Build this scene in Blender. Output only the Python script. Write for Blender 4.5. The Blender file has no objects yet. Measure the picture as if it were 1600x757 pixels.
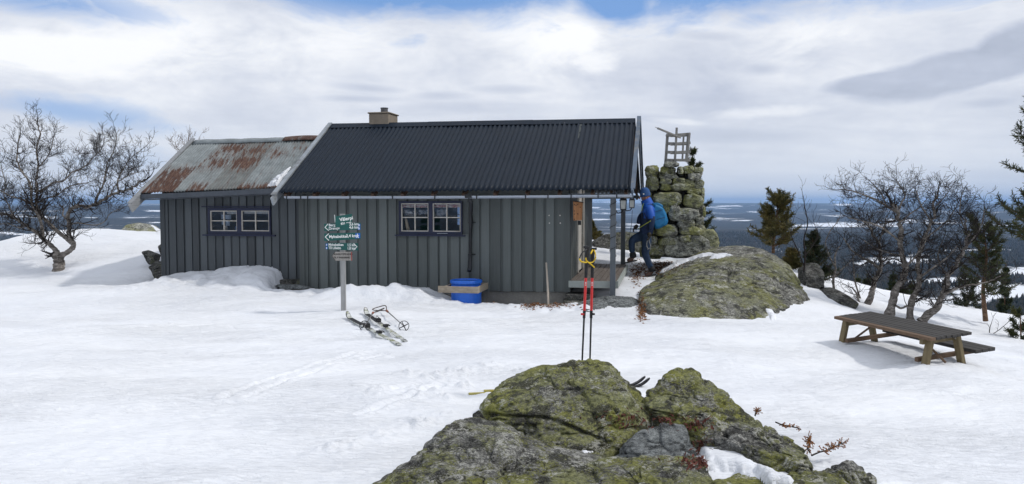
import bpy, bmesh, math, random
import numpy as np
from mathutils import Vector, Matrix
from mathutils.bvhtree import BVHTree
R = math.radians
random.seed(7)
scene = bpy.context.scene
C = scene.collection
# ---------------------------------------------------------------- camera, sky, sun, exposure
F = 1200.0
PITCH = math.atan(60.5 / F)
CAM = np.array([0.0, 0.0, 1.65])
cam = bpy.data.cameras.new('camera')
cam.sensor_width = 36.0
cam.lens = 36.0 * F / 1600.0
cam.clip_start = 0.05
cam.clip_end = 120000
camo = bpy.data.objects.new('camera', cam)
C.objects.link(camo)
camo.location = CAM
camo.rotation_euler = (math.pi / 2 - PITCH, 0, 0)
scene.camera = camo
scene.render.resolution_x, scene.render.resolution_y = 1024, 484
scene.view_settings.view_transform = 'Standard'
scene.view_settings.look = 'None'
scene.view_settings.gamma = 1
scene.view_settings.use_curve_mapping = False
scene.view_settings.exposure = -0.06
scene.cycles.max_bounces = 8
scene.cycles.volume_bounces = 1
scene.cycles.transparent_max_bounces = 16

SUN_EL, SUN_AZ = R(48), R(-5)          # azimuth measured from +x (right) towards +y (away)
sd = Vector((math.cos(SUN_EL) * math.cos(SUN_AZ), math.cos(SUN_EL) * math.sin(SUN_AZ), math.sin(SUN_EL)))
sun = bpy.data.lights.new('sun', 'SUN')
sun.energy = 2.1
sun.angle = R(3.0)
sun.color = (1.0, 0.955, 0.89)
suno = bpy.data.objects.new('sun', sun)
suno.rotation_euler = sd.to_track_quat('Z', 'Y').to_euler()
suno.location = (20, 5, 30)
C.objects.link(suno)


class NT:
    """small helper round a node tree"""
    def __init__(s, tree):
        s.t = tree
        s.n = tree.nodes
        s.l = tree.links

    def new(s, typ, **kw):
        nd = s.n.new(typ)
        for k, v in kw.items():
            setattr(nd, k, v)
        return nd

    def put(s, sock, val):
        if isinstance(val, bpy.types.NodeSocket):
            s.l.new(val, sock)
        elif val is not None:
            if hasattr(sock, 'default_value'):
                dv = sock.default_value
                if hasattr(dv, '__len__') and not hasattr(val, '__len__'):
                    val = (val,) * len(dv)
                if hasattr(dv, '__len__') and len(dv) == 4 and len(val) == 3:
                    val = tuple(val) + (1,)
                sock.default_value = val

    def math(s, op, a, b=None, c=None, clamp=False):
        nd = s.new('ShaderNodeMath', operation=op, use_clamp=clamp)
        for i, x in enumerate((a, b, c)):
            s.put(nd.inputs[i], x)
        return nd.outputs[0]

    def vmath(s, op, a, b=None):
        nd = s.new('ShaderNodeVectorMath', operation=op)
        s.put(nd.inputs[0], a)
        s.put(nd.inputs[1], b)
        return nd.outputs[0]

    def ramp(s, fac, stops, interp='LINEAR'):
        nd = s.new('ShaderNodeValToRGB')
        nd.color_ramp.interpolation = interp
        el = nd.color_ramp.elements
        while len(el) < len(stops):
            el.new(0.5)
        for e, (p, c) in zip(el, stops):
            e.position = p
            e.color = (c, c, c, 1) if not hasattr(c, '__len__') else tuple(c) + (1,)
        s.put(nd.inputs[0], fac)
        return nd.outputs[0]

    def mix(s, fac, a, b, blend='MIX'):
        nd = s.new('ShaderNodeMix', data_type='RGBA', blend_type=blend)
        s.put(nd.inputs[0], fac)
        s.put(nd.inputs[6], a)
        s.put(nd.inputs[7], b)
        return nd.outputs[2]

    def noise(s, vec, scale, detail=4, rough=0.55, dist=0.0, out=0):
        nd = s.new('ShaderNodeTexNoise')
        s.put(nd.inputs['Vector'], vec)
        nd.inputs['Scale'].default_value = scale
        nd.inputs['Detail'].default_value = detail
        nd.inputs['Roughness'].default_value = rough
        nd.inputs['Distortion'].default_value = dist
        return nd.outputs[out]

    def voro(s, vec, scale, feature='F1', out=0, rnd=1.0):
        nd = s.new('ShaderNodeTexVoronoi', feature=feature)
        s.put(nd.inputs['Vector'], vec)
        nd.inputs['Scale'].default_value = scale
        nd.inputs['Randomness'].default_value = rnd
        return nd.outputs[out]

    def map(s, vec, scale=(1, 1, 1), rot=(0, 0, 0), loc=(0, 0, 0)):
        nd = s.new('ShaderNodeMapping')
        s.put(nd.inputs[0], vec)
        nd.inputs['Location'].default_value = loc
        nd.inputs['Rotation'].default_value = rot
        nd.inputs['Scale'].default_value = scale
        return nd.outputs[0]

    def bump(s, h, strength, dist, normal=None):
        nd = s.new('ShaderNodeBump')
        nd.inputs['Strength'].default_value = strength
        nd.inputs['Distance'].default_value = dist
        s.put(nd.inputs['Height'], h)
        if normal is not None:
            s.put(nd.inputs['Normal'], normal)
        return nd.outputs[0]


def raydir(px, py):
    x = px - 800.0
    y = 378.5 - py
    return np.array([x, F * math.cos(PITCH) + y * math.sin(PITCH), y * math.cos(PITCH) - F * math.sin(PITCH)])


def P(px, py, Y):
    d = raydir(px, py)
    return CAM + d * (Y / d[1])


def project(x, y, z):
    dz = z - CAM[2]
    cp, sp = math.cos(PITCH), math.sin(PITCH)
    f = y * cp - dz * sp
    up = y * sp + dz * cp
    f = np.where(f < 1e-3, 1e-3, f)
    return 800 + F * x / f, 378.5 - F * up / f


# --- world: physical sky with procedural cloud cover laid out on the sky sphere
w = bpy.data.worlds.new('World')
scene.world = w
w.use_nodes = True
nt = NT(w.node_tree)
nt.n.clear()
wo = nt.new('ShaderNodeOutputWorld')
bg = nt.new('ShaderNodeBackground')
bg.inputs[1].default_value = 0.1
nt.l.new(bg.outputs[0], wo.inputs[0])
sky = nt.new('ShaderNodeTexSky', sky_type='NISHITA')
sky.sun_disc = False
sky.sun_elevation = SUN_EL
sky.sun_rotation = math.pi / 2 - SUN_AZ
sky.altitude = 800
sky.air_density = 1.2
sky.dust_density = 0.6
sky.ozone_density = 2.0
tc = nt.new('ShaderNodeTexCoord')
dirv = tc.outputs['Generated']
sep = nt.new('ShaderNodeSeparateXYZ')
nt.l.new(dirv, sep.inputs[0])
zc = nt.math('MAXIMUM', sep.outputs[2], 0.0)
den = nt.math('ADD', zc, 0.13)
cu = nt.math('DIVIDE', sep.outputs[0], den)
cv = nt.math('DIVIDE', sep.outputs[1], den)
comb = nt.new('ShaderNodeCombineXYZ')
nt.l.new(cu, comb.inputs[0])
nt.l.new(cv, comb.inputs[1])
cuv = comb.outputs[0]


def skyblob(px, py, sx, sy, rot=0.0):
    """soft elliptical weight round one direction of the sky, in angles"""
    d = raydir(px, py)
    az = math.atan2(d[0], d[1])
    el = math.atan2(d[2], math.hypot(d[0], d[1]))
    a = nt.math('SUBTRACT', AZ, az)
    e = nt.math('SUBTRACT', EL, el)
    c_, s_ = math.cos(rot), math.sin(rot)
    a2 = nt.math('ADD', nt.math('MULTIPLY', a, c_), nt.math('MULTIPLY', e, s_))
    e2 = nt.math('SUBTRACT', nt.math('MULTIPLY', e, c_), nt.math('MULTIPLY', a, s_))
    a2 = nt.math('DIVIDE', a2, sx / F)
    e2 = nt.math('DIVIDE', e2, sy / F)
    q = nt.math('ADD', nt.math('MULTIPLY', a2, a2), nt.math('MULTIPLY', e2, e2))
    return nt.math('EXPONENT', nt.math('MULTIPLY', q, -1.0))


AZ = nt.math('ARCTAN2', sep.outputs[0], sep.outputs[1])
EL = nt.math('ARCSINE', sep.outputs[2])
cae = nt.new('ShaderNodeCombineXYZ')
nt.l.new(AZ, cae.inputs[0]); nt.l.new(nt.math('MULTIPLY', EL, 2.1), cae.inputs[1])
aev = cae.outputs[0]
n1 = nt.math('ADD', nt.math('MULTIPLY', nt.noise(nt.map(cuv, (1.0, 1.1, 1)), 0.9, 8, 0.58, 0.2), .45), nt.math('MULTIPLY', nt.noise(nt.map(aev, loc=(2.2, 5.1, 0)), 4.2, 9, 0.60, 0.35), .55))
n2 = nt.noise(nt.map(aev, loc=(3.1, 8.2, 0)), 8.5, 9, 0.64, 0.45)
n3 = nt.noise(nt.map(cuv, (0.5, 1.6, 1), loc=(13.1, 2.2, 0)), 1.1, 5, 0.5, 0.2)
wob = nt.math('MULTIPLY', nt.math('SUBTRACT', n2, 0.5), 1.7)
# where the blue shows: hand placed openings, torn by noise
blue = None
for px, py, sx, sy, rt, k in [(965, -5, 75, 45, 0, 1.5), (640, -22, 330, 52, 0.0, 1.35), (640, 62, 50, 18, 0.1, .5), (1100, -15, 260, 50, 0, 1.05),
                              (1180, 30, 60, 22, 0, .7), (120, 178, 190, 22, -0.12, .95), (30, 150, 120, 16, 0, .6), (60, 5, 160, 26, 0, .85),
                              (190, 255, 100, 26, 0, .8), (90, 250, 130, 20, 0, .75), (1420, -20, 190, 30, 0, .6), (700, -180, 900, 90, 0, .5)]:
    b = nt.math('MULTIPLY', skyblob(px, py, sx, sy, rt), k)
    blue = b if blue is None else nt.math('MAXIMUM', blue, b)
open_ = nt.math('ADD', blue, nt.math('ADD', wob, nt.math('MULTIPLY', nt.math('SUBTRACT', n1, 0.5), 1.6)))
cover = nt.math('SUBTRACT', 1.0, nt.ramp(open_, [(0.36, 0.0), (1.0, 1.0)]))
cover = nt.math('MAXIMUM', cover, nt.math('MULTIPLY', nt.math('SUBTRACT', 1.0, blue, clamp=True), 0.86))
# light and dark in the cloud itself
shade = nt.math('ADD', nt.math('ADD', nt.math('MULTIPLY', nt.math('SUBTRACT', n1, 0.5), 2.6), nt.math('MULTIPLY', nt.math('SUBTRACT', n3, 0.5), 1.0)), nt.math('MULTIPLY', nt.math('SUBTRACT', n2, 0.5), 1.1))
shade = nt.math('ADD', shade, 0.16)
def cloudset(blobs, lo, hi, n2w=.8, n1w=.7):
    t = None
    for px, py, sx, sy, rt in blobs:
        b = skyblob(px, py, sx, sy, rt)
        t = b if t is None else nt.math('MAXIMUM', t, b)
    t = nt.math('ADD', t, nt.math('ADD', nt.math('MULTIPLY', nt.math('SUBTRACT', n2, .5), n2w), nt.math('MULTIPLY', nt.math('SUBTRACT', n1, .5), n1w)))
    return nt.ramp(t, [(lo, 0.0), (hi, 1.0)])


for px, py, sx, sy, rt, k in [(880, 95, 70, 44, 0, .7), (860, 40, 100, 40, 0, .5), (330, 70, 300, 60, 0, .5), (1230, 80, 90, 50, 0, .5), (120, 95, 160, 30, 0, .6),
                              (1250, 275, 420, 30, 0, -.2), (1500, 255, 160, 12, 0, .25), (270, 205, 30, 14, 0, .6)]:
    b = nt.math('MULTIPLY', skyblob(px, py, sx, sy, rt), k)
    ed = nt.math('ADD', 0.75, nt.math('MULTIPLY', nt.math('SUBTRACT', n2, 0.5), 2.2))
    shade = nt.math('ADD', shade, nt.math('MULTIPLY', b, ed))
dk1 = cloudset([(1490, 112, 130, 30, 0.17), (1395, 128, 90, 17, 0.05), (1575, 84, 60, 34, 0.3)], .34, .58, 1.0, .7)
dk2 = cloudset([(1140, 212, 150, 15, -0.04), (1190, 108, 36, 11, 0), (1100, 55, 60, 9, -0.1), (1545, 161, 38, 8, 0), (575, 138, 60, 7, -0.06), (560, 155, 60, 6, 0), (760, 168, 130, 12, 0), (800, 140, 70, 8, 0), (1020, 185, 60, 8, -.1), (690, 150, 50, 8, 0)], .30, .95, 1.2, .8)
wh = cloudset([(1185, 176, 120, 13, .02), (1060, 190, 60, 7, -.1), (905, 60, 50, 36, .2), (930, 100, 50, 24, 0), (50, 70, 120, 26, 0)], .45, .85, .7, .5)
shade = nt.math('SUBTRACT', shade, nt.math('MULTIPLY', dk1, .78))
shade = nt.math('SUBTRACT', shade, nt.math('MULTIPLY', dk2, .40))
shade = nt.math('ADD', shade, nt.math('MULTIPLY', wh, .55))
ccol = nt.ramp(nt.math('ADD', nt.math('MULTIPLY', shade, 0.5), 0.5), [(0.0, (4.3, 4.8, 5.9)), (0.34, (6.0, 6.5, 7.7)), (0.58, (7.7, 8.1, 9.0)), (0.85, (9.9, 10.1, 10.5)), (1.0, (10.8, 10.9, 11.1))])
skyc = nt.mix(0.72, nt.mix(1.0, sky.outputs[0], (1.05, 1.15, 1.55), 'MULTIPLY'), (2.2, 4.1, 7.6))
col = nt.mix(cover, skyc, ccol)
# paler towards the horizon
hz = nt.ramp(nt.math('ABSOLUTE', sep.outputs[2]), [(0.0, 0.80), (0.14, 0.0)])
col = nt.mix(hz, col, (8.3, 8.7, 9.3))
nt.l.new(col, bg.inputs[0])


# ---------------------------------------------------------------- numpy noise
def _h(ix, iy, iz, seed):
    n = (ix * 374761393 + iy * 668265263 + iz * 2147483647 + seed * 1274126177) & 0xFFFFFFFF
    n = (n ^ (n >> 13)) * 1274126177 & 0xFFFFFFFF
    n = (n ^ (n >> 16)) & 0xFFFFFF
    return n.astype(np.float64) / 0xFFFFFF


def vnoise(x, y, z=None, seed=0):
    x = np.asarray(x, float); y = np.asarray(y, float)
    ix = np.floor(x).astype(np.int64); iy = np.floor(y).astype(np.int64)
    fx = x - ix; fy = y - iy
    fx = fx * fx * fx * (fx * (fx * 6 - 15) + 10); fy = fy * fy * fy * (fy * (fy * 6 - 15) + 10)
    if z is None:
        a = _h(ix, iy, 0 * ix, seed); b = _h(ix + 1, iy, 0 * ix, seed)
        c = _h(ix, iy + 1, 0 * ix, seed); d = _h(ix + 1, iy + 1, 0 * ix, seed)
        return (a + (b - a) * fx) * (1 - fy) + (c + (d - c) * fx) * fy - 0.5
    z = np.asarray(z, float)
    iz = np.floor(z).astype(np.int64); fz = z - iz
    fz = fz * fz * fz * (fz * (fz * 6 - 15) + 10)
    r = []
    for k in (0, 1):
        a = _h(ix, iy, iz + k, seed); b = _h(ix + 1, iy, iz + k, seed)
        c = _h(ix, iy + 1, iz + k, seed); d = _h(ix + 1, iy + 1, iz + k, seed)
        r.append((a + (b - a) * fx) * (1 - fy) + (c + (d - c) * fx) * fy)
    return r[0] + (r[1] - r[0]) * fz - 0.5


def fbm(x, y, z=None, octv=4, seed=0, gain=0.5, lac=2.03):
    t = 0; a = 1.0
    for o in range(octv):
        t = t + a * vnoise(x * lac ** o, y * lac ** o, None if z is None else z * lac ** o, seed + o * 17)
        a *= gain
    return t


def sstep(a, b, x):
    t = np.clip((x - a) / (b - a), 0, 1)
    return t * t * (3 - 2 * t)


# ---------------------------------------------------------------- mesh builder
def link_mesh(name, verts, faces, mat=None, parent=None, smooth=False):
    me = bpy.data.meshes.new(name)
    verts = np.asarray(verts, float)
    if isinstance(faces, np.ndarray):
        nv = len(verts); nf, k = faces.shape
        me.vertices.add(nv); me.vertices.foreach_set('co', verts.ravel())
        me.loops.add(nf * k); me.loops.foreach_set('vertex_index', faces.ravel().astype(np.int32))
        me.polygons.add(nf); me.polygons.foreach_set('loop_start', np.arange(0, nf * k, k, dtype=np.int32))
        me.polygons.foreach_set('loop_total', np.full(nf, k, dtype=np.int32))
        me.update(calc_edges=True)
        me.validate()
    else:
        me.from_pydata([tuple(v) for v in verts], [], faces)
    if smooth:
        me.polygons.foreach_set('use_smooth', np.ones(len(me.polygons), dtype=bool))
    me.update()
    if mat is not None:
        for m in (mat if isinstance(mat, (list, tuple)) else [mat]):
            me.materials.append(m)
    o = bpy.data.objects.new(name, me)
    C.objects.link(o)
    if parent is not None:
        o.parent = parent
        o.matrix_parent_inverse = parent.matrix_basis.inverted()
    return o


class MB:
    def __init__(s):
        s.v = []; s.f = []

    def add(s, vs, fs):
        b = len(s.v)
        s.v += [tuple(float(c) for c in x) for x in vs]
        s.f += [tuple(b + i for i in f) for f in fs]

    def hexa(s, a):     # eight corners: bottom ring 0-3, top ring 4-7
        s.add(a, [(3, 2, 1, 0), (4, 5, 6, 7), (0, 1, 5, 4), (1, 2, 6, 5), (2, 3, 7, 6), (3, 0, 4, 7)])

    def box(s, c, sz, rot=None):
        M = rot if rot is not None else np.eye(3)
        h = np.array(sz) / 2
        pts = [(-1, -1, -1), (1, -1, -1), (1, 1, -1), (-1, 1, -1), (-1, -1, 1), (1, -1, 1), (1, 1, 1), (-1, 1, 1)]
        s.hexa([np.array(c) + M @ (np.array(q) * h) for q in pts])

    def beam(s, p, q, wd, ht, up=(0, 0, 1), ext=0.0):
        p = np.array(p, float); q = np.array(q, float)
        d = q - p; L = np.linalg.norm(d); d = d / L
        p = p - d * ext; q = q + d * ext
        side = np.cross(d, up); side /= np.linalg.norm(side)
        u2 = np.cross(side, d)
        a = side * wd / 2; b = u2 * ht / 2
        s.hexa([p - a - b, p + a - b, q + a - b, q - a - b, p - a + b, p + a + b, q + a + b, q - a + b])

    def tube(s, pts, rad, n=8, cap=True):
        pts = [np.array(q, float) for q in pts]
        if not hasattr(rad, '__len__'):
            rad = [rad] * len(pts)
        vs = []; fs = []
        t = pts[1] - pts[0]
        ref = np.array([0, 0, 1.0]) if abs(t[2]) < 0.9 * np.linalg.norm(t) else np.array([1.0, 0, 0])
        for i, q in enumerate(pts):
            if i == 0: t = pts[1] - pts[0]
            elif i == len(pts) - 1: t = pts[-1] - pts[-2]
            else: t = pts[i + 1] - pts[i - 1]
            t = t / (np.linalg.norm(t) + 1e-9)
            a = np.cross(t, ref); a /= (np.linalg.norm(a) + 1e-9)
            b = np.cross(t, a); ref = np.cross(a, t) * -1 if False else ref
            for k in range(n):
                an = 2 * math.pi * k / n
                vs.append(q + (a * math.cos(an) + b * math.sin(an)) * rad[i])
        for i in range(len(pts) - 1):
            for k in range(n):
                k2 = (k + 1) % n
                fs.append((i * n + k, i * n + k2, (i + 1) * n + k2, (i + 1) * n + k))
        if cap:
            fs.append(tuple(reversed(range(n))))
            fs.append(tuple((len(pts) - 1) * n + k for k in range(n)))
        s.add(vs, fs)

    def lathe(s, prof, c=(0, 0, 0), n=24, axis=None):
        M = axis if axis is not None else np.eye(3)
        vs = []; fs = []
        for r, z in prof:
            for k in range(n):
                an = 2 * math.pi * k / n
                vs.append(np.array(c) + M @ np.array([r * math.cos(an), r * math.sin(an), z]))
        for i in range(len(prof) - 1):
            for k in range(n):
                k2 = (k + 1) % n
                fs.append((i * n + k, i * n + k2, (i + 1) * n + k2, (i + 1) * n + k))
        fs.append(tuple(reversed(range(n))))
        fs.append(tuple((len(prof) - 1) * n + k for k in range(n)))
        s.add(vs, fs)

    def build(s, name, mat=None, parent=None, smooth=False, bevel=0.0):
        o = link_mesh(name, s.v, s.f, mat, parent, smooth)
        bm = bmesh.new(); bm.from_mesh(o.data)
        bmesh.ops.recalc_face_normals(bm, faces=bm.faces)
        if bevel:
            es = [e for e in bm.edges if len(e.link_faces) == 2 and e.calc_face_angle(0) > 0.6]
            bmesh.ops.bevel(bm, geom=es, offset=bevel, segments=1, affect='EDGES', clamp_overlap=True)
        bm.to_mesh(o.data); bm.free()
        return o


def empty(name, loc, label=None, cat=None, group=None):
    o = bpy.data.objects.new(name, None)
    o.location = tuple(float(c) for c in loc)
    o.empty_display_size = 0.2
    C.objects.link(o)
    if label: tag(o, label, cat, group)
    return o


def tag(o, label=None, cat=None, group=None, kind=None):
    if label: o['label'] = label
    if cat: o['category'] = cat
    if group: o['group'] = group
    if kind: o['kind'] = kind
    return o


# ---------------------------------------------------------------- materials
def principled(name, color=(.5, .5, .5), rough=0.7, metal=0.0, spec=0.5):
    m = bpy.data.materials.new(name)
    m.use_nodes = True
    k = NT(m.node_tree)
    b = m.node_tree.nodes['Principled BSDF']
    b.inputs['Base Color'].default_value = tuple(color) + (1,)
    b.inputs['Roughness'].default_value = rough
    b.inputs['Metallic'].default_value = metal
    b.inputs['Specular IOR Level'].default_value = spec
    return m, k, b


def varied(name, color, rough=0.7, amt=0.25, scale=6.0, stretch=(1, 1, 1), bump=0.0, bs=40.0, metal=0.0, spec=0.4, dirt=None):
    m, k, b = principled(name, color, rough, metal, spec)
    tcn = k.new('ShaderNodeTexCoord')
    v = k.map(tcn.outputs['Object'], stretch)
    n = k.noise(v, scale, 5, 0.6)
    n2_ = k.noise(v, scale * 6, 4, 0.6)
    f = k.math('ADD', k.math('MULTIPLY', n, 0.6), k.math('MULTIPLY', n2_, 0.4))
    lo = tuple(c * (1 - amt) for c in color); hi = tuple(min(1, c * (1 + amt)) for c in color)
    col = k.ramp(f, [(0.32, lo), (0.68, hi)])
    if dirt is not None:
        dn = k.noise(tcn.outputs['Object'], scale * 0.7, 6, 0.7)
        col = k.mix(k.ramp(dn, [(0.52, 0.0), (0.62, 0.8)]), col, dirt)
    k.l.new(col, b.inputs['Base Color'])
    k.l.new(k.ramp(n2_, [(0.3, max(0, rough - .12)), (0.7, min(1, rough + .12))]), b.inputs['Roughness'])
    if bump:
        k.l.new(k.bump(k.noise(v, bs, 4, 0.65), bump, 0.004), b.inputs['Normal'])
    return m


def snow_mat():
    m, k, b = principled('snow', (.84, .865, .90), 0.62, 0, 0.25)
    g = k.new('ShaderNodeNewGeometry').outputs['Position']
    a = k.noise(k.map(g, (0.5, 1.5, 1), rot=(0, 0, 0.12)), 3.2, 8, 0.62, 0.6)
    bb = k.noise(k.map(g, (1.1, 3.2, 1), rot=(0, 0, -0.1)), 9.0, 6, 0.62, 0.8)
    c = k.noise(g, 140.0, 3, 0.6)
    h = k.math('ADD', k.math('MULTIPLY', a, 1.0), k.math('ADD', k.math('MULTIPLY', bb, 0.55), k.math('MULTIPLY', c, 0.07)))
    am = k.ramp(k.noise(k.map(g, (0.7, 1.6, 1), loc=(5, 5, 0)), 0.55, 4, 0.55), [(0.38, 0.4), (0.62, 1.0)])
    k.l.new(k.bump(k.math('MULTIPLY', h, am), 1.0, 0.062), b.inputs['Normal'])
    d = k.noise(g, 0.35, 5, 0.6)
    k.l.new(k.ramp(d, [(0.3, (.76, .79, .845)), (0.7, (.82, .84, .87))]), b.inputs['Base Color'])
    return m


def rock_mat(name, lichen=(.30, .32, .07), amount=0.5, sc=1.0, base=(.16, .16, .15), pale=(.36, .37, .34), dark=(.016, .016, .016), darks=0.5, rnd=0.0):
    m, k, b = principled(name, base, 0.9, 0, 0.15)
    tcn = k.new('ShaderNodeTexCoord')
    v = tcn.outputs['Object']
    vs = k.map(v, (1, 1, 2.4), rot=(0.25, 0.5, 0.1))
    wv = k.vmath('ADD', v, k.vmath('MULTIPLY', k.vmath('SUBTRACT', k.noise(v, 9 * sc, 6, 0.7, out=1), (0.5, 0.5, 0.5)), (0.22 / sc, 0.22 / sc, 0.22 / sc)))
    g1 = k.noise(vs, 18 * sc, 10, 0.78)
    g2 = k.noise(vs, 75 * sc, 6, 0.75)
    g3 = k.noise(vs, 4.0 * sc, 5, 0.6)
    grain = k.math('ADD', k.math('ADD', k.math('MULTIPLY', g1, 0.5), k.math('MULTIPLY', g2, 0.35)), k.math('MULTIPLY', g3, 0.15))
    col = k.ramp(grain, [(0.39, dark), (0.455, tuple(c * .5 for c in base)), (0.505, base), (0.56, pale), (0.62, tuple(min(1, c * 1.35) for c in pale))])
    bl = k.noise(wv, 5.5 * sc, 9, 0.72)
    l0 = k.noise(k.map(wv, loc=(4, 7, 1)), 1.4 * sc, 5, 0.6)
    l1 = k.noise(k.map(wv, loc=(9, 2, 5)), 7 * sc, 9, 0.76)
    l2 = k.noise(v, 70 * sc, 5, 0.75)
    lf = k.math('ADD', k.math('ADD', k.math('MULTIPLY', l0, 0.7), k.math('MULTIPLY', l1, 0.65)), k.math('MULTIPLY', l2, 0.5))
    thr = 1.06 - 0.27 * amount
    lf = k.math('ADD', lf, k.math('MULTIPLY', k.math('SUBTRACT', k.new('ShaderNodeObjectInfo').outputs['Random'], .5), rnd))
    lm = k.ramp(lf, [(thr - 0.03, 0.0), (thr + 0.04, 1.0)])
    hue = k.noise(k.map(wv, loc=(0, 31, 7)), 3.2 * sc, 4, .6)
    lich2 = k.mix(k.ramp(hue, [(.42, 0.0), (.58, 1.0)]), tuple(lichen) + (1,), (lichen[0] * .95 + .03, lichen[1] * .93 + .04, lichen[2] * 1.5 + .045, 1))
    lc = k.mix(1.0, lich2, k.ramp(k.noise(v, 42 * sc, 9, 0.8), [(0.36, (.16, .17, .17)), (0.5, (.85, .85, .85)), (0.64, (1.55, 1.5, 1.5))]), 'MULTIPLY')
    col = k.mix(k.math('MULTIPLY', lm, 0.85), col, lc)
    dm = k.ramp(bl, [(0.585 - .07 * darks, 0.0), (0.605 - .07 * darks, 1.0)])
    col = k.mix(k.math('MULTIPLY', dm, 0.82), col, k.mix(k.ramp(g2, [(.45, 0.), (.62, 1.)]), dark, tuple(c * .6 for c in base)))
    pm = k.ramp(k.math('ADD', k.noise(k.map(wv, loc=(1, 19, 3)), 8 * sc, 8, 0.72), k.math('MULTIPLY', k.math('SUBTRACT', g2, .5), .3)), [(0.575, 0.0), (0.60, 1.0)])
    col = k.mix(k.math('MULTIPLY', pm, 0.75), col, tuple(min(1, c * 1.25) for c in pale))
    k.l.new(col, b.inputs['Base Color'])
    h = k.math('ADD', k.math('MULTIPLY', k.noise(vs, 7 * sc, 11, 0.78), 1.0), k.math('MULTIPLY', grain, 0.6))
    h = k.math('ADD', h, k.math('MULTIPLY', lm, 0.05))
    k.l.new(k.bump(h, 1.0, 0.06 / sc), b.inputs['Normal'])
    return m


def wood_mat(name, color, axis=0, rough=0.75, amt=0.4, sc=1.0, knots=True):
    m, k, b = principled(name, color, rough, 0, 0.3)
    tcn = k.new('ShaderNodeTexCoord')
    st = [14.0, 14.0, 14.0]; st[axis] = 0.9
    v = k.map(tcn.outputs['Object'], tuple(st))
    n = k.noise(v, 2.2 * sc, 7, 0.65, 0.4)
    big = k.noise(tcn.outputs['Object'], 2.0, 4, 0.6)
    f = k.math('ADD', k.math('MULTIPLY', n, 0.75), k.math('MULTIPLY', big, 0.25))
    col = k.ramp(f, [(0.3, tuple(c * (1 - amt) for c in color)), (0.5, color), (0.7, tuple(min(1, c * (1 + amt)) for c in color))])
    k.l.new(col, b.inputs['Base Color'])
    k.l.new(k.bump(n, 0.5, 0.004), b.inputs['Normal'])
    return m


M = {}
M['snow'] = snow_mat()
M['rock_front'] = rock_mat('rock_front', (.27, .28, .055), 0.78, 1.0, base=(.18, .18, .17), pale=(.48, .48, .43), darks=0.7)
M['rock_slab'] = rock_mat('rock_slab', (.25, .26, .055), 0.58, 1.0, base=(.20, .20, .19), pale=(.52, .52, .48), darks=0.7)
M['rock_grey'] = rock_mat('rock_grey', (.17, .19, .09), 0.10, 1.2, base=(.17, .185, .19), pale=(.30, .32, .32), darks=0.3)
M['rock_boulder'] = rock_mat('rock_boulder', (.25, .255, .09), 0.52, 0.8, base=(.20, .20, .185), pale=(.48, .48, .43), darks=0.8)
M['rock_cairn'] = rock_mat('rock_cairn', (.32, .33, .10), 0.68, 1.1, base=(.25, .255, .23), pale=(.54, .55, .48), darks=0.5, rnd=.30)
M['rock_dark'] = rock_mat('rock_dark', (.14, .145, .07), 0.22, 1.0, base=(.09, .09, .085), pale=(.22, .22, .205), darks=0.8)
# ---------------------------------------------------------------- hut frame (used by terrain too)
TH = R(11.5)
HU = np.array([math.cos(TH), -math.sin(TH), 0.0])
HV = np.array([math.sin(TH), math.cos(TH), 0.0])
HO = P(472, 452.3, 14.2); HO[2] = 0


def H(u, v, z):
    return HO + HU * u + HV * v + np.array([0, 0, z])


def pl(px, py, v):
    d = raydir(px, py)
    t = (v - (CAM - HO) @ HV) / (d @ HV)
    q = CAM + d * t
    return float((q - HO) @ HU), float(q[2])


# ---------------------------------------------------------------- the snowy hilltop: heights from control points
ctrl = [  # photo column, row, depth
    (800, 757, 4.55), (300, 757, 4.55), (1400, 757, 4.5), (0, 757, 4.6), (1600, 757, 4.7), (-300, 757, 4.6), (1900, 757, 4.7),
    (800, 650, 6.0), (300, 650, 6.0), (0, 640, 6.3), (1500, 650, 6.2), (1200, 640, 6.2),
    (0, 560, 8.3), (300, 560, 8.3), (600, 560, 8.25), (900, 560, 8.3), (1150, 560, 8.45), (1350, 575, 8.6), (1560, 590, 8.6), (1750, 600, 9),
    (537, 486, 11.8), (300, 490, 11.7), (100, 490, 11.8), (-200, 490, 12), (700, 505, 10.7), (900, 515, 10.3), (1100, 508, 10.9), (1250, 510, 11.2),
    (1313, 534, 9.62), (1440, 568, 8.2), (1370, 532, 9.75), (1505, 566, 8.45), (1400, 548, 9.0), (1560, 566, 8.7),
    (0, 450, 14.5), (150, 450, 14.2), (250, 452, 13.9), (-300, 450, 15),
    (92, 421, 17), (0, 425, 17), (180, 415, 17), (-300, 430, 17.5),
    (0, 394, 22), (100, 378, 22), (170, 369, 22), (250, 366, 21), (330, 366, 21), (-250, 410, 23), (210, 400, 17.5),
    (560, 458, 13.55), (640, 457, 13.4), (500, 462, 13.2), (720, 478, 12.6), (820, 487, 12.2), (940, 497, 11.7),
    (760, 468, 13.15), (860, 472, 12.95),
    (1000, 445, 14.2), (985, 460, 13.2), (1018, 434, 15.35), (1000, 414, 17), (950, 385, 18.5), (930, 376, 21), (1060, 405, 17.5), (1200, 410, 17),
    (700, 365, 21), (500, 365, 21),
    (1290, 478, 12.6), (1270, 455, 14.2), (1290, 441, 16.5), (1340, 448, 17), (1400, 458, 17.5), (1460, 470, 17.5), (1520, 483, 17.5), (1600, 503, 17.5), (1750, 525, 18),
    (1400, 497, 13.6), (1340, 487, 13.6), (1500, 512, 13.4), (1600, 536, 12.2), (1545, 503, 15.5), (1750, 560, 12.5),
]
cw = [P(*c) for c in ctrl]
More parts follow.
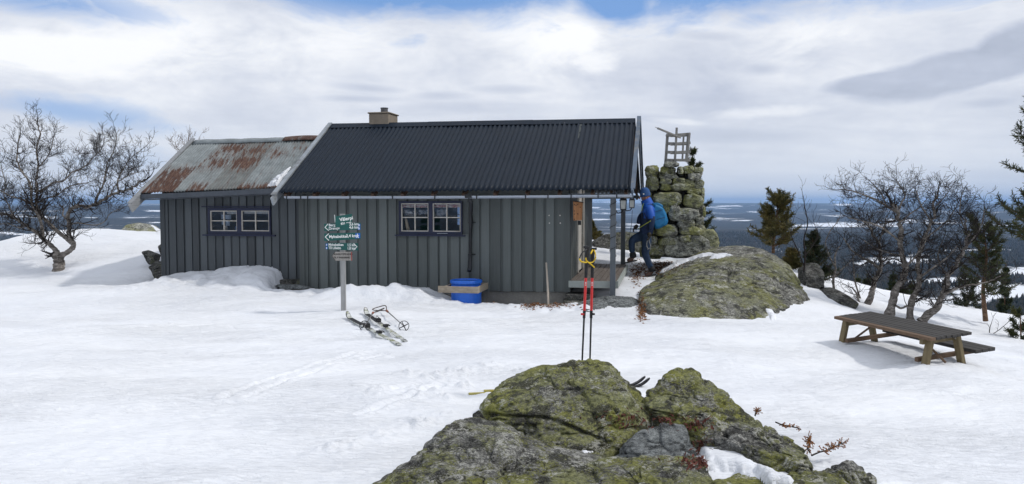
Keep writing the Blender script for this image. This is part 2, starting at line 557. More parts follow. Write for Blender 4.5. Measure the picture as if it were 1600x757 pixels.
for az_, r_, z_ in [(-60, 9, .0), (-60, 18, .1), (60, 9, -.3), (60, 18, -1.6), (100, 8, -.2), (-100, 8, .1), (140, 8, .1), (180, 8, .2), (-140, 8, .2), (180, 3, .0), (90, 3, .0), (-90, 3, .0), (0, 3, .0),
                    (180, 20, -.6), (120, 20, -1), (-120, 20, -.6), (0, 26, -.9), (-12, 27, -1.1), (-25, 27, -1.6), (-38, 27, -2.2), (12, 26, -1.5), (25, 25, -2.6), (38, 24, -3.5), (60, 26, -4), (-60, 27, -2), (180, 28, -2), (120, 28, -3), (-120, 28, -2)]:
    cw.append(np.array([r_ * math.sin(R(az_)), r_ * math.cos(R(az_)), z_]))
cw = np.array(cw)


def _tps(r2):
    return np.where(r2 > 1e-12, r2 * np.log(np.maximum(r2, 1e-12)), 0)


_n = len(cw)
_K = _tps(((cw[:, None, :2] - cw[None, :, :2]) ** 2).sum(-1)) + np.eye(_n) * 0.25
_A = np.zeros((_n + 3, _n + 3)); _A[:_n, :_n] = _K
_A[:_n, _n] = 1; _A[:_n, _n + 1:] = cw[:, :2]; _A[_n, :_n] = 1; _A[_n + 1:, :_n] = cw[:, :2].T
_W = np.linalg.solve(_A, np.concatenate([cw[:, 2], np.zeros(3)]))


def _rbf(x, y):
    out = np.full(x.shape, _W[_n]) + _W[_n + 1] * x + _W[_n + 2] * y
    for i in range(_n):
        out += _W[i] * _tps((x - cw[i, 0]) ** 2 + (y - cw[i, 1]) ** 2)
    return out


def seg_dist(x, y, a, b):
    ax, ay = a; bx, by = b
    dx, dy = bx - ax, by - ay
    L2 = dx * dx + dy * dy
    t = np.clip(((x - ax) * dx + (y - ay) * dy) / L2, 0, 1)
    return np.hypot(x - ax - t * dx, y - ay - t * dy), t


def gp0(px, py, z=0.0):
    d = raydir(px, py)
    t = (z - CAM[2]) / d[2]
    q = CAM + d * t
    return q[0], q[1]


TRACKS = [((350, 618), (430, 586)), ((430, 586), (500, 562)), ((500, 562), (575, 545)), ((385, 618), (450, 592)), ((450, 592), (520, 566)), ((520, 566), (600, 552)),
          ((20, 511), (160, 507)), ((160, 507), (330, 503)), ((20, 514), (330, 506)), ((560, 640), (690, 600)), ((590, 610), (700, 590))]
TR = [(gp0(*a), gp0(*b)) for a, b in TRACKS]
LUMPS = [(600, 606, .10, .035), (575, 612, .12, .03), (1150, 560, .2, .015), (640, 585, .16, .04), (690, 590, .2, .045), (720, 582, .15, .05), (670, 610, .18, .04), (760, 572, .22, .035), (655, 650, .12, .05),
         (690, 640, .10, .05), (600, 665, .12, .04), (540, 680, .10, .04), (520, 690, .12, .03), (820, 575, .15, .03), (200, 462, .5, .04), (260, 455, .4, .04), (350, 470, .4, .02), (700, 615, .1, .04), (725, 600, .1, .045)]
LP = [(*gp0(a, b), s_, h_) for a, b, s_, h_ in LUMPS]


def near_height(x, y, fine=True):
    x = np.asarray(x, float); y = np.asarray(y, float)
    z = _rbf(x, y)
    u = (x - HO[0]) * HU[0] + (y - HO[1]) * HU[1]
    v = (x - HO[0]) * HV[0] + (y - HO[1]) * HV[1]
    # drift against the annex, with its steep blunt right end
    crest = 0.20 * np.exp(-((u + 1.0) / 0.95) ** 2) + 0.07 * np.exp(-((u + 2.4) / 0.9) ** 2)
    side = sstep(-0.36, -0.62, u)
    front = np.where(v > 0.2, 1.0, np.exp(-((v - 0.2) / 0.75) ** 2))
    z = z + crest * side * front * (v < 0.6)
    # void in the corner between annex and main house, and under the wall
    z = z - 0.50 * np.exp(-((u + 0.12) / 0.34) ** 4) * np.exp(-((v + 0.02) / 0.33) ** 4)
    z = z - 0.18 * np.exp(-((u - 0.45) / 0.35) ** 2) * np.exp(-((v) / 0.25) ** 2)
    # hollow left of the annex corner
    z = z - 0.28 * np.exp(-((u + 3.45) / 0.42) ** 2) * np.exp(-((v - 1.0) / 1.1) ** 4)
    # drift along the main front and the melted strip behind it
    dr = (0.19 - 0.17 * sstep(2.2, 3.0, u)) * sstep(0.4, 1.4, u) * sstep(5.6, 4.6, u) * np.exp(-((v + 0.75 + 0.12 * np.sin(u * 2.1)) / 0.28) ** 2)
    mel = -0.20 * sstep(2.4, 3.1, u) * sstep(6.2, 5.2, u) * np.exp(-((v + 0.05) / 0.46) ** 4)
    z = z + dr + mel
    if fine:
        r = np.hypot(x, y)
        nearf = sstep(45, 20, r)
        xr = x * 0.97 + y * 0.18; yr = y * 0.97 - x * 0.18
        z = z + nearf * (0.03 * fbm(xr * 0.55, yr * 1.1, octv=3, seed=5) * 2.0)
        s1 = fbm(xr * 1.3, yr * 4.2, octv=4, seed=11)
        z = z + nearf * 0.034 * np.clip(s1 + 0.1, -0.25, 0.6) * np.clip(0.45 + fbm(x * 0.4, y * 0.6, octv=3, seed=31) * 2.4, 0.08, 1.6)
        z = z + nearf * 0.015 * fbm(xr * 7, yr * 15, octv=3, seed=19)
        rough_bank = np.exp(-((v + 0.7) / 0.5) ** 2) * sstep(-0.4, .3, u) * sstep(6.5, 5.2, u) + np.exp(-((v + 0.3) / 0.6) ** 2) * sstep(-4, -3, u) * sstep(.0, -.5, u)
        z = z + rough_bank * 0.075 * fbm(x * 5, y * 6, octv=4, seed=77)
        for (a, b) in TR:
            m_ = (x > min(a[0], b[0]) - .3) & (x < max(a[0], b[0]) + .3) & (y > min(a[1], b[1]) - .3) & (y < max(a[1], b[1]) + .3)
            if m_.any():
                d, t = seg_dist(x, y, a, b)
                d = d + 0.02 * vnoise(x * 6, y * 6, seed=3)
                z = z + np.where(m_, (0.9 + 1.8 * np.clip(vnoise(x * 1.9, y * 1.9, seed=8) + .3, 0, 1)) * (-0.013 * np.exp(-(d / 0.03) ** 2) + 0.010 * np.exp(-((d - 0.065) / 0.03) ** 2)), 0)
        for (lx, ly, s_, h_) in LP:
            m_ = (np.abs(x - lx) < 3 * s_) & (np.abs(y - ly) < 3 * s_)
            if m_.any():
                q = np.exp(-(((x - lx) / s_) ** 2 + ((y - ly) / s_) ** 2))
                z = z + np.where(m_, q * h_ * (0.4 + 2.2 * np.abs(fbm(x * 11, y * 11, octv=3, seed=9))), 0)
    return z


def far_height(x, y):
    r = np.hypot(x, y)
    az = np.degrees(np.arctan2(x, y))
    base = -168 + 0 * r
    und = 9 * fbm(x / 900, y / 900, octv=4, seed=41) * 2 + 4 * fbm(x / 260, y / 260, octv=3, seed=42)
    z = base + und * sstep(400, 1500, r)
    # rolling hills further out, higher with distance
    h1 = 150 * np.clip(fbm(x / 5200 + 3, y / 3000 + 1, octv=4, seed=51) + 0.10, -0.1, 1) * sstep(4200, 9000, r)
    h2 = 300 * np.clip(fbm(x / 9000 + 9, y / 5000 + 4, octv=4, seed=52) + 0.18, -0.1, 1) * sstep(11000, 19000, r)
    z = z + h1 + h2
    # broad dark hill to the left
    z = z + 150 * np.exp(-((az + 31) / 11.0) ** 2) * np.exp(-((r - 9800) / 2300) ** 2) * (1 + .12 * fbm(az / 3.0, az * 0, octv=3, seed=3))
    z = z + 60 * np.exp(-((az + 24) / 16.0) ** 2) * np.exp(-((r - 6000) / 900) ** 2)
    # blue hills at the horizon on the right
    z = z + 60 * np.exp(-((az - 26) / 7.0) ** 2) * np.exp(-((r - 15000) / 2200) ** 2)
    z = z + 45 * np.exp(-((az - 37) / 6.0) ** 2) * np.exp(-((r - 9000) / 1500) ** 2)
    # last ridges: just about eye height, higher and snowier to the left
    rim = 168 + 26 * fbm(az / 5.0, az * 0, octv=4, seed=63) + 95 * sstep(13, -6, az) + 40 * sstep(-10, -36, az)
    z = z + rim * np.exp(-((r - 37000) / 4500) ** 2)
    z = z + (125 + 30 * fbm(az / 4.0 + 7, az * 0, octv=4, seed=64)) * np.exp(-((r - 26000) / 2600) ** 2) * 0.85
    lim = -18 + 22 * sstep(9000, 24000, r) + 14 * fbm(az / 3.0 + 2, r / 6000, octv=3, seed=66) + (235 + 60 * fbm(az / 4.0, az * 0, octv=4, seed=67)) * sstep(11, 5, az) * sstep(30000, 37000, r)
    z = np.where(r > 5000, np.where(z > lim - 25, lim - 25 + 25 * np.tanh((z - lim + 25) / 50), z), z)
    return z


def height(x, y, fine=True):
    x = np.asarray(x, float); y = np.asarray(y, float)
    r = np.hypot(x, y)
    zn = near_height(np.where(r > 40, x * 40 / np.maximum(r, 1e-6), x), np.where(r > 40, y * 40 / np.maximum(r, 1e-6), y), fine)
    zn = np.maximum(zn, -9)
    # hillside falling away from the top
    zs = -3.5 - (r - 27) * 0.33 + 0.0 * r + 3.5 * fbm(x / 40, y / 40, octv=3, seed=71) * sstep(40, 120, r)
    zf = far_height(np.where(r < 300, x * 300 / np.maximum(r, 1e-6), x), np.where(r < 300, y * 300 / np.maximum(r, 1e-6), y))
    a = sstep(24, 40, r)
    z = zn * (1 - a) + zs * a
    b = sstep(380, 620, r)
    z = np.where(r > 60, np.maximum(zs, zf) * (1 - b) + zf * b, z)
    return z


def gz(x, y):
    return float(height(np.array([x]), np.array([y]), True)[0])


def gp(px, py):
    """point on the snow seen at a photo position"""
    d = raydir(px, py)
    t = 4.2 / d[1]
    tt = np.arange(3.0, 30, 0.02) / d[1]
    q = CAM[None, :] + d[None, :] * tt[:, None]
    z = height(q[:, 0], q[:, 1], True)
    i = np.argmax(q[:, 2] < z)
    return q[i]


def polar(r0, r1, rings, name, mat, fine, smooth=True, attr=None):
    rs = np.exp(np.linspace(math.log(r0), math.log(r1), rings))
    azs = np.concatenate([np.arange(-42, 42, 0.17 if fine else 0.3), np.arange(42, 318, 4.0)])
    rr, aa = np.meshgrid(rs, np.radians(azs), indexing='ij')
    x = rr * np.sin(aa); y = rr * np.cos(aa)
    z = height(x, y, True)
    nr, na = x.shape
    verts = np.stack([x.ravel(), y.ravel(), z.ravel()], 1)
    i = np.arange(nr - 1)[:, None] * na + np.arange(na)[None, :]
    j = np.arange(nr - 1)[:, None] * na + (np.arange(na)[None, :] + 1) % na
    f = np.stack([i, j, j + na, i + na], -1).reshape(-1, 4)[:, ::-1]
    return link_mesh(name, verts, f, mat, None, smooth), x, y, z


g_near, _, _, _ = polar(1.3, 46.0, 860, 'snow_ground', M['snow'], True)
tag(g_near, kind='structure', label='wind-packed white snow covering the hilltop')
# cap under the camera
mb = MB()
ang = [2 * math.pi * k / 48 for k in range(48)]
mb.add([(1.32 * math.sin(a), 1.32 * math.cos(a), gz(1.32 * math.sin(a), 1.32 * math.cos(a))) for a in ang] + [(0, 0, gz(0.01, 0.01))], [(k, (k + 1) % 48, 48) for k in range(48)])
tag(mb.build('snow_patch_ground', M['snow']), kind='structure')

# ---- valley
m, k, b = principled('valley', (.02, .02, .02), 0.95, 0, 0.1)
g = k.new('ShaderNodeNewGeometry').outputs['Position']
at = k.new('ShaderNodeAttribute', attribute_name='clearing')
wx = k.vmath('ADD', g, k.vmath('MULTIPLY', k.vmath('SUBTRACT', k.noise(g, 0.004, 5, 0.65, out=1), (.5, .5, .5)), (260, 260, 0)))
big = k.noise(wx, 0.00042, 6, 0.6)
mid = k.noise(k.map(wx, (0.6, 1, 1)), 0.0019, 7, 0.66)
tre = k.noise(g, 0.045, 5, 0.75)
tre2 = k.noise(g, 0.009, 5, 0.7)
forest = k.ramp(k.math('ADD', k.math('MULTIPLY', tre, .6), k.math('MULTIPLY', tre2, .4)),
                [(0.38, (.010, .012, .009)), (0.5, (.026, .027, .022)), (0.6, (.06, .055, .048)), (0.68, (.16, .155, .15))])
sn = k.math('ADD', k.math('MULTIPLY', mid, 0.8), k.math('MULTIPLY', tre, 0.2))
snm = k.ramp(sn, [(0.56, 0.0), (0.62, 1.0)])
tot = k.math('MAXIMUM', k.math('MULTIPLY', snm, 0.75), k.ramp(k.math('ADD', at.outputs['Fac'], k.math('ADD', k.math('MULTIPLY', k.math('SUBTRACT', mid, .5), 2.6), k.math('MULTIPLY', k.math('SUBTRACT', tre2, .5), 1.8))), [(0.45, 0.0), (0.62, 1.0)]))
k.l.new(k.mix(tot, forest, (.80, .83, .88)), b.inputs['Base Color'])
k.l.new(k.bump(tre, 0.8, 6.0), b.inputs['Normal'])
M['valley'] = m
val, X, Y, Z = polar(45.0, 52000.0, 560, 'valley', M['valley'], False)
tag(val, kind='structure', label='wide dark forest plain with snowy bogs and low blue hills')
px, py = project(X, Y, Z)
CLEAR = [(1330, 352, 75, 3.2, 1), (1250, 353, 30, 1.6, .8), (1400, 344, 50, 1.6, .8), (1465, 349, 40, 1.6, .7), (1560, 352, 50, 2, .9), (1400, 408, 62, 7, 1), (1440, 399, 30, 3, .9), (1345, 414, 26, 4, .8), (1520, 392, 80, 4, .75), (1310, 338, 26, 1.6, .7),
         (1480, 440, 70, 7, .8), (1560, 455, 90, 12, 1.0), (1590, 425, 60, 8, .9), (1500, 470, 60, 8, .9), (1180, 331, 20, 1, .8), (1160, 345, 20, .9, .7), (1318, 320, 14, 1.6, 1), (1130, 326, 12, .8, .7), (1210, 326, 14, .9, .7),
         (936, 343, 26, 1.4, 1), (930, 325, 14, 1, .8), (945, 333, 12, .8, .7), (240, 330, 18, 1.2, .9), (60, 339, 40, 2.2, .9), (145, 340, 14, 1.5, .8), (10, 364, 14, 1.6, .9), (248, 348, 20, 1.2, .8), (30, 366, 20, 1.4, .7),
         (1150, 322, 30, 1, .6), (1240, 322, 20, .8, .6), (900, 331, 30, 1, .6), (1130, 392, 20, 1.5, .6), (60, 356, 30, 1, .5)]
c = np.zeros(X.shape)
vis = Y > 100
for a, bb, sx, sy, kk in CLEAR:
    c = np.maximum(c, np.where(vis, kk * np.exp(-(((px - a) / sx) ** 2 + ((py - bb) / sy) ** 2)) * 1.2, 0))
az = np.degrees(np.arctan2(X, Y)); rr = np.hypot(X, Y)
c = np.maximum(c, 0.9 * sstep(34000, 35500, rr) * sstep(14, 3, az))          # snowy fells on the left horizon
c = np.maximum(c, 0.75 * sstep(300, 120, rr))                                # open snow on the upper hillside
att = val.data.attributes.new('clearing', 'FLOAT', 'POINT')
att.data.foreach_set('value', c.ravel().astype(np.float32))
VAL_CLEAR = (px, py)

# ---- far forest that reads as one mass
m, k, b = principled('spruce_forest', (.02, .024, .018), 0.95, 0, 0.1)
g = k.new('ShaderNodeNewGeometry').outputs['Position']
k.l.new(k.ramp(k.noise(g, 0.05, 3, 0.6), [(0.35, (.016, .021, .014)), (0.5, (.03, .030, .022)), (0.64, (.060, .050, .042))]), b.inputs['Base Color'])
rng = np.random.default_rng(5)
N = 90000
aza = np.radians(np.where(rng.random(N) < 0.72, rng.uniform(9, 37, N), rng.uniform(-37, -14, N)))
ra = np.exp(rng.uniform(math.log(620), math.log(4300), N))
tx, ty = ra * np.sin(aza), ra * np.cos(aza)
tz = height(tx, ty, False)
tpx, tpy = project(tx, ty, tz)
cl = np.zeros(N)
for a, bb, sx, sy, kk in CLEAR:
    cl = np.maximum(cl, kk * np.exp(-(((tpx - a) / sx) ** 2 + ((tpy - bb) / sy) ** 2)) * 1.2)
cl = cl + 0.55 * np.clip(fbm(tx / 260, ty / 160, octv=4, seed=91), -.2, 1)
keep = (cl < 0.42 + rng.uniform(-.15, .15, N))
tx, ty, tz, ra = tx[keep], ty[keep], tz[keep], ra[keep]
n = len(tx)
hh = rng.uniform(6, 13, n) * (0.8 + ra / 6000); ww = hh * rng.uniform(.16, .3, n)
rot = rng.uniform(0, 6.28, n)
V_ = np.zeros((n, 9, 3))
for q in range(4):
    V_[:, q, 0] = tx + ww * np.cos(rot + q * math.pi / 2); V_[:, q, 1] = ty + ww * np.sin(rot + q * math.pi / 2); V_[:, q, 2] = tz + hh * 0.08
    V_[:, q + 4, 0] = tx + ww * .6 * np.cos(rot + .7 + q * math.pi / 2); V_[:, q + 4, 1] = ty + ww * .6 * np.sin(rot + .7 + q * math.pi / 2); V_[:, q + 4, 2] = tz + hh * .45
V_[:, 8, 0] = tx; V_[:, 8, 1] = ty; V_[:, 8, 2] = tz + hh
fa = []
for q in range(4):
    q2 = (q + 1) % 4
    fa += [(q, q2, q2 + 4), (q, q2 + 4, q + 4), (q + 4, q2 + 4, 8)]
fa = np.array(fa)
faces = (np.arange(n)[:, None, None] * 9 + fa[None]).reshape(-1, 3)
fo = link_mesh('forest', V_.reshape(-1, 3), faces, m)
tag(fo, kind='stuff', label='dark spruce and birch forest covering the valley floor')

# ---- the air
m = bpy.data.materials.new('haze')
m.use_nodes = True
kk_ = NT(m.node_tree); kk_.n.clear()
o_ = kk_.new('ShaderNodeOutputMaterial'); pv = kk_.new('ShaderNodeVolumePrincipled')
pv.inputs['Color'].default_value = (.40, .63, 1.0, 1)
pv.inputs['Density'].default_value = HAZE = 4.8e-5
pv.inputs['Anisotropy'].default_value = 0.0
kk_.l.new(pv.outputs[0], o_.inputs['Volume'])
zb = float(Z.min()) - 1.0
zt = max(float(Z.max()), 12.0) + 6
mb = MB()
mb.hexa([(-54000, -54000, zb), (54000, -54000, zb), (54000, 54000, zb), (-54000, 54000, zb), (-54000, -54000, zt), (54000, -54000, zt), (54000, 54000, zt), (-54000, 54000, zt)])
hz_ = mb.build('haze', m)
tag(hz_, kind='stuff', label='thin blue haze over the valley')
# ---------------------------------------------------------------- materials of the cabin
def board_mat(name, color):
    m, k, b = principled(name, color, 0.62, 0, 0.35)
    tcn = k.new('ShaderNodeTexCoord')
    rv = k.new('ShaderNodeAttribute', attribute_name='board').outputs['Fac']
    v = k.map(tcn.outputs['Object'], (16, 16, 0.8))
    n = k.noise(v, 2.4, 7, 0.65, 0.5)
    n2_ = k.noise(tcn.outputs['Object'], 1.3, 5, 0.6)
    f = k.math('ADD', k.math('ADD', k.math('MULTIPLY', n, .35), k.math('MULTIPLY', rv, .46)), k.math('MULTIPLY', n2_, .3))
    col = k.ramp(f, [(0.3, tuple(c * .72 for c in color)), (0.52, color), (0.8, tuple(c * 1.32 + .006 for c in color))])
    wear = k.ramp(k.noise(k.map(tcn.outputs['Object'], (20, 20, 3)), 3.0, 6, 0.7), [(0.66, 0.0), (0.72, 0.5)])
    col = k.mix(wear, col, (.13, .125, .105))
    k.l.new(col, b.inputs['Base Color'])
    k.l.new(k.bump(n, 0.5, 0.004), b.inputs['Normal'])
    return m


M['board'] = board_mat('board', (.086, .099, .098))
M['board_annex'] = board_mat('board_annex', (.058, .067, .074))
M['navy'] = varied('navy', (.009, .014, .040), 0.5, .3, 5)
M['white_paint'] = varied('white_paint', (.48, .46, .42), 0.55, .12, 9, dirt=(.36, .33, .28))
M['trim_dark'] = varied('trim_dark', (.060, .070, .085), 0.6, .3, 4, (1, 1, 1))
M['barge'] = varied('barge', (.085, .115, .16), 0.55, .3, 4, dirt=(.16, .165, .165))
M['barge_pale'] = varied('barge_pale', (.26, .29, .32), 0.6, .25, 5, dirt=(.15, .155, .16))
M['gutter'] = varied('gutter', (.33, .37, .43), 0.35, .12, 3, metal=0.2)
M['black_plastic'] = varied('black_plastic', (.012, .014, .017), 0.4, .3, 8)
M['concrete'] = varied('concrete', (.17, .165, .15), 0.9, .3, 7, bump=.5)
M['chimney'] = varied('chimney', (.22, .185, .145), 0.9, .22, 6, bump=.8, bs=60, dirt=(.17, .15, .12))
M['deck'] = wood_mat('deck', (.135, .115, .10), 1, amt=.35)
M['deck_rim'] = varied('deck_rim', (.30, .33, .31), 0.6, .12, 5)
M['post'] = varied('post', (.10, .115, .13), 0.6, .2, 5, (8, 8, 1))
M['old_wood'] = wood_mat('old_wood', (.30, .285, .26), 2, amt=.35)
M['rust_wood'] = varied('rust_wood', (.09, .055, .038), 0.8, .4, 9)
M['dark_room'] = varied('dark_room', (.02, .016, .012), 0.9, .2, 4)

# dark painted roof sheet
m, k, b = principled('roof_dark', (.020, .023, .030), 0.5, 0.0, 0.12)
tcn = k.new('ShaderNodeTexCoord')
n = k.noise(k.map(tcn.outputs['Object'], (3, 1, 1)), 2.2, 6, 0.65)
k.l.new(k.ramp(n, [(0.3, (.008, .0135, .023)), (0.7, (.015, .023, .036))]), b.inputs['Base Color'])
k.l.new(k.ramp(n, [(0.3, .36), (0.7, .55)]), b.inputs['Roughness'])
M['roof_dark'] = m

# galvanised sheet gone rusty in places
m, k, b = principled('roof_rusty', (.4, .42, .42), 0.55, 0.0, 0.5)
sh = k.new('ShaderNodeAttribute', attribute_name='sheet')     # x: rust amount of the sheet, y: down the slope, z: along
rust = k.new('ShaderNodeAttribute', attribute_name='rust').outputs['Fac']
ob = k.new('ShaderNodeTexCoord').outputs['Object']
n = k.noise(k.map(ob, (9, 1.1, 1.1)), 2.2, 8, 0.72, 0.3)
nf = k.noise(ob, 38, 5, 0.75)
tone_ = k.new('ShaderNodeAttribute', attribute_name='tone').outputs['Fac']
zn_c = k.ramp(k.noise(ob, 5, 6, .7), [(0.3, (.10, .118, .125)), (0.5, (.155, .182, .192)), (0.7, (.22, .25, .26))])
zn_c = k.mix(tone_, zn_c, k.mix(1.0, zn_c, (.58, .56, .52), 'MULTIPLY'))
rc = k.ramp(k.noise(k.map(ob, (10, 2, 2)), 3, 6, .7), [(0.3, (.040, .018, .014)), (0.5, (.074, .037, .027)), (0.6, (.115, .067, .048)), (0.72, (.22, .165, .115))])
rf = k.math('ADD', rust, k.math('ADD', k.math('MULTIPLY', k.math('SUBTRACT', n, .5), 2.6), k.math('MULTIPLY', k.math('SUBTRACT', nf, .5), .8)))
k.l.new(k.mix(k.ramp(rf, [(0.10, 0.0), (0.36, .22), (0.48, .45), (0.66, 1.0)]), zn_c, rc), b.inputs['Base Color'])
k.l.new(k.ramp(rf, [(0.46, .45), (0.6, .9)]), b.inputs['Roughness'])
k.l.new(k.bump(nf, .3, .003), b.inputs['Normal'])
M['roof_rusty'] = m

# window glass
m = bpy.data.materials.new('glass'); m.use_nodes = True
k = NT(m.node_tree); k.n.clear()
o_ = k.new('ShaderNodeOutputMaterial'); mx = k.new('ShaderNodeMixShader'); fr = k.new('ShaderNodeFresnel'); fr.inputs[0].default_value = 1.5
tr_ = k.new('ShaderNodeBsdfTransparent'); gl = k.new('ShaderNodeBsdfGlossy'); gl.inputs['Roughness'].default_value = 0.015
k.l.new(k.math('MULTIPLY', fr.outputs[0], 1.9), mx.inputs[0]); k.l.new(tr_.outputs[0], mx.inputs[1]); k.l.new(gl.outputs[0], mx.inputs[2]); k.l.new(mx.outputs[0], o_.inputs[0])
k.l.new(k.bump(k.noise(k.new('ShaderNodeTexCoord').outputs['Object'], 2.2, 2, .5), .08, .02), gl.inputs['Normal'])
M['glass'] = m

cabin = empty('cabin', H(2.5, 2.0, 0.1), 'dark grey wooden cabin with black corrugated roof and lower annex under rusty sheets', 'cabin')


def hb(mb, u0, u1, v0, v1, z0, z1):
    """box in cabin axes; z0/z1 may be pairs (value at u0, value at u1)"""
    a0, a1 = z0 if hasattr(z0, '__len__') else (z0, z0)
    b0, b1 = z1 if hasattr(z1, '__len__') else (z1, z1)
    mb.hexa([H(u0, v0, a0), H(u1, v0, a1), H(u1, v1, a1), H(u0, v1, a0), H(u0, v0, b0), H(u1, v0, b1), H(u1, v1, b1), H(u0, v1, b0)])


def lerp(a, b, t):
    return a + (b - a) * t


def clad(name, uA, uB, v, zb, zt, period, frac, holes, mat, proud=0.022, seed=1, gap=None):
    """vertical boards over boards on a wall facing -v. zb, zt functions of u. holes: (u0,u1,z0,z1)"""
    rg = random.Random(seed)
    mb = MB(); val_ = []
    # backing boards with the openings left out
    us = sorted(set([uA, uB] + [x for h in holes for x in h[:2]]))
    for a, c_ in zip(us[:-1], us[1:]):
        mid_ = (a + c_) / 2
        hs = [h for h in holes if h[0] < mid_ < h[1]]
        segs = [(None, hs[0][2]), (hs[0][3], None)] if hs else [(None, None)]
        for z0, z1 in segs:
            hb(mb, a, c_, v, v + 0.03, (zb(a), zb(c_)) if z0 is None else z0, (zt(a), zt(c_)) if z1 is None else z1); val_.append(.15)
    n = int(round((uB - uA) / period))
    per = (uB - uA) / n
    for i in range(n):
        jw = per * frac * rg.uniform(.93, 1.05)
        a = uA + i * per + rg.uniform(-.05, .05) * per
        c_ = min(a + jw, uB)
        a = max(a, uA)
        mid_ = (a + c_) / 2
        hs = [h for h in holes if h[0] - per * .3 < mid_ < h[1] + per * .3]
        segs = [(None, hs[0][2]), (hs[0][3], None)] if hs else [(None, None)]
        pz = rg.uniform(-.004, .004)
        for z0, z1 in segs:
            lo = (zb(a) + rg.uniform(-.008, .006), zb(c_) + rg.uniform(-.008, .006)) if z0 is None else (z0, z0)
            hi = (zt(a), zt(c_)) if z1 is None else (z1, z1)
            hb(mb, a, c_, v - proud - pz, v - 0.001, lo, hi); val_.append(rg.random())
    o = mb.build(name, mat, cabin)
    at_ = o.data.attributes.new('board', 'FLOAT', 'FACE')
    at_.data.foreach_set('value', np.repeat(np.array(val_), 6).astype(np.float32))
    return o


# ---------------------------------------------------------------- main house walls
UL, UR = 0.0, 4.971
BV = 4.0                       # back wall
WT = lambda u: 1.80
WB = lambda u: lerp(0.056, 0.123, u / UR)
w0 = pl(626, 315.5, 0); w1 = pl(722, 366, 0)
WIN = (w0[0], w1[0], w1[1], w0[1])
clad('front_wall', UL, UR, 0, WB, WT, .191, .74, [WIN], M['board'], seed=3)
# side and back walls
mb = MB()
RZ = 3.33; EZ = 1.84


def roofz(v, e=EZ, r=RZ, ve=-.35, vr=2.0):
    return lerp(e, r, (v - ve) / (vr - ve)) if v <= vr else lerp(e, r, (2 * vr - ve - v) / (vr - ve))


def gable(mb, u0, u1, va, vb, z0, rz, step=.2, over=.05, frac=.76):
    n = int((vb - va) / step); per = (vb - va) / n
    for i in range(n):
        a = va + i * per
        for (p_, q_, off) in ((a, a + per * frac, 0.0), (a + per * frac, a + per, .022)):
            s_ = 1 if u1 > u0 else -1
            mb.hexa([H(u0, p_, z0), H(u1 - s_ * off, p_, z0), H(u1 - s_ * off, q_, z0), H(u0, q_, z0),
                     H(u0, p_, rz(p_) - over), H(u1 - s_ * off, p_, rz(p_) - over), H(u1 - s_ * off, q_, rz(q_) - over), H(u0, q_, rz(q_) - over)])


DOOR = (1.15, 2.0)
gable(mb, UR - .04, UR + .022, 0.03, DOOR[0], .12, roofz)
gable(mb, UR - .04, UR + .022, DOOR[1], BV, .12, roofz)
gable(mb, UR - .04, UR + .022, DOOR[0], DOOR[1], 2.12, roofz)
mb.build('gable_wall', M['board'], cabin)
mb = MB(); gable(mb, UL + .04, UL - .022, 0.03, BV, .05, roofz); mb.build('gable_wall', M['board'], cabin)
mb = MB(); hb(mb, UL, UR, BV, BV + .05, .05, 1.8); mb.build('back_wall', M['board'], cabin)
mb = MB(); hb(mb, UL + .05, UR - .05, .04, BV - .02, .12, .16); mb.build('floor', M['dark_room'], cabin)
# door on the gable end
mb = MB()
for a, c_ in ((DOOR[0] - .08, DOOR[0]), (DOOR[1], DOOR[1] + .08)): hb(mb, UR - .02, UR + .05, a, c_, .36, 2.2)
hb(mb, UR - .02, UR + .052, DOOR[0], DOOR[1], 2.12, 2.2)
mb.build('door_frame', M['white_paint'], cabin)
mb = MB(); hb(mb, UR - .03, UR + .005, DOOR[0], DOOR[1], .36, 2.12)
d_ = mb.build('door', M['white_paint'], cabin)
mb = MB(); mb.tube([H(UR + .005, 1.25, 1.3), H(UR + .05, 1.25, 1.3), H(UR + .05, 1.36, 1.3)], .011, 8); mb.build('handle', M['black_plastic'], d_)
# corner boards
for q_ in ((-.028, .075, -.034, 0.0, .05, 1.78), (UR - .07, UR + .03, -.034, .0, .12, 1.78), (UR + .0225, UR + .04, .0, .1, .12, 1.78)):
    mb = MB(); hb(mb, *q_); mb.build('corner_board', M['board'], cabin)
# foundation
mb = MB(); hb(mb, .15, UR - .02, .04, .2, -.5, (.05, .112)); hb(mb, UR - .2, UR - .02, .2, BV, -.5, .118); hb(mb, .15, .3, .2, BV, -.5, .05)
mb.build('foundation', M['concrete'], cabin)


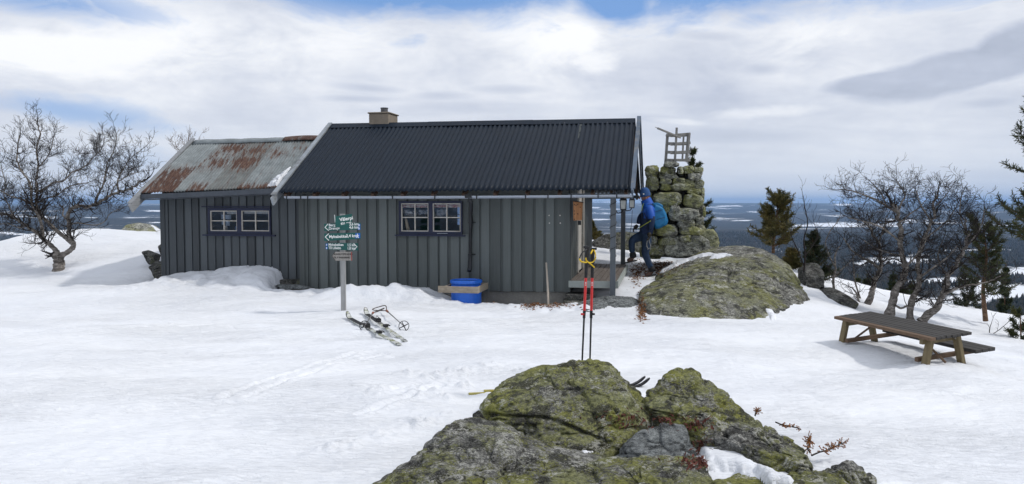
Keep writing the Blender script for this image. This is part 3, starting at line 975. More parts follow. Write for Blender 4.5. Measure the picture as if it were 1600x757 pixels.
# ---------------------------------------------------------------- roofs
def corrugated(name, eL, eR, rL, rR, n, amp, mat, square=1.0, slope_seg=14, wobble=0.0, seed=0, slip=0.0, thick=0.004, phase=0.0):
    """sheet between eave line eL-eR and ridge line rL-rR (hut coordinates u, v, z)"""
    nu = n * 8 + 1
    s = np.linspace(0, 1, nu); t = np.linspace(0, 1, slope_seg + 1)
    S, T = np.meshgrid(s, t, indexing='ij')
    e = np.array(eL)[None, None] * (1 - S)[..., None] + np.array(eR)[None, None] * S[..., None]
    r = np.array(rL)[None, None] * (1 - S)[..., None] + np.array(rR)[None, None] * S[..., None]
    p = e * (1 - T)[..., None] + r * T[..., None]
    nrm = np.cross(np.array(eR) - np.array(eL), np.array(rL) - np.array(eL)); nrm = nrm / np.linalg.norm(nrm)
    if nrm[2] < 0: nrm = -nrm
    wv = np.sin(2 * math.pi * (S * n + phase))
    wv = np.clip(wv * square, -1, 1) if square > 1 else wv
    d = amp * wv + wobble * fbm(S * 9, T * 5, octv=3, seed=seed)
    d = d + .007 * ((S * n / 9.0) % 1.0)
    p = p + nrm[None, None] * d[..., None]
    # uneven sheet ends at the eave
    W = H(0, 0, 0)[None, None] + p[..., 0:1] * HU + p[..., 1:2] * HV + p[..., 2:3] * np.array([0, 0, 1.0])
    nW = HU * nrm[0] + HV * nrm[1] + np.array([0, 0, nrm[2]])
    top = W.reshape(-1, 3); bot = (W - nW * thick).reshape(-1, 3)
    k_ = slope_seg + 1
    i = (np.arange(nu - 1)[:, None] * k_ + np.arange(slope_seg)[None]).reshape(-1)
    q = np.stack([i, i + k_, i + k_ + 1, i + 1], 1)
    N_ = len(top)
    edge = []
    for a in range(nu - 1):
        edge.append((a * k_, a * k_ + N_, (a + 1) * k_ + N_, (a + 1) * k_))
        edge.append((a * k_ + slope_seg, (a + 1) * k_ + slope_seg, (a + 1) * k_ + slope_seg + N_, a * k_ + slope_seg + N_))
    f = np.concatenate([q, q[:, ::-1] + N_, np.array(edge)])
    o = link_mesh(name, np.concatenate([top, bot]), f, mat, cabin, True)
    return o, S, T


eL, eR = pl(435, 302, -.35), pl(990, 297.5, -.35)
rL, rR = pl(519, 193.5, 2.0), pl(997, 185, 2.0)
EL_, ER_ = (eL[0], -.35, eL[1] + .012), (eR[0] - .05, -.35, eR[1] + .012)
RL_, RR_ = (rL[0], 2.0, rL[1] - .03), (rR[0] - .05, 2.0, rR[1] - .03)
corrugated('roof', EL_, ER_, RL_, RR_, 68, .012, M['roof_dark'], square=1.5, wobble=.008, seed=4)
BL_, BR_ = (EL_[0], 4.35, EL_[2]), (ER_[0], 4.35, ER_[2])
corrugated('roof', BL_, BR_, RL_, RR_, 68, .012, M['roof_dark'], square=1.5, seed=5)
# screws along the sheet laps
mb = MB()
rg = random.Random(2)
sl = np.array([0, 2.0 + .35, RL_[2] - EL_[2]]); 
for tt in (.06, .42, .66, .93):
    for i in range(22):
        s_ = (i * 3 + (1 if tt in (.42, .93) else 2)) / 68 + .25 / 68
        if s_ > .99: continue
        e = np.array(EL_) * (1 - s_) + np.array(ER_) * s_; r = np.array(RL_) * (1 - s_) + np.array(RR_) * s_
        q = e * (1 - tt) + r * tt
        mb.box(H(q[0], q[1] - .008, q[2] + .014), (.013, .013, .008))
mb.build('roof_screw', M['black_plastic'], cabin)['kind'] = 'stuff'
# ridge cap
mb = MB()
for (s0, s1) in ((0, .34), (.335, .68), (.675, 1.0)):
    a = np.array(RL_) * (1 - s0) + np.array(RR_) * s0; c_ = np.array(RL_) * (1 - s1) + np.array(RR_) * s1
    dz = .004 if s0 in (.335,) else 0
    for sg in (-1, 1):
        mb.hexa([H(a[0], a[1] + sg * .15, a[2] - .075 + dz), H(c_[0], c_[1] + sg * .15, c_[2] - .075 + dz), H(c_[0], c_[1], c_[2] + .022 + dz), H(a[0], a[1], a[2] + .022 + dz),
                 H(a[0], a[1] + sg * .15, a[2] - .068 + dz), H(c_[0], c_[1] + sg * .15, c_[2] - .068 + dz), H(c_[0], c_[1], c_[2] + .032 + dz), H(a[0], a[1], a[2] + .032 + dz)])
mb.build('ridge_cap', M['roof_dark'], cabin)


def hbeam(mb, a, c_, wd, ht, ext=0.0):
    mb.beam(H(*a), H(*c_), wd, ht, ext=ext)


# barge boards: left verge pale weathered, right verge blue grey
sdir = np.array([2.35, RL_[2] - EL_[2]]); sdir /= np.linalg.norm(sdir)
mb = MB()
lt = EL_[0] - .035
mb.beam(H(lt, -.35 - .17, EL_[2] - .10 - .07), H(lt + (RL_[0] - EL_[0]), 2.0, RL_[2] - .045), .03, .15)
mb.beam(H(lt - .005, -.35 - .13, EL_[2] + .0 - .045), H(lt - .005 + (RL_[0] - EL_[0]), 2.0, RL_[2] + .045), .085, .018)
mb.build('barge_board', M['barge_pale'], cabin)
mb = MB()
mb.beam(H(lt, 4.35 + .1, EL_[2] - .13), H(lt + (RL_[0] - EL_[0]), 2.0, RL_[2] - .045), .03, .15)
mb.build('barge_board', M['barge_pale'], cabin)
mb = MB()
rt = ER_[0] + .03
mb.beam(H(rt, -.35 - .06, EL_[2] - .05), H(rt + .0, 2.0, RR_[2] - .03), .03, .16)
mb.beam(H(rt + .01, -.35 - .04, EL_[2] + .045), H(rt + .01, 2.0, RR_[2] + .065), .075, .018)
mb.build('barge_board', M['barge'], cabin)
mb = MB()
mb.beam(H(rt, 4.41, EL_[2] - .05), H(rt, 2.0, RR_[2] - .03), .03, .16)
mb.beam(H(rt + .01, 4.4, EL_[2] + .045), H(rt + .01, 2.0, RR_[2] + .065), .075, .018)
mb.build('barge_board', M['barge'], cabin)
# soffit boards, rafters and eave beam over the porch
mb = MB()
for i in range(12):
    u = EL_[0] + .12 + i * (ER_[0] - EL_[0] - .2) / 11
    mb.beam(H(u, -.30, EL_[2] - .075), H(u, 2.0, RL_[2] - .12), .05, .10)
    mb.beam(H(u, 4.30, EL_[2] - .075), H(u, 2.0, RL_[2] - .12), .05, .10)
mb.build('rafter', M['rust_wood'], cabin)['kind'] = 'stuff'
for v_ in (-.02, 4.02):
    mb = MB(); hbeam(mb, (UR, v_, 1.78), (ER_[0] - .02, v_, 1.79), .07, .07); mb.build('eave_beam', M['post'], cabin)
mb = MB(); hb(mb, UL, UR, -.005, .06, 1.75, 1.9); mb.build('wall_plate', M['board'], cabin)
mb = MB()
for i in range(1, 12):
    f = i / 12; 
    mb.beam(H(UR + .01, lerp(-.3, 1.98, f), lerp(EL_[2], RL_[2], f) - .035), H(ER_[0] - .02, lerp(-.3, 1.98, f), lerp(EL_[2], RL_[2], f) - .035), .19, .018, up=HV + np.array([0, 0, .63]))
# gutter
g0, g1 = pl(446, 308.7, -.42), pl(988, 306.2, -.42)
mb = MB()
pr = []
for kk2 in range(9):
    an = math.pi + math.pi * kk2 / 8
    pr.append((.055 * math.cos(an), .045 * math.sin(an)))
pr2 = [(x * .93, y * .9 + .001) for x, y in reversed(pr)]
prof = pr + pr2
nseg = 14
vs = []; fs = []
for i in range(nseg + 1):
    f = i / nseg
    u = lerp(g0[0], g1[0], f); z = lerp(g0[1], g1[1], f) + .018 - .010 * math.sin(math.pi * f)
    for (a, c_) in prof:
        vs.append(H(u, -.42 + a, z + c_))
L_ = len(prof)
for i in range(nseg):
    for j in range(L_):
        j2 = (j + 1) % L_
        fs.append((i * L_ + j, i * L_ + j2, (i + 1) * L_ + j2, (i + 1) * L_ + j))
fs.append(tuple(range(L_))); fs.append(tuple(nseg * L_ + j for j in range(L_)))
mb.add(vs, fs)
gu = mb.build('gutter', M['gutter'], cabin, smooth=False)
for pxx in (450, 472, 483, 549, 615, 681, 746, 822, 857, 893, 935, 964):
    u, z = pl(pxx, 307, -.42); mb = MB()
    f = (u - g0[0]) / (g1[0] - g0[0]); z = lerp(g0[1], g1[1], f) + .018 - .010 * math.sin(math.pi * f)
    mb.box(H(u, -.478, z - .012), (.018, .012, .07), np.stack([HU, HV, [0, 0, 1]], 1))
    mb.beam(H(u, -.472, z + .018), H(u, -.30, z + .035), .02, .008)
    mb.build('gutter_bracket', M['black_plastic'], gu)
# downpipe
mb = MB()
pts = [pl(733, 308, -.42) + (-.40,), pl(733, 316, -.38) + (-.36,), pl(752 - 15, 330, -.1) + (-.11,), pl(737.5, 345, -.07) + (-.07,), pl(735, 420, -.07) + (-.07,)]
q = [H(pts[0][0], -.42, pts[0][1]), H(pts[0][0] + .02, -.38, pts[0][1] - .09), H(pl(735.5, 334, -.08)[0], -.085, pl(735.5, 336, -.08)[1]), H(pl(735.5, 345, -.08)[0], -.075, pl(735, 345, -.08)[1]), H(pl(734, 418, -.08)[0], -.075, pl(734, 416, -.08)[1]), H(pl(733, 424, -.12)[0], -.13, pl(733, 424, -.12)[1])]
mb.tube(q, .037, 10)
dp = mb.build('downpipe', M['black_plastic'], cabin, smooth=True)
for pyy in (348, 398):
    uu, zz = pl(735, pyy, -.075); mb = MB()
    mb.lathe([(.045, -.012), (.045, .012)], H(uu, -.075, zz), 12); mb.beam(H(uu + .03, -.075, zz), H(uu + .075, -.02, zz), .02, .015); mb.build('pipe_clamp', M['black_plastic'], dp)
mb = MB(); mb.box(H(pts[0][0], -.42, pts[0][1] + .01), (.12, .12, .06), np.stack([HU, HV, [0, 0, 1]], 1)); mb.build('outlet', M['black_plastic'], dp)
# chimney
c0, c1 = pl(578.5, 191, 2.0), pl(621, 176, 2.0)
ch = MB(); hb(ch, c0[0] - .01, c0[0] + .42, 1.95, 2.5, 3.1, pl(600, 177.5, 1.95)[1])
hb(ch, c0[0] - .035, c0[0] + .445, 1.925, 2.525, pl(600, 177.5, 1.95)[1], pl(600, 175.2, 1.95)[1])
cho = ch.build('chimney', M['chimney'], cabin, bevel=.012)
mb = MB(); pc = H(c0[0] + .235, 2.2, pl(600, 176, 1.95)[1] - .1)
mb.lathe([(.075, 0), (.075, .21), (.082, .21), (.082, .225), (.06, .225), (.06, .1)], pc, 20)
mb.build('flue', varied('flue', (.10, .10, .105), .5, .2, 6, metal=.3), cho, smooth=False)


# ---------------------------------------------------------------- windows
def window(px0, py0, px1, py1, v, sashes, valance, sill, extra=0):
    a = pl(px0, py1, v); c_ = pl(px1, py0, v)
    u0, z0, u1, z1 = a[0], a[1], c_[0], c_[1]
    U_ = lambda px: lerp(u0, u1, (px - px0) / (px1 - px0))
    Z_ = lambda py: lerp(z1, z0, (py - py0) / (py1 - py0))
    mb = MB()
    f = .0
    # casing: butted members
    sa = sashes
    tb = .001
    hb(mb, u0, u1, v - .045, v + .035, Z_(sa[0][1]) , z1)
    hb(mb, u0, u1, v - .045, v + .035, z0, Z_(sa[0][3]))
    hb(mb, u0, U_(sa[0][0]), v - .045, v + .035, Z_(sa[0][3]), Z_(sa[0][1]))
    hb(mb, U_(sa[0][2]), U_(sa[1][0]), v - .045, v + .035, Z_(sa[0][3]), Z_(sa[0][1]))
    hb(mb, U_(sa[1][2]), u1, v - .045, v + .035, Z_(sa[0][3]), Z_(sa[0][1]))
    win = mb.build('window', M['navy'], cabin)
    mb = MB()
    s0, s1, sy = sill
    hb(mb, U_(s0), U_(s1), v - .085, v - .046, Z_(sy + 1.2), Z_(sy - 1.0))
    mb.build('sill', M['navy'], win)
    for k_, (x0, y0, x1, y1) in enumerate(sa):
        A, B, D, E_ = U_(x0), U_(x1), Z_(y1), Z_(y0)
        fw = .017; vv0, vv1 = v - .030, v - .004
        mb = MB()
        hb(mb, A, B, vv0, vv1, D, D + fw); hb(mb, A, B, vv0, vv1, E_ - fw, E_)
        hb(mb, A, A + fw, vv0, vv1, D + fw, E_ - fw); hb(mb, B - fw, B, vv0, vv1, D + fw, E_ - fw)
        mu = (A + B) / 2; mz = (D + E_) / 2
        hb(mb, mu - .008, mu + .008, vv0 + .002, vv1, D + fw, E_ - fw)
        hb(mb, A + fw, mu - .008, vv0 + .003, vv1, mz - .008, mz + .008); hb(mb, mu + .008, B - fw, vv0 + .003, vv1, mz - .008, mz + .008)
        mb.build('sash', M['white_paint'], win)
        mb = MB(); hb(mb, A + .004, B - .004, v - .010, v - .007, D + .004, E_ - .004); mb.build('glass', M['glass'], win)
    return win, U_, Z_


def cloth_mat(name, c1, c2, scale=18, axis=2):
    m, k, b = principled(name, c1, .9, 0, .1)
    ob = k.new('ShaderNodeTexCoord').outputs['Object']
    nn = k.noise(k.map(ob, (3, 3, 14)), scale / 6, 4, .6)
    k.l.new(k.ramp(nn, [(.45, c1), (.55, c2)]), b.inputs['Base Color'])
    return m


M['valance'] = cloth_mat('valance', (.62, .58, .56), (.40, .16, .15), 26)
M['curtain'] = cloth_mat('curtain', (.40, .44, .50), (.12, .14, .18), 14)
M['curtain_grey'] = cloth_mat('curtain_grey', (.50, .52, .53), (.36, .39, .42), 5)


def curtain(win, u0, u1, z0, z1, v, mat, folds=9, amp=.02, lab=None, droop=0.0):
    n = 60
    vs = []; fs = []
    for i in range(n + 1):
        u = lerp(u0, u1, i / n); d = amp * math.sin(i / n * folds * 2 * math.pi) + amp * .4 * math.sin(i * 1.7)
        zz = z0 + droop * math.sin(math.pi * i / n)
        vs += [H(u, v + d, zz), H(u, v + d * .5, z1)]
    for i in range(n):
        fs.append((2 * i, 2 * i + 2, 2 * i + 3, 2 * i + 1))
    mb = MB(); mb.add(vs, fs)
    o = mb.build('curtain', mat, win, smooth=True)
    o.modifiers.new('thick', 'SOLIDIFY').thickness = .003
    if lab: o['label'] = lab
    return o


win, U_, Z_ = window(624.6, 314.5, 723, 367, 0, [(628, 318, 671, 361.8), (677.5, 317.8, 720.5, 361.8)], None, (619, 728, 367.6))
win['label'] = 'navy framed double window with small white panes and red and white valance'
curtain(win, U_(629), U_(670), Z_(324.8), Z_(318.5), .03, M['valance'], 8, .008)
curtain(win, U_(678.5), U_(719.5), Z_(324.6), Z_(318.5), .03, M['valance'], 8, .008)
for a, b_ in ((630, 648), (652, 670)):
    curtain(win, U_(a), U_(b_), Z_(337), Z_(328), .10, M['curtain'], 3, .03, droop=.03)
curtain(win, U_(680), U_(697), Z_(336.5), Z_(326), .10, M['curtain'], 3, .03, droop=-.03)
M['blue_paper'] = varied('blue_paper', (.28, .45, .75), .6, .3, 40)
mb = MB(); hb(mb, U_(715), U_(719), -.006 + .0, -.003, Z_(335), Z_(324)); hb(mb, U_(715), U_(719), -.006, -.003, Z_(340), Z_(336)); hb(mb, U_(715), U_(719), -.006, -.003, Z_(351), Z_(341.5))
mb.build('paper_strip', M['blue_paper'], win)
mb = MB(); M['linen'] = varied('linen', (.45, .38, .27), .8, .2, 12)
mb.tube([H(U_(632), .08, Z_(341)), H(U_(633.5), .08, Z_(350)), H(U_(636), .08, Z_(360))], [.02, .03, .035], 8); mb.build('curtain', M['linen'], win, smooth=True)
mb = MB(); hb(mb, U_(685), U_(701), -.075, -.062, Z_(364.6), Z_(364.0)); mb.build('window_hook', M['gutter'], win)

# ---------------------------------------------------------------- annex
AV = .25
a0 = pl(254.6, 372, AV)[0]; AR = -.03
AT = lambda u: lerp(1.80, 1.89, (u - a0) / (AR - a0))
AB = lambda u: .211
win2a = pl(327, 325, AV); win2b = pl(424, 366.5, AV)
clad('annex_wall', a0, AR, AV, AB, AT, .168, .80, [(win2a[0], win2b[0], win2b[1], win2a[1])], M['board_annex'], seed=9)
aw, U2, Z2 = window(327, 325, 424, 366.5, AV, [(330.5, 329.5, 372.5, 361.2), (379, 329.2, 421.8, 361)], None, (320, 432, 367.3))
aw['label'] = 'navy framed window of the annex with pale roller curtain'
mb = MB(); hb(mb, U2(318), U2(424), AV - .06, AV - .0235, Z2(324.2), Z2(322.6)); mb.build('drip_cap', M['navy'], aw)
curtain(aw, U2(380), U2(421), Z2(334.5), Z2(329.5), AV + .05, M['curtain_grey'], 6, .006)
curtain(aw, U2(353), U2(372), Z2(335), Z2(329.5), AV + .05, M['curtain_grey'], 4, .006)
mb = MB()
for a, b_, c_, d in ((336, 341, 343, 336), (342.5, 351, 343, 336), (337, 341, 352, 346), (343, 349, 354, 346)): hb(mb, U2(a), U2(b_), AV + .22, AV + .24, Z2(c_), Z2(d))
mb.build('picture', varied('picture', (.35, .45, .60), .7, .2, 9), aw)
mb = MB(); mb.lathe([(.0, 0), (.05, 0), (.05, .07), (.04, .075)], H(U2(366.5), AV + .12, Z2(360)), 14); mb.build('jar', varied('jar', (.06, .10, .22), .3), aw, smooth=False)
mb = MB(); mb.lathe([(.0, 0), (.03, 0), (.045, .04), (.03, .085)], H(U2(347.5), AV + .12, Z2(360)), 14); mb.build('bowl', M['white_paint'], aw, smooth=True)
# annex left, back wall, floor, foundation
arz = lambda v: lerp(1.84, 3.02, (v + .1) / 1.75) if v <= 1.65 else lerp(1.84, 3.02, (3.4 - v) / 1.75)
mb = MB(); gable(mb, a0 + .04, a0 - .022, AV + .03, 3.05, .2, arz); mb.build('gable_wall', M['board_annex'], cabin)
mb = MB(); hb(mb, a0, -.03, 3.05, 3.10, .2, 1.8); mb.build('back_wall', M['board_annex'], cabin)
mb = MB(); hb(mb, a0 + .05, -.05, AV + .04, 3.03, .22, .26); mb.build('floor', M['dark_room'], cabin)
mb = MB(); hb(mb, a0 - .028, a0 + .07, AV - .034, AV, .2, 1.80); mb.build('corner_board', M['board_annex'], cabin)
ael, aer = pl(220, 302, -.1), pl(430, 295, -.1)
arl, arr = pl(305, 219.2, 1.65), pl(497, 214, 1.65)
AEL, AER = (ael[0], -.1, ael[1]), (aer[0] + .35, -.1, aer[1] + .03)
ARL, ARR = (arl[0], 1.65, arl[1] - .02), (arr[0] + .15, 1.65, arr[1] - .02)
o, S, T = corrugated('roof', AEL, AER, ARL, ARR, 50, .013, M['roof_rusty'], wobble=.012, seed=8, slope_seg=24)
o['label'] = 'low corrugated roof of grey zinc sheets with brown rust'
# rust cover per sheet, as it stands on the roof
sx = S.ravel(); ty_ = T.ravel()
spx = np.zeros(len(sx))
ru = np.full(len(sx), -.15)


def rb(s0, s1, t0, t1, amt, soft=.02):
    global ru
    w_ = sstep(s0 - soft * .3, s0 + soft * .3, sx) * sstep(s1 + soft * .3, s1 - soft * .3, sx) * sstep(t0 - .14, t0 + .1, ty_) * sstep(t1 + .14, t1 - .1, ty_)
    ru = np.maximum(ru, -.15 + (amt + .15) * w_)


rb(.225, .44, -.2, 1.2, .02); rb(.44, .655, -.2, 1.2, .16); rb(.655, 1.1, -.2, 1.2, .0)
rb(.0, .225, -.1, .45, .75); rb(.0, .225, .33, .5, .5); rb(.03, .225, .0, .16, .95)
rb(.225, .44, .34, .98, .38); rb(.30, .44, .72, .92, .8); rb(.28, .42, .42, .62, .62); rb(.30, .42, -.1, .16, .5); rb(.34, .43, -.1, .06, .8)
rb(.44, .655, .3, .95, .42); rb(.46, .62, .38, .62, .75); rb(.5, .6, .66, .84, .68); rb(.44, .6, -.1, .02, .3)
rb(.655, .95, .55, .85, .35); rb(.70, .80, .62, .74, .62); rb(.64, .99, -.1, .075, .85); rb(.78, .9, .82, .97, .4)
ru = np.concatenate([ru, ru])
at_ = o.data.attributes.new('rust', 'FLOAT', 'POINT'); at_.data.foreach_set('value', ru.astype(np.float32))
tn = np.where((sx > .225) & (sx < .44), .25, np.where((sx >= .44) & (sx < .655), .85, np.where(sx >= .655, .12, 0.0)))
at_ = o.data.attributes.new('tone', 'FLOAT', 'POINT'); at_.data.foreach_set('value', np.concatenate([tn, tn]).astype(np.float32))
o2, _, _ = corrugated('roof', (AEL[0], 3.4, AEL[2]), (AER[0], 3.4, AER[2]), ARL, ARR, 56, .009, M['roof_rusty'], seed=18)
at_ = o2.data.attributes.new('rust', 'FLOAT', 'POINT'); at_.data.foreach_set('value', np.full(len(o2.data.vertices), .4, dtype=np.float32))
# ridge pieces: two grey, one rusty at the main roof
for (s0, s1, dz, kr) in ((0, .72, .0, -.1), (.70, 1.0, .018, .85)):
    mb = MB()
    a = np.array(ARL) * (1 - s0) + np.array(ARR) * s0; c_ = np.array(ARL) * (1 - s1) + np.array(ARR) * s1
    n = 14; vs = []; fs = []
    for i in range(n + 1):
        q = a * (1 - i / n) + c_ * (i / n); lift = dz + (.02 * math.sin(math.pi * i / n) if kr > 0 else .012 * abs(math.sin(i * .9)))
        for off, zz in ((-.15, -.08), (-.075, -.02), (0, .02), (.075, -.02), (.15, -.08)):
            vs.append(H(q[0], q[1] + off, q[2] + zz + lift))
    for i in range(n):
        for j in range(4): fs.append((i * 5 + j, (i + 1) * 5 + j, (i + 1) * 5 + j + 1, i * 5 + j + 1))
    mb.add(vs, fs)
    rc_ = mb.build('ridge_cap', M['roof_rusty'], cabin, smooth=True)
    md = rc_.modifiers.new('thick', 'SOLIDIFY'); md.thickness = .006
    at_ = rc_.data.attributes.new('rust', 'FLOAT', 'POINT'); at_.data.foreach_set('value', np.full(len(rc_.data.vertices), kr, dtype=np.float32))
M['barge_grey'] = wood_mat('barge_grey', (.24, .25, .26), 1, amt=.3)
mb = MB()
lt = AEL[0] - .03
mb.beam(H(lt, -.1 - .26, AEL[2] - .12 - .175), H(lt + (ARL[0] - AEL[0]) , 1.65, ARL[2] - .05), .03, .17)
mb.beam(H(lt - .02, -.1 - .26, AEL[2] - .195), H(lt - .02 + (ARL[0] - AEL[0]), 1.65, ARL[2] + .05), .10, .02)
mb.build('barge_board', M['barge_grey'], cabin)
mb = MB()
mb.beam(H(lt, 3.6, AEL[2] - .22), H(lt + (ARL[0] - AEL[0]), 1.65, ARL[2] - .05), .03, .17)
mb.build('barge_board', M['barge_grey'], cabin)
mb = MB()
hb(mb, AEL[0] + .0, AER[0] - .3, -.10, -.07, (AEL[2] - .12, AER[2] - .115), (AEL[2] - .025, AER[2] - .025))
hb(mb, AEL[0] + .02, AER[0] - .3, -.075, AV - .03, (AEL[2] - .135, AER[2] - .13), (AEL[2] - .122, AER[2] - .117))
mb.build('fascia', M['trim_dark'], cabin)

# ---------------------------------------------------------------- porch
PU0, PU1, PV1 = UR + .03, 5.80, 3.15
mb = MB()
nb = 8; wb = (PU1 - PU0) / nb
for i in range(nb):
    mb.hexa([H(PU0 + i * wb + .006, -.02, .30), H(PU0 + (i + 1) * wb - .006, -.02, .305), H(PU0 + (i + 1) * wb - .006, PV1, .345), H(PU0 + i * wb + .006, PV1, .345),
             H(PU0 + i * wb + .006, -.02, .325), H(PU0 + (i + 1) * wb - .006, -.02, .33), H(PU0 + (i + 1) * wb - .006, PV1, .37), H(PU0 + i * wb + .006, PV1, .37)])
dk = mb.build('deck', M['deck'], cabin)
mb = MB()
hb(mb, PU0 - .02, PU1 + .03, -.055, -.024, .205, (.318, .328))
mb.hexa([H(PU1 + .002, -.02, .21), H(PU1 + .03, -.02, .21), H(PU1 + .03, PV1, .25), H(PU1 + .002, PV1, .25), H(PU1 + .002, -.02, .326), H(PU1 + .03, -.02, .326), H(PU1 + .03, PV1, .366), H(PU1 + .002, PV1, .366)])
mb.build('rim_board', M['deck_rim'], dk)
for q_ in ((.08, .16, .19, .296), (2.9, 3.0, .15, .33)):
    mb = MB(); hb(mb, PU0, PU1 - .03, *q_); mb.build('joist', M['trim_dark'], dk)
p0 = pl(957.5, 470, -.06)
for (u, v, zb_, n_) in ((p0[0], -.105, p0[1] - .05, 0), (5.72, 3.2, .0, 1)):
    mb = MB(); hb(mb, u - .045, u + .045, v - .045, v + .045, zb_, 1.80 if n_ == 0 else 1.80)
    if n_ == 0:
        hb(mb, u - .018, u + .018, v - .052, v - .0455, zb_ + .02, 1.78)
    po = mb.build('post', M['post'], cabin)
    if n_ == 0:
        pts = []
        for i in range(90):
            an = i * .35; z = .75 + i * .0105
            rr_ = .062
            sx_ = max(-.052, min(.052, rr_ * 1.2 * math.cos(an))); sy_ = max(-.056, min(.052, rr_ * 1.2 * math.sin(an)))
            pts.append(H(u + sx_, v + sy_, z))
        mb = MB(); mb.tube(pts, .005, 5); mb.build('cable', M['black_plastic'], po)
# ---------------------------------------------------------------- rocks: rounded hulls with broken, layered surfaces
_ico = {}


def ico(level):
    if level not in _ico:
        bm = bmesh.new(); bmesh.ops.create_icosphere(bm, subdivisions=level, radius=1.0)
        v = np.array([q.co[:] for q in bm.verts]); f = np.array([[q.index for q in fc.verts] for fc in bm.faces])
        bm.free(); _ico[level] = (v, f)
    return _ico[level]


def hull_planes(pts):
    bm = bmesh.new()
    for p in pts: bm.verts.new(tuple(p))
    bmesh.ops.convex_hull(bm, input=bm.verts)
    bm.normal_update()
    c = np.mean([q.co[:] for q in bm.verts if q.link_faces], axis=0)
    pl_ = []
    for fc in bm.faces:
        nrm = np.array(fc.normal); p0_ = np.array(fc.verts[0].co)
        d = nrm @ (p0_ - c)
        if d < 0: nrm, d = -nrm, -d
        if d > 1e-4 and fc.calc_area() > 1e-6: pl_.append((nrm, d))
    bm.free()
    return c, np.array([p[0] for p in pl_]), np.array([p[1] for p in pl_])


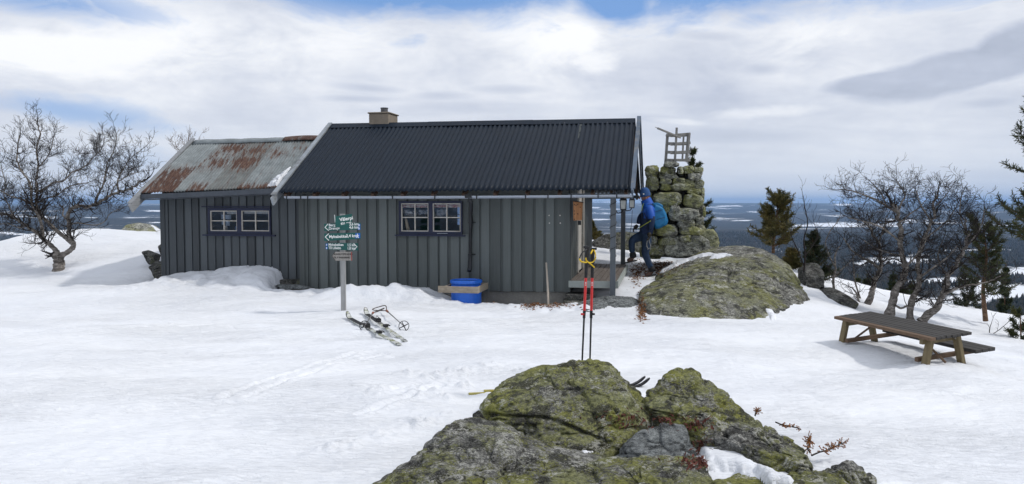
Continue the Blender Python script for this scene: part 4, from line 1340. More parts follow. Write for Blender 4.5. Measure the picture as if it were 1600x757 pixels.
def rock(name, pts, mat, level=5, sharp=16, rough=0.05, seed=0, freq=2.2, strata=0.0, inflate=1.02, parent=None, crack=None, cuts=26, cut=(.90, .985), ledge=None):
    pts = np.array(pts, float)
    c, Nn, D = hull_planes(pts)
    rc_ = np.random.default_rng(seed * 7 + 1)
    if cuts:      # extra broken faces
        cn = rc_.normal(size=(cuts, 3)); cn /= np.linalg.norm(cn, axis=1)[:, None]
        sup = ((pts - c) @ cn.T).max(0)
        Nn = np.concatenate([Nn, cn]); D = np.concatenate([D, sup * rc_.uniform(cut[0], cut[1], cuts)])
    sharp = sharp * 2.6; inflate = inflate + .005
    dirs, f = ico(level)
    # spread samples so that flat rocks are covered evenly
    ext = (pts.max(0) - pts.min(0)) / 2
    dd = dirs * ext[None] ** 0.75; dd = dd / np.linalg.norm(dd, axis=1)[:, None]
    nd = dd @ Nn.T
    rr_ = np.where(nd > 1e-4, D[None] / np.maximum(nd, 1e-4), 1e6)
    mn = rr_.min(1)
    r_ = mn * ((mn[:, None] / rr_) ** sharp).sum(1) ** (-1.0 / sharp) * inflate
    p = c + dd * r_[:, None]
    q = p * freq
    s_ = float(ext.max())
    n_ = fbm(q[:, 0], q[:, 1], q[:, 2], octv=5, seed=seed, gain=.52)
    rid = -np.abs(fbm(q[:, 0] * 1.7 + 5, q[:, 1] * 1.7, q[:, 2] * 2.6, octv=3, seed=seed + 5)) * 1.4 + .22
    disp = rough * (n_ * 1.1 + rid * .7)
    if strata:
        t = q[:, 2] * 3.2 + q[:, 0] * 0.9 + 1.3 * fbm(q[:, 0] * .8, q[:, 1] * .8, q[:, 2] * .8, octv=3, seed=seed + 9)
        disp = disp + strata * (np.abs((t % 1) - .5) * 2) ** 3 * -1
    if ledge:
        la, lf_ = ledge
        for (f_, a_) in ((lf_, la), (lf_ * 2.7, la * .45)):
            w1 = .16 * fbm(p[:, 0] * f_ * 1.5, p[:, 1] * f_ * 1.5, p[:, 2] * f_ * 1.5, octv=3, seed=seed + 61)
            Q = np.stack([(p[:, 0] * .92 + p[:, 2] * .38) * f_ + w1, (p[:, 1] * .95 - p[:, 0] * .2) * f_ * .8 - w1, (p[:, 2] * .92 - p[:, 0] * .38) * f_ * 2.1 + w1], 1)
            I0 = np.floor(Q).astype(np.int64)
            d1 = np.full(len(Q), 9.); d2 = np.full(len(Q), 9.); val1 = np.zeros(len(Q))
            for i_ in (-1, 0, 1):
                for j_ in (-1, 0, 1):
                    for k2_ in (-1, 0, 1):
                        I = I0 + np.array([i_, j_, k2_])
                        jx = _h(I[:, 0], I[:, 1], I[:, 2], seed + 1); jy = _h(I[:, 0], I[:, 1], I[:, 2], seed + 2); jz = _h(I[:, 0], I[:, 1], I[:, 2], seed + 3)
                        d = np.sqrt((Q[:, 0] - I[:, 0] - jx) ** 2 + (Q[:, 1] - I[:, 1] - jy) ** 2 + (Q[:, 2] - I[:, 2] - jz) ** 2)
                        hv = _h(I[:, 0], I[:, 1], I[:, 2], seed + 4)
                        nearer = d < d1
                        d2 = np.where(nearer, d1, np.minimum(d2, d)); val1 = np.where(nearer, hv, val1); d1 = np.minimum(d1, d)
            disp = disp - a_ * val1 - a_ * .5 * np.exp(-((d2 - d1) / .05) ** 2)
    if level >= 6:
        qq = p * 14
        disp = disp + 0.010 * fbm(qq[:, 0], qq[:, 1], qq[:, 2] * 1.6, octv=3, seed=seed + 21) * 1.5
        t2 = fbm(p[:, 0] * 2.3 + 7, p[:, 1] * 2.3, p[:, 2] * 2.3, octv=3, seed=seed + 33)
        disp = disp - 0.03 * np.exp(-(t2 / .018) ** 2)
    p = p + dd * disp[:, None]
    if crack is not None:
        for (a, b_, wd, dp_) in crack:      # grooves running along planes through two photo positions
            na = np.cross(raydir(*a), raydir(*b_)); na /= np.linalg.norm(na)
            dist = (p - CAM) @ na + .012 * fbm(p[:, 0] * 9, p[:, 1] * 9, p[:, 2] * 9, octv=2, seed=4)
            x_, _y = project(p[:, 0], p[:, 1], p[:, 2])
            m_ = sstep(a[0] - 6, a[0] + 12, x_) * sstep(b_[0] + 6, b_[0] - 12, x_)
            p = p - dd * (dp_ * np.exp(-(dist / wd) ** 2) * m_)[:, None]
    o = link_mesh(name, p, f, mat, parent, True)
    return o


def pp(lst):
    return [P(*q) for q in lst]


FG = 'lichen-grown rocks in front of the camera'
r1 = rock('boulder', pp([(748, 640, 5.5), (770, 605, 5.75), (800, 590, 5.85), (850, 568, 5.95), (905, 555, 6.0), (935, 557, 6.0), (967, 569, 5.95), (985, 597, 5.85), (1005, 628, 5.75), (1032, 656, 5.6),
                         (760, 650, 5.3), (830, 668, 5.1), (880, 690, 5.0), (935, 705, 4.95), (985, 690, 5.05), (1030, 668, 5.3), (860, 600, 5.45), (960, 610, 5.4), (1000, 660, 5.3)])
          + [np.array([x, y, z]) for x, y, z in ((-.2, 6.9, -.3), (.9, 6.9, -.3), (1.2, 6.0, -.3), (-.4, 5.6, -.3), (.5, 4.9, -.4), (.0, 6.7, .15), (.75, 6.7, .15), (-.1, 5, -.4), (1.05, 5.3, -.4))],
          M['rock_front'], 7, 18, .065, 3, 2.1, .012, 1.05, ledge=(.034, 1.9), crack=[((752, 648), (860, 655), .012, .05), ((860, 655), (960, 695), .012, .06)])
tag(r1, 'tallest yellow-green lichen boulder under the red ski poles', 'boulder', FG)
r2 = rock('rock_slab', pp([(578, 757, 4.25), (650, 701, 4.55), (690, 664, 4.75), (718, 650, 4.9), (757, 653, 4.95), (800, 664, 4.9), (870, 695, 4.8), (935, 712, 4.7), (965, 735, 4.5), (1000, 780, 4.1), (700, 700, 4.4), (800, 700, 4.45), (880, 730, 4.35)])
          + [np.array([x, y, z]) for x, y, z in ((-1.15, 4.0, -.3), (-.3, 5.3, -.3), (.7, 5.0, -.3), (.75, 3.7, -.3), (-.9, 3.5, -.3), (-.75, 3.55, .02), (.6, 3.6, .05), (0, 3.4, .1))],
          M['rock_slab'], 7, 16, .06, 12, 2.2, .02, 1.055, ledge=(.038, 2.2))
tag(r2, 'broad sloping slab of black, grey and green rock at the lower left of the outcrop', 'rock', FG)
r3 = rock('boulder', pp([(1003, 612, 5.6), (1030, 603, 5.65), (1050, 584, 5.75), (1075, 577, 5.8), (1108, 589, 5.75), (1137, 612, 5.6), (1168, 648, 5.45), (1190, 670, 5.25), (1060, 640, 5.25), (1120, 680, 5.0), (1040, 665, 5.2), (1010, 640, 5.35)])
          + [np.array([x, y, z]) for x, y, z in ((.95, 6.4, -.3), (1.75, 6.3, -.3), (1.9, 5.5, -.3), (1.3, 4.9, -.35), (.95, 5.2, -.35), (1.3, 6.2, .15))],
          M['rock_front'], 7, 16, .065, 23, 2.4, .012, 1.065, ledge=(.025, 2.2))
tag(r3, 'second peaked lichen boulder with black hollows beside the tallest one', 'boulder', FG)
r3b = rock('rock', pp([(1118, 640, 5.4), (1170, 648, 5.4), (1203, 656, 5.35), (1240, 686, 4.95), (1260, 704, 4.8), (1276, 734, 4.55), (1150, 690, 4.95), (1200, 735, 4.7), (1230, 748, 4.65), (1120, 680, 5.0)])
           + [np.array([x, y, z]) for x, y, z in ((1.4, 5.9, -.3), (2.0, 5.7, -.3), (2.1, 4.9, -.3), (1.7, 4.5, -.4), (1.3, 4.8, -.4))],
           M['rock_slab'], 7, 15, .065, 29, 2.6, .02, 1.08, ledge=(.05, 2.6))
tag(r3b, 'dark cracked rock trailing right from the peaked boulder', 'rock', FG)
r4 = rock('rock', pp([(962, 700, 4.85), (975, 676, 4.95), (1010, 665, 5.05), (1055, 658, 5.1), (1075, 663, 5.1), (1084, 690, 4.9), (1090, 712, 4.7), (1000, 712, 4.65), (1050, 716, 4.6)])
          + [np.array([x, y, z]) for x, y, z in ((.65, 5.4, -.3), (1.25, 5.4, -.3), (1.2, 4.5, -.3), (.6, 4.5, -.3))],
          M['rock_grey'], 6, 16, .03, 31, 2.6, .0, 1.05, ledge=(.03, 3))
tag(r4, 'blue-grey wedge of bare rock between the two boulders', 'rock', FG)
r5 = rock('rock_slab', pp([(930, 722, 4.5), (980, 708, 4.6), (1040, 706, 4.6), (1090, 712, 4.55), (1110, 735, 4.35), (1125, 760, 4.15), (950, 770, 4.0), (1040, 780, 3.9)])
          + [np.array([x, y, z]) for x, y, z in ((.3, 4.9, -.3), (1.2, 4.8, -.3), (1.3, 3.6, -.3), (.4, 3.4, -.3), (.5, 3.4, .1), (1.1, 3.5, .05))],
          M['rock_slab'], 7, 14, .05, 37, 2.4, .02, 1.06, ledge=(.045, 2.6))
tag(r5, 'grey flaky rock at the bottom edge between slab and snow gully', 'rock', FG)
r6 = rock('rock', pp([(1262, 752, 4.4), (1290, 738, 4.5), (1312, 726, 4.55), (1334, 712, 4.6), (1357, 733, 4.5), (1376, 760, 4.35), (1320, 757, 4.2)])
          + [np.array([x, y, z]) for x, y, z in ((1.7, 5.0, -.3), (2.3, 4.9, -.3), (2.4, 4.1, -.3), (1.7, 4.0, -.3))],
          M['rock_slab'], 6, 14, .04, 41, 2.8, .015, 1.06, ledge=(.04, 3.2))
tag(r6, 'small pointed rock poking from the snow right of the outcrop', 'rock', FG)
r9 = rock('rock', pp([(1215, 742, 4.45), (1245, 728, 4.5), (1288, 731, 4.45), (1312, 742, 4.3), (1305, 760, 4.15), (1230, 762, 4.1)])
          + [np.array([x, y, z]) for x, y, z in ((1.6, 5.1, -.3), (2.1, 5.0, -.3), (2.1, 4.2, -.3), (1.6, 4.2, -.3))],
          M['rock_slab'], 6, 14, .04, 47, 2.8, .015, 1.04, ledge=(.03, 3.2))
tag(r9, 'low dark rock joining the trailing rock to the small pointed one', 'rock', FG)
r7 = rock('rock', pp([(1112, 748, 4.15), (1150, 738, 4.3), (1195, 739, 4.3), (1235, 752, 4.2), (1250, 775, 4.0), (1120, 790, 3.8)])
          + [np.array([x, y, z]) for x, y, z in ((1.2, 4.5, -.3), (1.75, 4.4, -.3), (1.7, 3.6, -.3), (1.2, 3.6, -.3))],
          M['rock_front'], 6, 12, .03, 43, 2.8, .01, 1.02)
tag(r7, 'low green mossy rock at the bottom edge below the snow gully', 'rock', FG)
r8 = rock('rock', pp([(738, 646, 5.3), (748, 640, 5.35), (752, 648, 5.25), (742, 655, 5.2)]) + [P(738, 650, 5.3) + np.array([0, .1, -.15]), P(752, 650, 5.3) + np.array([.1, .1, -.15])], M['rock_dark'], 4, 10, .01, 44, 8)
tag(r8, 'fist-sized dark stone at the left foot of the tallest boulder', 'stone', FG)

# big boulder beside the porch and its neighbours
bb_ = rock('boulder', pp([(1000, 462, 12.6), (1022, 436, 14.0), (1040, 424, 14.6), (1070, 405, 15.2), (1112, 387, 15.6), (1150, 382, 15.6), (1200, 387, 15.4), (1232, 406, 14.8), (1252, 432, 14.0), (1262, 455, 13.3), (1256, 476, 12.5),
                          (1205, 496, 11.7), (1150, 500, 11.4), (1080, 500, 11.4), (1030, 497, 11.5), (1005, 486, 11.9), (1120, 440, 12.6), (1200, 445, 12.6), (1060, 450, 12.4), (1235, 450, 12.9), (1150, 408, 13.7), (1090, 425, 13.3), (1215, 420, 13.6)])
            + [np.array([x, y, z]) for x, y, z in ((2.0, 12.0, -.6), (5.4, 12.5, -.9), (5.8, 14.5, -.6), (3.2, 16.5, .2), (5.4, 16.2, .0), (4.2, 11.3, -.6))],
            M['rock_boulder'], 7, 14, .13, 51, 1.0, .02, 1.03, ledge=(.06, .8))
tag(bb_, 'huge rounded grey-green boulder right of the porch', 'boulder')
b2 = rock('boulder', pp([(898, 485, 12.3), (905, 474, 12.5), (925, 466, 12.8), (955, 461, 12.9), (990, 462, 12.9), (1003, 475, 12.5), (1004, 492, 12.0), (985, 500, 11.7), (950, 500, 11.7), (920, 494, 11.9)])
           + [np.array([x, y, z]) for x, y, z in ((1.0, 12.9, -.5), (2.1, 13.1, -.5), (2.2, 12.0, -.5), (1.2, 11.9, -.5))],
           M['rock_grey'], 6, 14, .03, 53, 2.0, .0, 1.02)
tag(b2, 'low smooth grey boulder under the front porch post', 'boulder')
PR = 'rocks breaking through the snow round the cabin'
for i, (lst, lab, mt) in enumerate([
    ([(920, 380, 18.3), (940, 367, 18.5), (970, 361, 18.7), (1002, 364, 18.7), (1012, 380, 18.4), (1000, 396, 18.0), (940, 396, 18.0)], 'dark rock hump seen through the porch behind the deck', 'rock_dark'),
    ([(1095, 372, 16.4), (1112, 366, 16.6), (1122, 378, 16.4), (1124, 390, 16.0), (1100, 395, 15.9)], 'pale green-topped rock at the right foot of the stone cairn', 'rock_cairn'),
    ([(1258, 420, 15.0), (1266, 411, 15.3), (1278, 410, 15.3), (1288, 424, 15.0), (1288, 448, 14.6), (1262, 452, 14.5)], 'speckled rock with dark side behind the big boulder', 'rock_dark'),
    ([(1285, 452, 14.4), (1300, 449, 14.6), (1322, 460, 14.3), (1345, 475, 13.8), (1330, 478, 13.6), (1295, 468, 13.9)], 'low dark ledge in the snow between big boulder and birches', 'rock_dark'),
    ([(184, 362, 21.5), (192, 352, 21.8), (215, 348, 22), (232, 350, 22), (248, 362, 21.6), (240, 369, 21.2), (200, 368, 21.2)], 'flat-topped lichen rock on the snow crest left of the annex', 'rock_cairn'),
    ([(140, 369, 22), (152, 360, 22.3), (172, 357, 22.5), (182, 364, 22.2), (178, 371, 21.9)], 'thin mossy rock on the snow crest behind the twisted birch', 'rock_cairn'),
    ([(105, 375, 22.4), (118, 368, 22.8), (140, 363, 22.8), (155, 368, 22.4), (130, 377, 22.2)], 'dark rubble ridge on the snow crest behind the birch trunk', 'rock_dark'),
    ([(220, 393, 16.6), (230, 390, 16.7), (245, 396, 16.5), (240, 401, 16.3), (228, 399, 16.4)], 'small dark stone in the shaded hollow beside the annex', 'rock_dark'),
    ([(245, 384, 17.2), (252, 379, 17.3), (262, 382, 17.3), (262, 389, 17.0), (248, 388, 17.0)], 'topmost dark stone at the annex corner', 'rock_dark'),
    ([(229, 417, 15.7), (243, 407, 16.0), (262, 410, 16.0), (262, 418, 15.6), (240, 420, 15.5)], 'long dark stone halfway down the hollow at the annex corner', 'rock_dark'),
    ([(236, 427, 15.3), (243, 420, 15.5), (262, 421, 15.5), (266, 434, 15.1), (245, 434, 15.0)], 'lowest dark stone under the annex corner', 'rock_dark'),
]):
    w_ = pp(lst)
    back = [q + np.array([0, .45, -.05]) for q in w_] if i not in (7, 8, 9, 10, 5) else [q + np.array([0, .2, -.05]) for q in w_]
    low = [q + np.array([0, .1, -.25]) for q in w_[-2:]]
    r_ = rock('rock', w_ + back + low, M[mt], 5, 12, .03, 60 + i, 2.5, .015, 1.0)
    tag(r_, lab, 'rock', PR)
# stones and plank under the annex corner, steps beside the deck
for i, (lst, lab, mt, nm, ct) in enumerate([
    ([(428, 438, 14.45), (470, 437, 14.3), (473, 447, 14.25), (430, 446, 14.4)], 'brown dry-stone footing under the annex wall', 'rock_dark', 'footing_stone', 'stone'),
    ([(427, 446, 14.2), (470, 446, 14.1), (486, 452, 13.9), (440, 452, 14.05)], 'flat grey stone slab in the hollow at the inner corner', 'rock_grey', 'stone_slab', 'stone'),
    ([(436, 454, 13.95), (475, 453, 13.8), (492, 458, 13.7), (470, 467, 13.6), (445, 462, 13.8)], 'rubble stone at the bottom of the inner corner hollow', 'rock_dark', 'rubble_stone', 'stone'),
    ([(884, 460, 13.1), (930, 461, 13.0), (931, 470, 12.95), (885, 469, 13.05)], 'upper rough stone step beneath the deck rim', 'rock_dark', 'stone_step', 'stone'),
    ([(880, 471, 12.85), (928, 471, 12.8), (930, 479, 12.7), (880, 478, 12.75)], 'lower rough stone step beneath the deck rim', 'rock_dark', 'stone_step', 'stone'),
    ([(846, 480, 12.45), (900, 477, 12.55), (912, 481, 12.45), (880, 487, 12.3)], 'thin flat stone at the foot of the leaning stick', 'rock_boulder', 'flat_stone', 'stone')]):
    w_ = pp(lst)
    r_ = rock(nm, w_ + [q + np.array([.03, .42, .0]) for q in w_], M[mt], 5, 16, .018, 80 + i, 4.5, .01, 1.0)
    tag(r_, lab, ct)

# ---------------------------------------------------------------- cairn of stacked stones
cairn = empty('stone_cairn', P(1060, 398, 16.0), 'tall cairn of stacked lichen-covered stones behind the person', 'cairn')
ST = [(1035, 253, 1062, 262, 0), (1007, 258, 1031, 281, -.1), (1031, 260, 1058, 273, .04), (1057, 260, 1069, 273, 0), (1067, 259, 1086, 272, 0), (1083, 261, 1100, 271, .05), (1074, 270, 1097, 284, .12),
      (1028, 271, 1062, 281, -.02), (1029, 279, 1051, 289, 0), (1050, 278, 1073, 290, .02), (1070, 279, 1086, 297, -.2), (1083, 279, 1100, 297, .2), (1008, 275, 1031, 299, .2), (1031, 287, 1051, 299, 0), (1045, 286, 1085, 299, -.03),
      (1017, 300, 1068, 323, -.02), (1066, 303, 1101, 326, .12), (1045, 320, 1064, 335, 0), (1034, 321, 1048, 335, 0), (1042, 325, 1096, 345, -.08), (1072, 295, 1098, 305, .1), (1086, 339, 1101, 353, 0), (1056, 342, 1089, 357, -.05),
      (1022, 350, 1062, 371, .05), (1025, 370, 1062, 384, -.05), (1059, 353, 1099, 368, .1), (1007, 298, 1019, 322, 0), (1006, 320, 1035, 338, .05), (1010, 336, 1044, 352, -.05), (1096, 296, 1101, 312, 0), (1098, 322, 1103, 340, 0),
      (1008, 350, 1026, 368, 0), (1010, 368, 1028, 384, 0), (1060, 334, 1076, 344, .1), (1061, 368, 1082, 380, -.1), (1010, 283, 1020, 300, 0)]
BIG = [(1036, 366, 1113, 402, -.12, 15.7), (1090, 358, 1124, 392, .2, 15.9), (1012, 382, 1042, 400, 0, 15.8)]
rg = random.Random(4)
for i, (x0, y0, x1, y1, tl) in enumerate(ST):
    Yf = 15.72 - 0.10 * math.cos((x0 + x1) / 2 / 1055 * math.pi * 2) * 0 + 0.30 * (((x0 + x1) / 2 - 1053) / 50) ** 2 * .6 + rg.uniform(-.04, .05) - (y0 - 255) * .0008
    cx_, cy_ = (x0 + x1) / 2, (y0 + y1) / 2
    hx, hy = (x1 - x0) / 2 + .5, (y1 - y0) / 2 + .3
    pts = []
    for (sx_, sy_) in ((-1, -.5), (-.75, -1), (0, -1.05), (.7, -1), (1, -.5), (1, .5), (.7, 1), (-.1, 1.05), (-.8, 1), (-1, .45)):
        jx, jy = rg.uniform(.86, 1.03), rg.uniform(.86, 1.03)
        ax_, ay_ = sx_ * hx * jx, sy_ * hy * jy
        rx_, ry_ = ax_ * math.cos(tl) - ay_ * math.sin(tl), ax_ * math.sin(tl) + ay_ * math.cos(tl)
        pts.append(P(cx_ + rx_ * .93, cy_ + ry_ * .93, Yf + rg.uniform(-.03, .03)))
        pts.append(P(cx_ + rx_, cy_ + ry_, Yf + .08) + np.array([0, 0, 0]))
        pts.append(P(cx_ + rx_ * .95, cy_ + ry_ * .95, Yf + .38 + rg.uniform(-.05, .05)))
    rock('stone', pts, M['rock_cairn'], 5, 60, .014, 100 + i, 7.0, .010, .985, cairn, cuts=18, cut=(.80, .97), ledge=(.014, 6.0))
for i, (x0, y0, x1, y1, tl, Yb) in enumerate(BIG):
    cx_, cy_ = (x0 + x1) / 2, (y0 + y1) / 2; hx, hy = (x1 - x0) / 2, (y1 - y0) / 2
    pts = []
    for (sx_, sy_) in ((-1, .1), (-.8, -.6), (-.2, -1), (.5, -1), (.9, -.4), (1, .4), (.7, 1), (-.1, 1.05), (-.8, 1), (-1, .6)):
        pts.append(P(cx_ + sx_ * hx, cy_ + sy_ * hy, Yb)); pts.append(P(cx_ + sx_ * hx, cy_ + sy_ * hy, Yb + .6))
    rock('stone', pts, M['rock_cairn'], 5, 12, .04, 150 + i, 3.0, .015, 1.0, cairn)
# the back of the cairn, course by course
zc0 = P(1060, 398, 16)[2] - .1; ztop = P(1050, 262, 16)[2]
z = zc0; ci = 0
cxx, cyy = P(1055, 300, 16.35)[0], 16.42
while z < ztop - .08:
    hgt = rg.uniform(.14, .24); rad = lerp(.66, .50, (z - zc0) / (ztop - zc0))
    n = 9; off = rg.random() * 6
    for k_ in range(n):
        an = off + k_ * 2 * math.pi / n
        if math.sin(an) < -.35: continue
        wq = rad * 2 * math.pi / n * .53
        ctr = np.array([cxx + (rad - .13) * math.cos(an), cyy + (rad - .13) * math.sin(an) * .85, z + hgt / 2])
        T_ = np.array([-math.sin(an), math.cos(an), 0]); N_2 = np.array([math.cos(an), math.sin(an), 0])
        pts = [ctr + T_ * a * wq * rg.uniform(.85, 1.05) + N_2 * b_ * .17 * rg.uniform(.8, 1.1) + np.array([0, 0, c_ * hgt * .52 * rg.uniform(.85, 1.05)]) for a in (-1, 1) for b_ in (-1, 1) for c_ in (-1, 1)]
        rock('stone', pts, M['rock_cairn'], 3, 16, .02, 200 + ci, 5, 0, 1.02, cairn, cuts=14, cut=(.82, .97)); ci += 1
    z += hgt
core = rock('dark_gap_core', [np.array([cxx + a * .40, cyy - .05 + b_ * .34, zz]) for a in (-1, 1) for b_ in (-1, 1) for zz in (zc0, ztop - .08)], M['rock_dark'], 4, 12, .03, 7, 4, 0, 1.0, cairn)  # inner body coloured dark to stand in for shade between the stones

# ---------------------------------------------------------------- weathered lattice beacon on the cairn
M['grey_wood'] = wood_mat('grey_wood', (.22, .215, .205), 2, amt=.45)
bt = empty('wooden_beacon', P(1058, 255, 16.1), 'weathered grey wooden lattice beacon standing on the cairn', 'beacon')


def slatq(a, b_, Y0, Y1, wd, name='slat', th=.025, mat='grey_wood'):
    mb = MB(); p0_, p1_ = P(a[0], a[1], Y0), P(b_[0], b_[1], Y1)
    mb.beam(p0_, p1_, th, wd, up=(0.05, -1, 0.02)) if abs(b_[1] - a[1]) < abs(b_[0] - a[0]) else mb.beam(p0_, p1_, wd, th, up=(0, -1, 0))
    mb.build(name, M[mat], bt, bevel=.003)


Yb = 16.0
cp = lambda x, y: (1020 + x / 10.81, 190 + y / 10.81)
def up_(p_, q_, wd, y0, y1, name='upright', mat='grey_wood'):
    mb = MB(); a_, b__ = P(*cp(*p_), y0), P(*cp(*q_), y1)
    d_ = b__ - a_
    if abs(d_[2]) > abs(d_[0]): mb.beam(a_, b__, wd, .03, up=(0, -1, 0))
    else: mb.beam(a_, b__, .03, wd, up=(0, 0, 1))
    mb.build(name, M[mat], bt, bevel=.003)
up_((250, 205), (215, 700), .055, Yb, Yb)
up_((620, 200), (575, 690), .045, Yb + .0, Yb)
for ya, yb_ in ((235, 215), (375, 362), (520, 512), (655, 650)):
    up_((225, ya), (400, ya + 4), .06, Yb - .03, Yb - .03, 'rail')
for ya, yb_ in ((225, 210), (372, 362), (520, 512), (650, 655)):
    up_((400, ya + 5), (635, yb_), .055, Yb - .03, Yb + .02, 'rail')
for x_, xb in ((520, 500), (590, 560)):
    up_((x_, 255), (xb, 640), .035, Yb + .45, Yb + .45)
for ya in (240, 385, 530):
    up_((300, ya + 10), (600, ya), .04, Yb + .47, Yb + .47, 'rail')
up_((405, 105), (372, 690), .045, Yb - .07, Yb - .07, 'centre_pole', 'grey_wood')
up_((80, 115), (470, 275), .035, Yb - .35, Yb - .05, 'pointer_arm')
mb = MB(); a_, b__ = P(*cp(40, 97), Yb - .38), P(*cp(85, 117), Yb - .34)
mb.tube([a_, b__], .006, 6); mb.build('metal_tip', M['old_wood'], bt)
for (xa, ya) in ((235, 660), (590, 640)):
    mb = MB(); mb.beam(P(*cp(xa, ya), Yb), P(*cp(xa, ya), Yb + .48), .045, .03); mb.build('rail', M['grey_wood'], bt)
    mb = MB(); mb.beam(P(*cp(xa, ya - 420), Yb), P(*cp(xa, ya - 420), Yb + .48), .045, .03); mb.build('rail', M['grey_wood'], bt)

# ---------------------------------------------------------------- snow and litter lying on rocks and roof
def bvh_of(objs):
    vs = []; fs = []
    for o_ in objs:
        b_ = len(vs); me = o_.data
        vs += [v.co[:] for v in me.vertices]; fs += [[b_ + i for i in p_.vertices] for p_ in me.polygons]
    return BVHTree.FromPolygons(vs, fs)


def drape(name, poly, objs, mat, thick=.03, step=2.0, seed=0, label=None, ragged=.35, lift=.004):
    """a thin body of snow lying on the surfaces seen inside a photo outline"""
    bv = bvh_of(objs)
    poly = np.array(poly, float)
    x0, y0 = poly.min(0) - step; x1, y1 = poly.max(0) + step
    xs = np.arange(x0, x1 + step, step); ys = np.arange(y0, y1 + step, step * .6)
    Xg, Yg = np.meshgrid(xs, ys, indexing='ij')
    px_, py_ = Xg.ravel(), Yg.ravel()
    ins = np.zeros(len(px_), bool); dist = np.full(len(px_), 1e9)
    for i in range(len(poly)):
        a, b_ = poly[i], poly[(i + 1) % len(poly)]
        c_ = ((a[1] > py_) != (b_[1] > py_)) & (px_ < (b_[0] - a[0]) * (py_ - a[1]) / (b_[1] - a[1] + 1e-12) + a[0])
        ins ^= c_
        d, _t = seg_dist(px_, py_, a, b_); dist = np.minimum(dist, d)
    sd_ = np.where(ins, dist, -dist) + ragged * step * 3 * fbm(px_ / (step * 3), py_ / (step * 3), octv=3, seed=seed)
    idx = -np.ones(len(px_), int); vt = []; vb = []
    for i in range(len(px_)):
        if sd_[i] < -step * .8: continue
        d = raydir(px_[i], py_[i]); d = d / np.linalg.norm(d)
        hit = bv.ray_cast(Vector(CAM), Vector(d), 80)
        if hit[0] is None: continue
        t = max(0.0, min(1.0, sd_[i] / (step * 3)))
        nn_ = np.array(hit[1]); nn_ = nn_ if nn_[2] > 0 else -nn_
        up = nn_ * .6 + np.array([0, 0, .4])
        idx[i] = len(vt); h_ = np.array(hit[0])
        vt.append(h_ + up * (lift + thick * math.sin(t * math.pi / 2) - (0.012 if sd_[i] < 0 else 0))); vb.append(h_ - up * .03)
    if len(vt) < 4: return None
    nx, ny = Xg.shape; fs = []
    I = idx.reshape(nx, ny)
    for i in range(nx - 1):
        for j in range(ny - 1):
            q = [I[i, j], I[i + 1, j], I[i + 1, j + 1], I[i, j + 1]]
            if min(q) < 0: continue
            z_ = [vt[k_] for k_ in q]
            if max(np.linalg.norm(z_[0] - z_[2]), np.linalg.norm(z_[1] - z_[3])) > .9: continue
            fs.append(tuple(q))
    o_ = link_mesh(name, vt, fs, mat, None, True)
    tag(o_, label or 'thin patch of old snow', None, None, 'stuff')
    return o_


drape('snow_patch', [(1078, 672), (1098, 683), (1125, 697), (1150, 712), (1190, 735), (1230, 752), (1262, 762), (1200, 762), (1180, 745), (1140, 738), (1105, 735), (1092, 715), (1085, 695)], [r5, r7, g_near], M['snow'], .06, 3, 5, 'tongue of snow in the gully between the front rocks')
drape('snow_patch', [(935, 694), (960, 691), (976, 693), (975, 701), (950, 705), (938, 708)], [r2, r5, g_near], M['snow'], .015, 2, 6, 'small pocket of snow in the crack below the tallest boulder')
drape('snow_patch', [(908, 705), (928, 705), (928, 708), (912, 709)], [r1, r2, r5], M['snow'], .02, 2, 16, 'sliver of snow in the rock crack')
drape('snow_patch', [(1034, 420), (1060, 407), (1090, 398), (1107, 394), (1118, 396), (1140, 397), (1145, 399), (1130, 402), (1120, 405), (1108, 405), (1112, 400), (1095, 402), (1065, 413), (1040, 425), (1030, 428)], [bb_, g_near], M['snow'], .03, 1.5, 7, 'star-shaped strip of snow across the top of the big boulder')
drape('snow_patch', [(1196, 482), (1206, 484), (1214, 495), (1212, 502), (1204, 500)], [bb_, g_near], M['snow'], .03, 1.5, 9, 'snow in the notch at the foot of the big boulder')
drape('snow_patch', [(418, 291), (424, 283), (432, 276), (444, 268), (456, 260), (450, 270), (440, 282), (433, 291)], [o for o in bpy.data.objects if o.get('label', '').startswith('low corrugated')], M['snow'], .06, 1.6, 10, 'remnant of snow left on the rusty annex roof')
drape('snow_patch', [(232, 349), (240, 352), (256, 362), (256, 369), (246, 366), (240, 356)], [g_near] + [o for o in bpy.data.objects if o.get('label', '').startswith('flat-topped')], M['snow'], .03, 1.6, 12, 'snow lying over the crest rock by the annex')

M['leaf_litter'] = varied('leaf_litter', (.20, .09, .035), .95, .5, 30, bump=.5)
M['red_heath'] = varied('red_heath', (.11, .035, .025), .9, .5, 30)


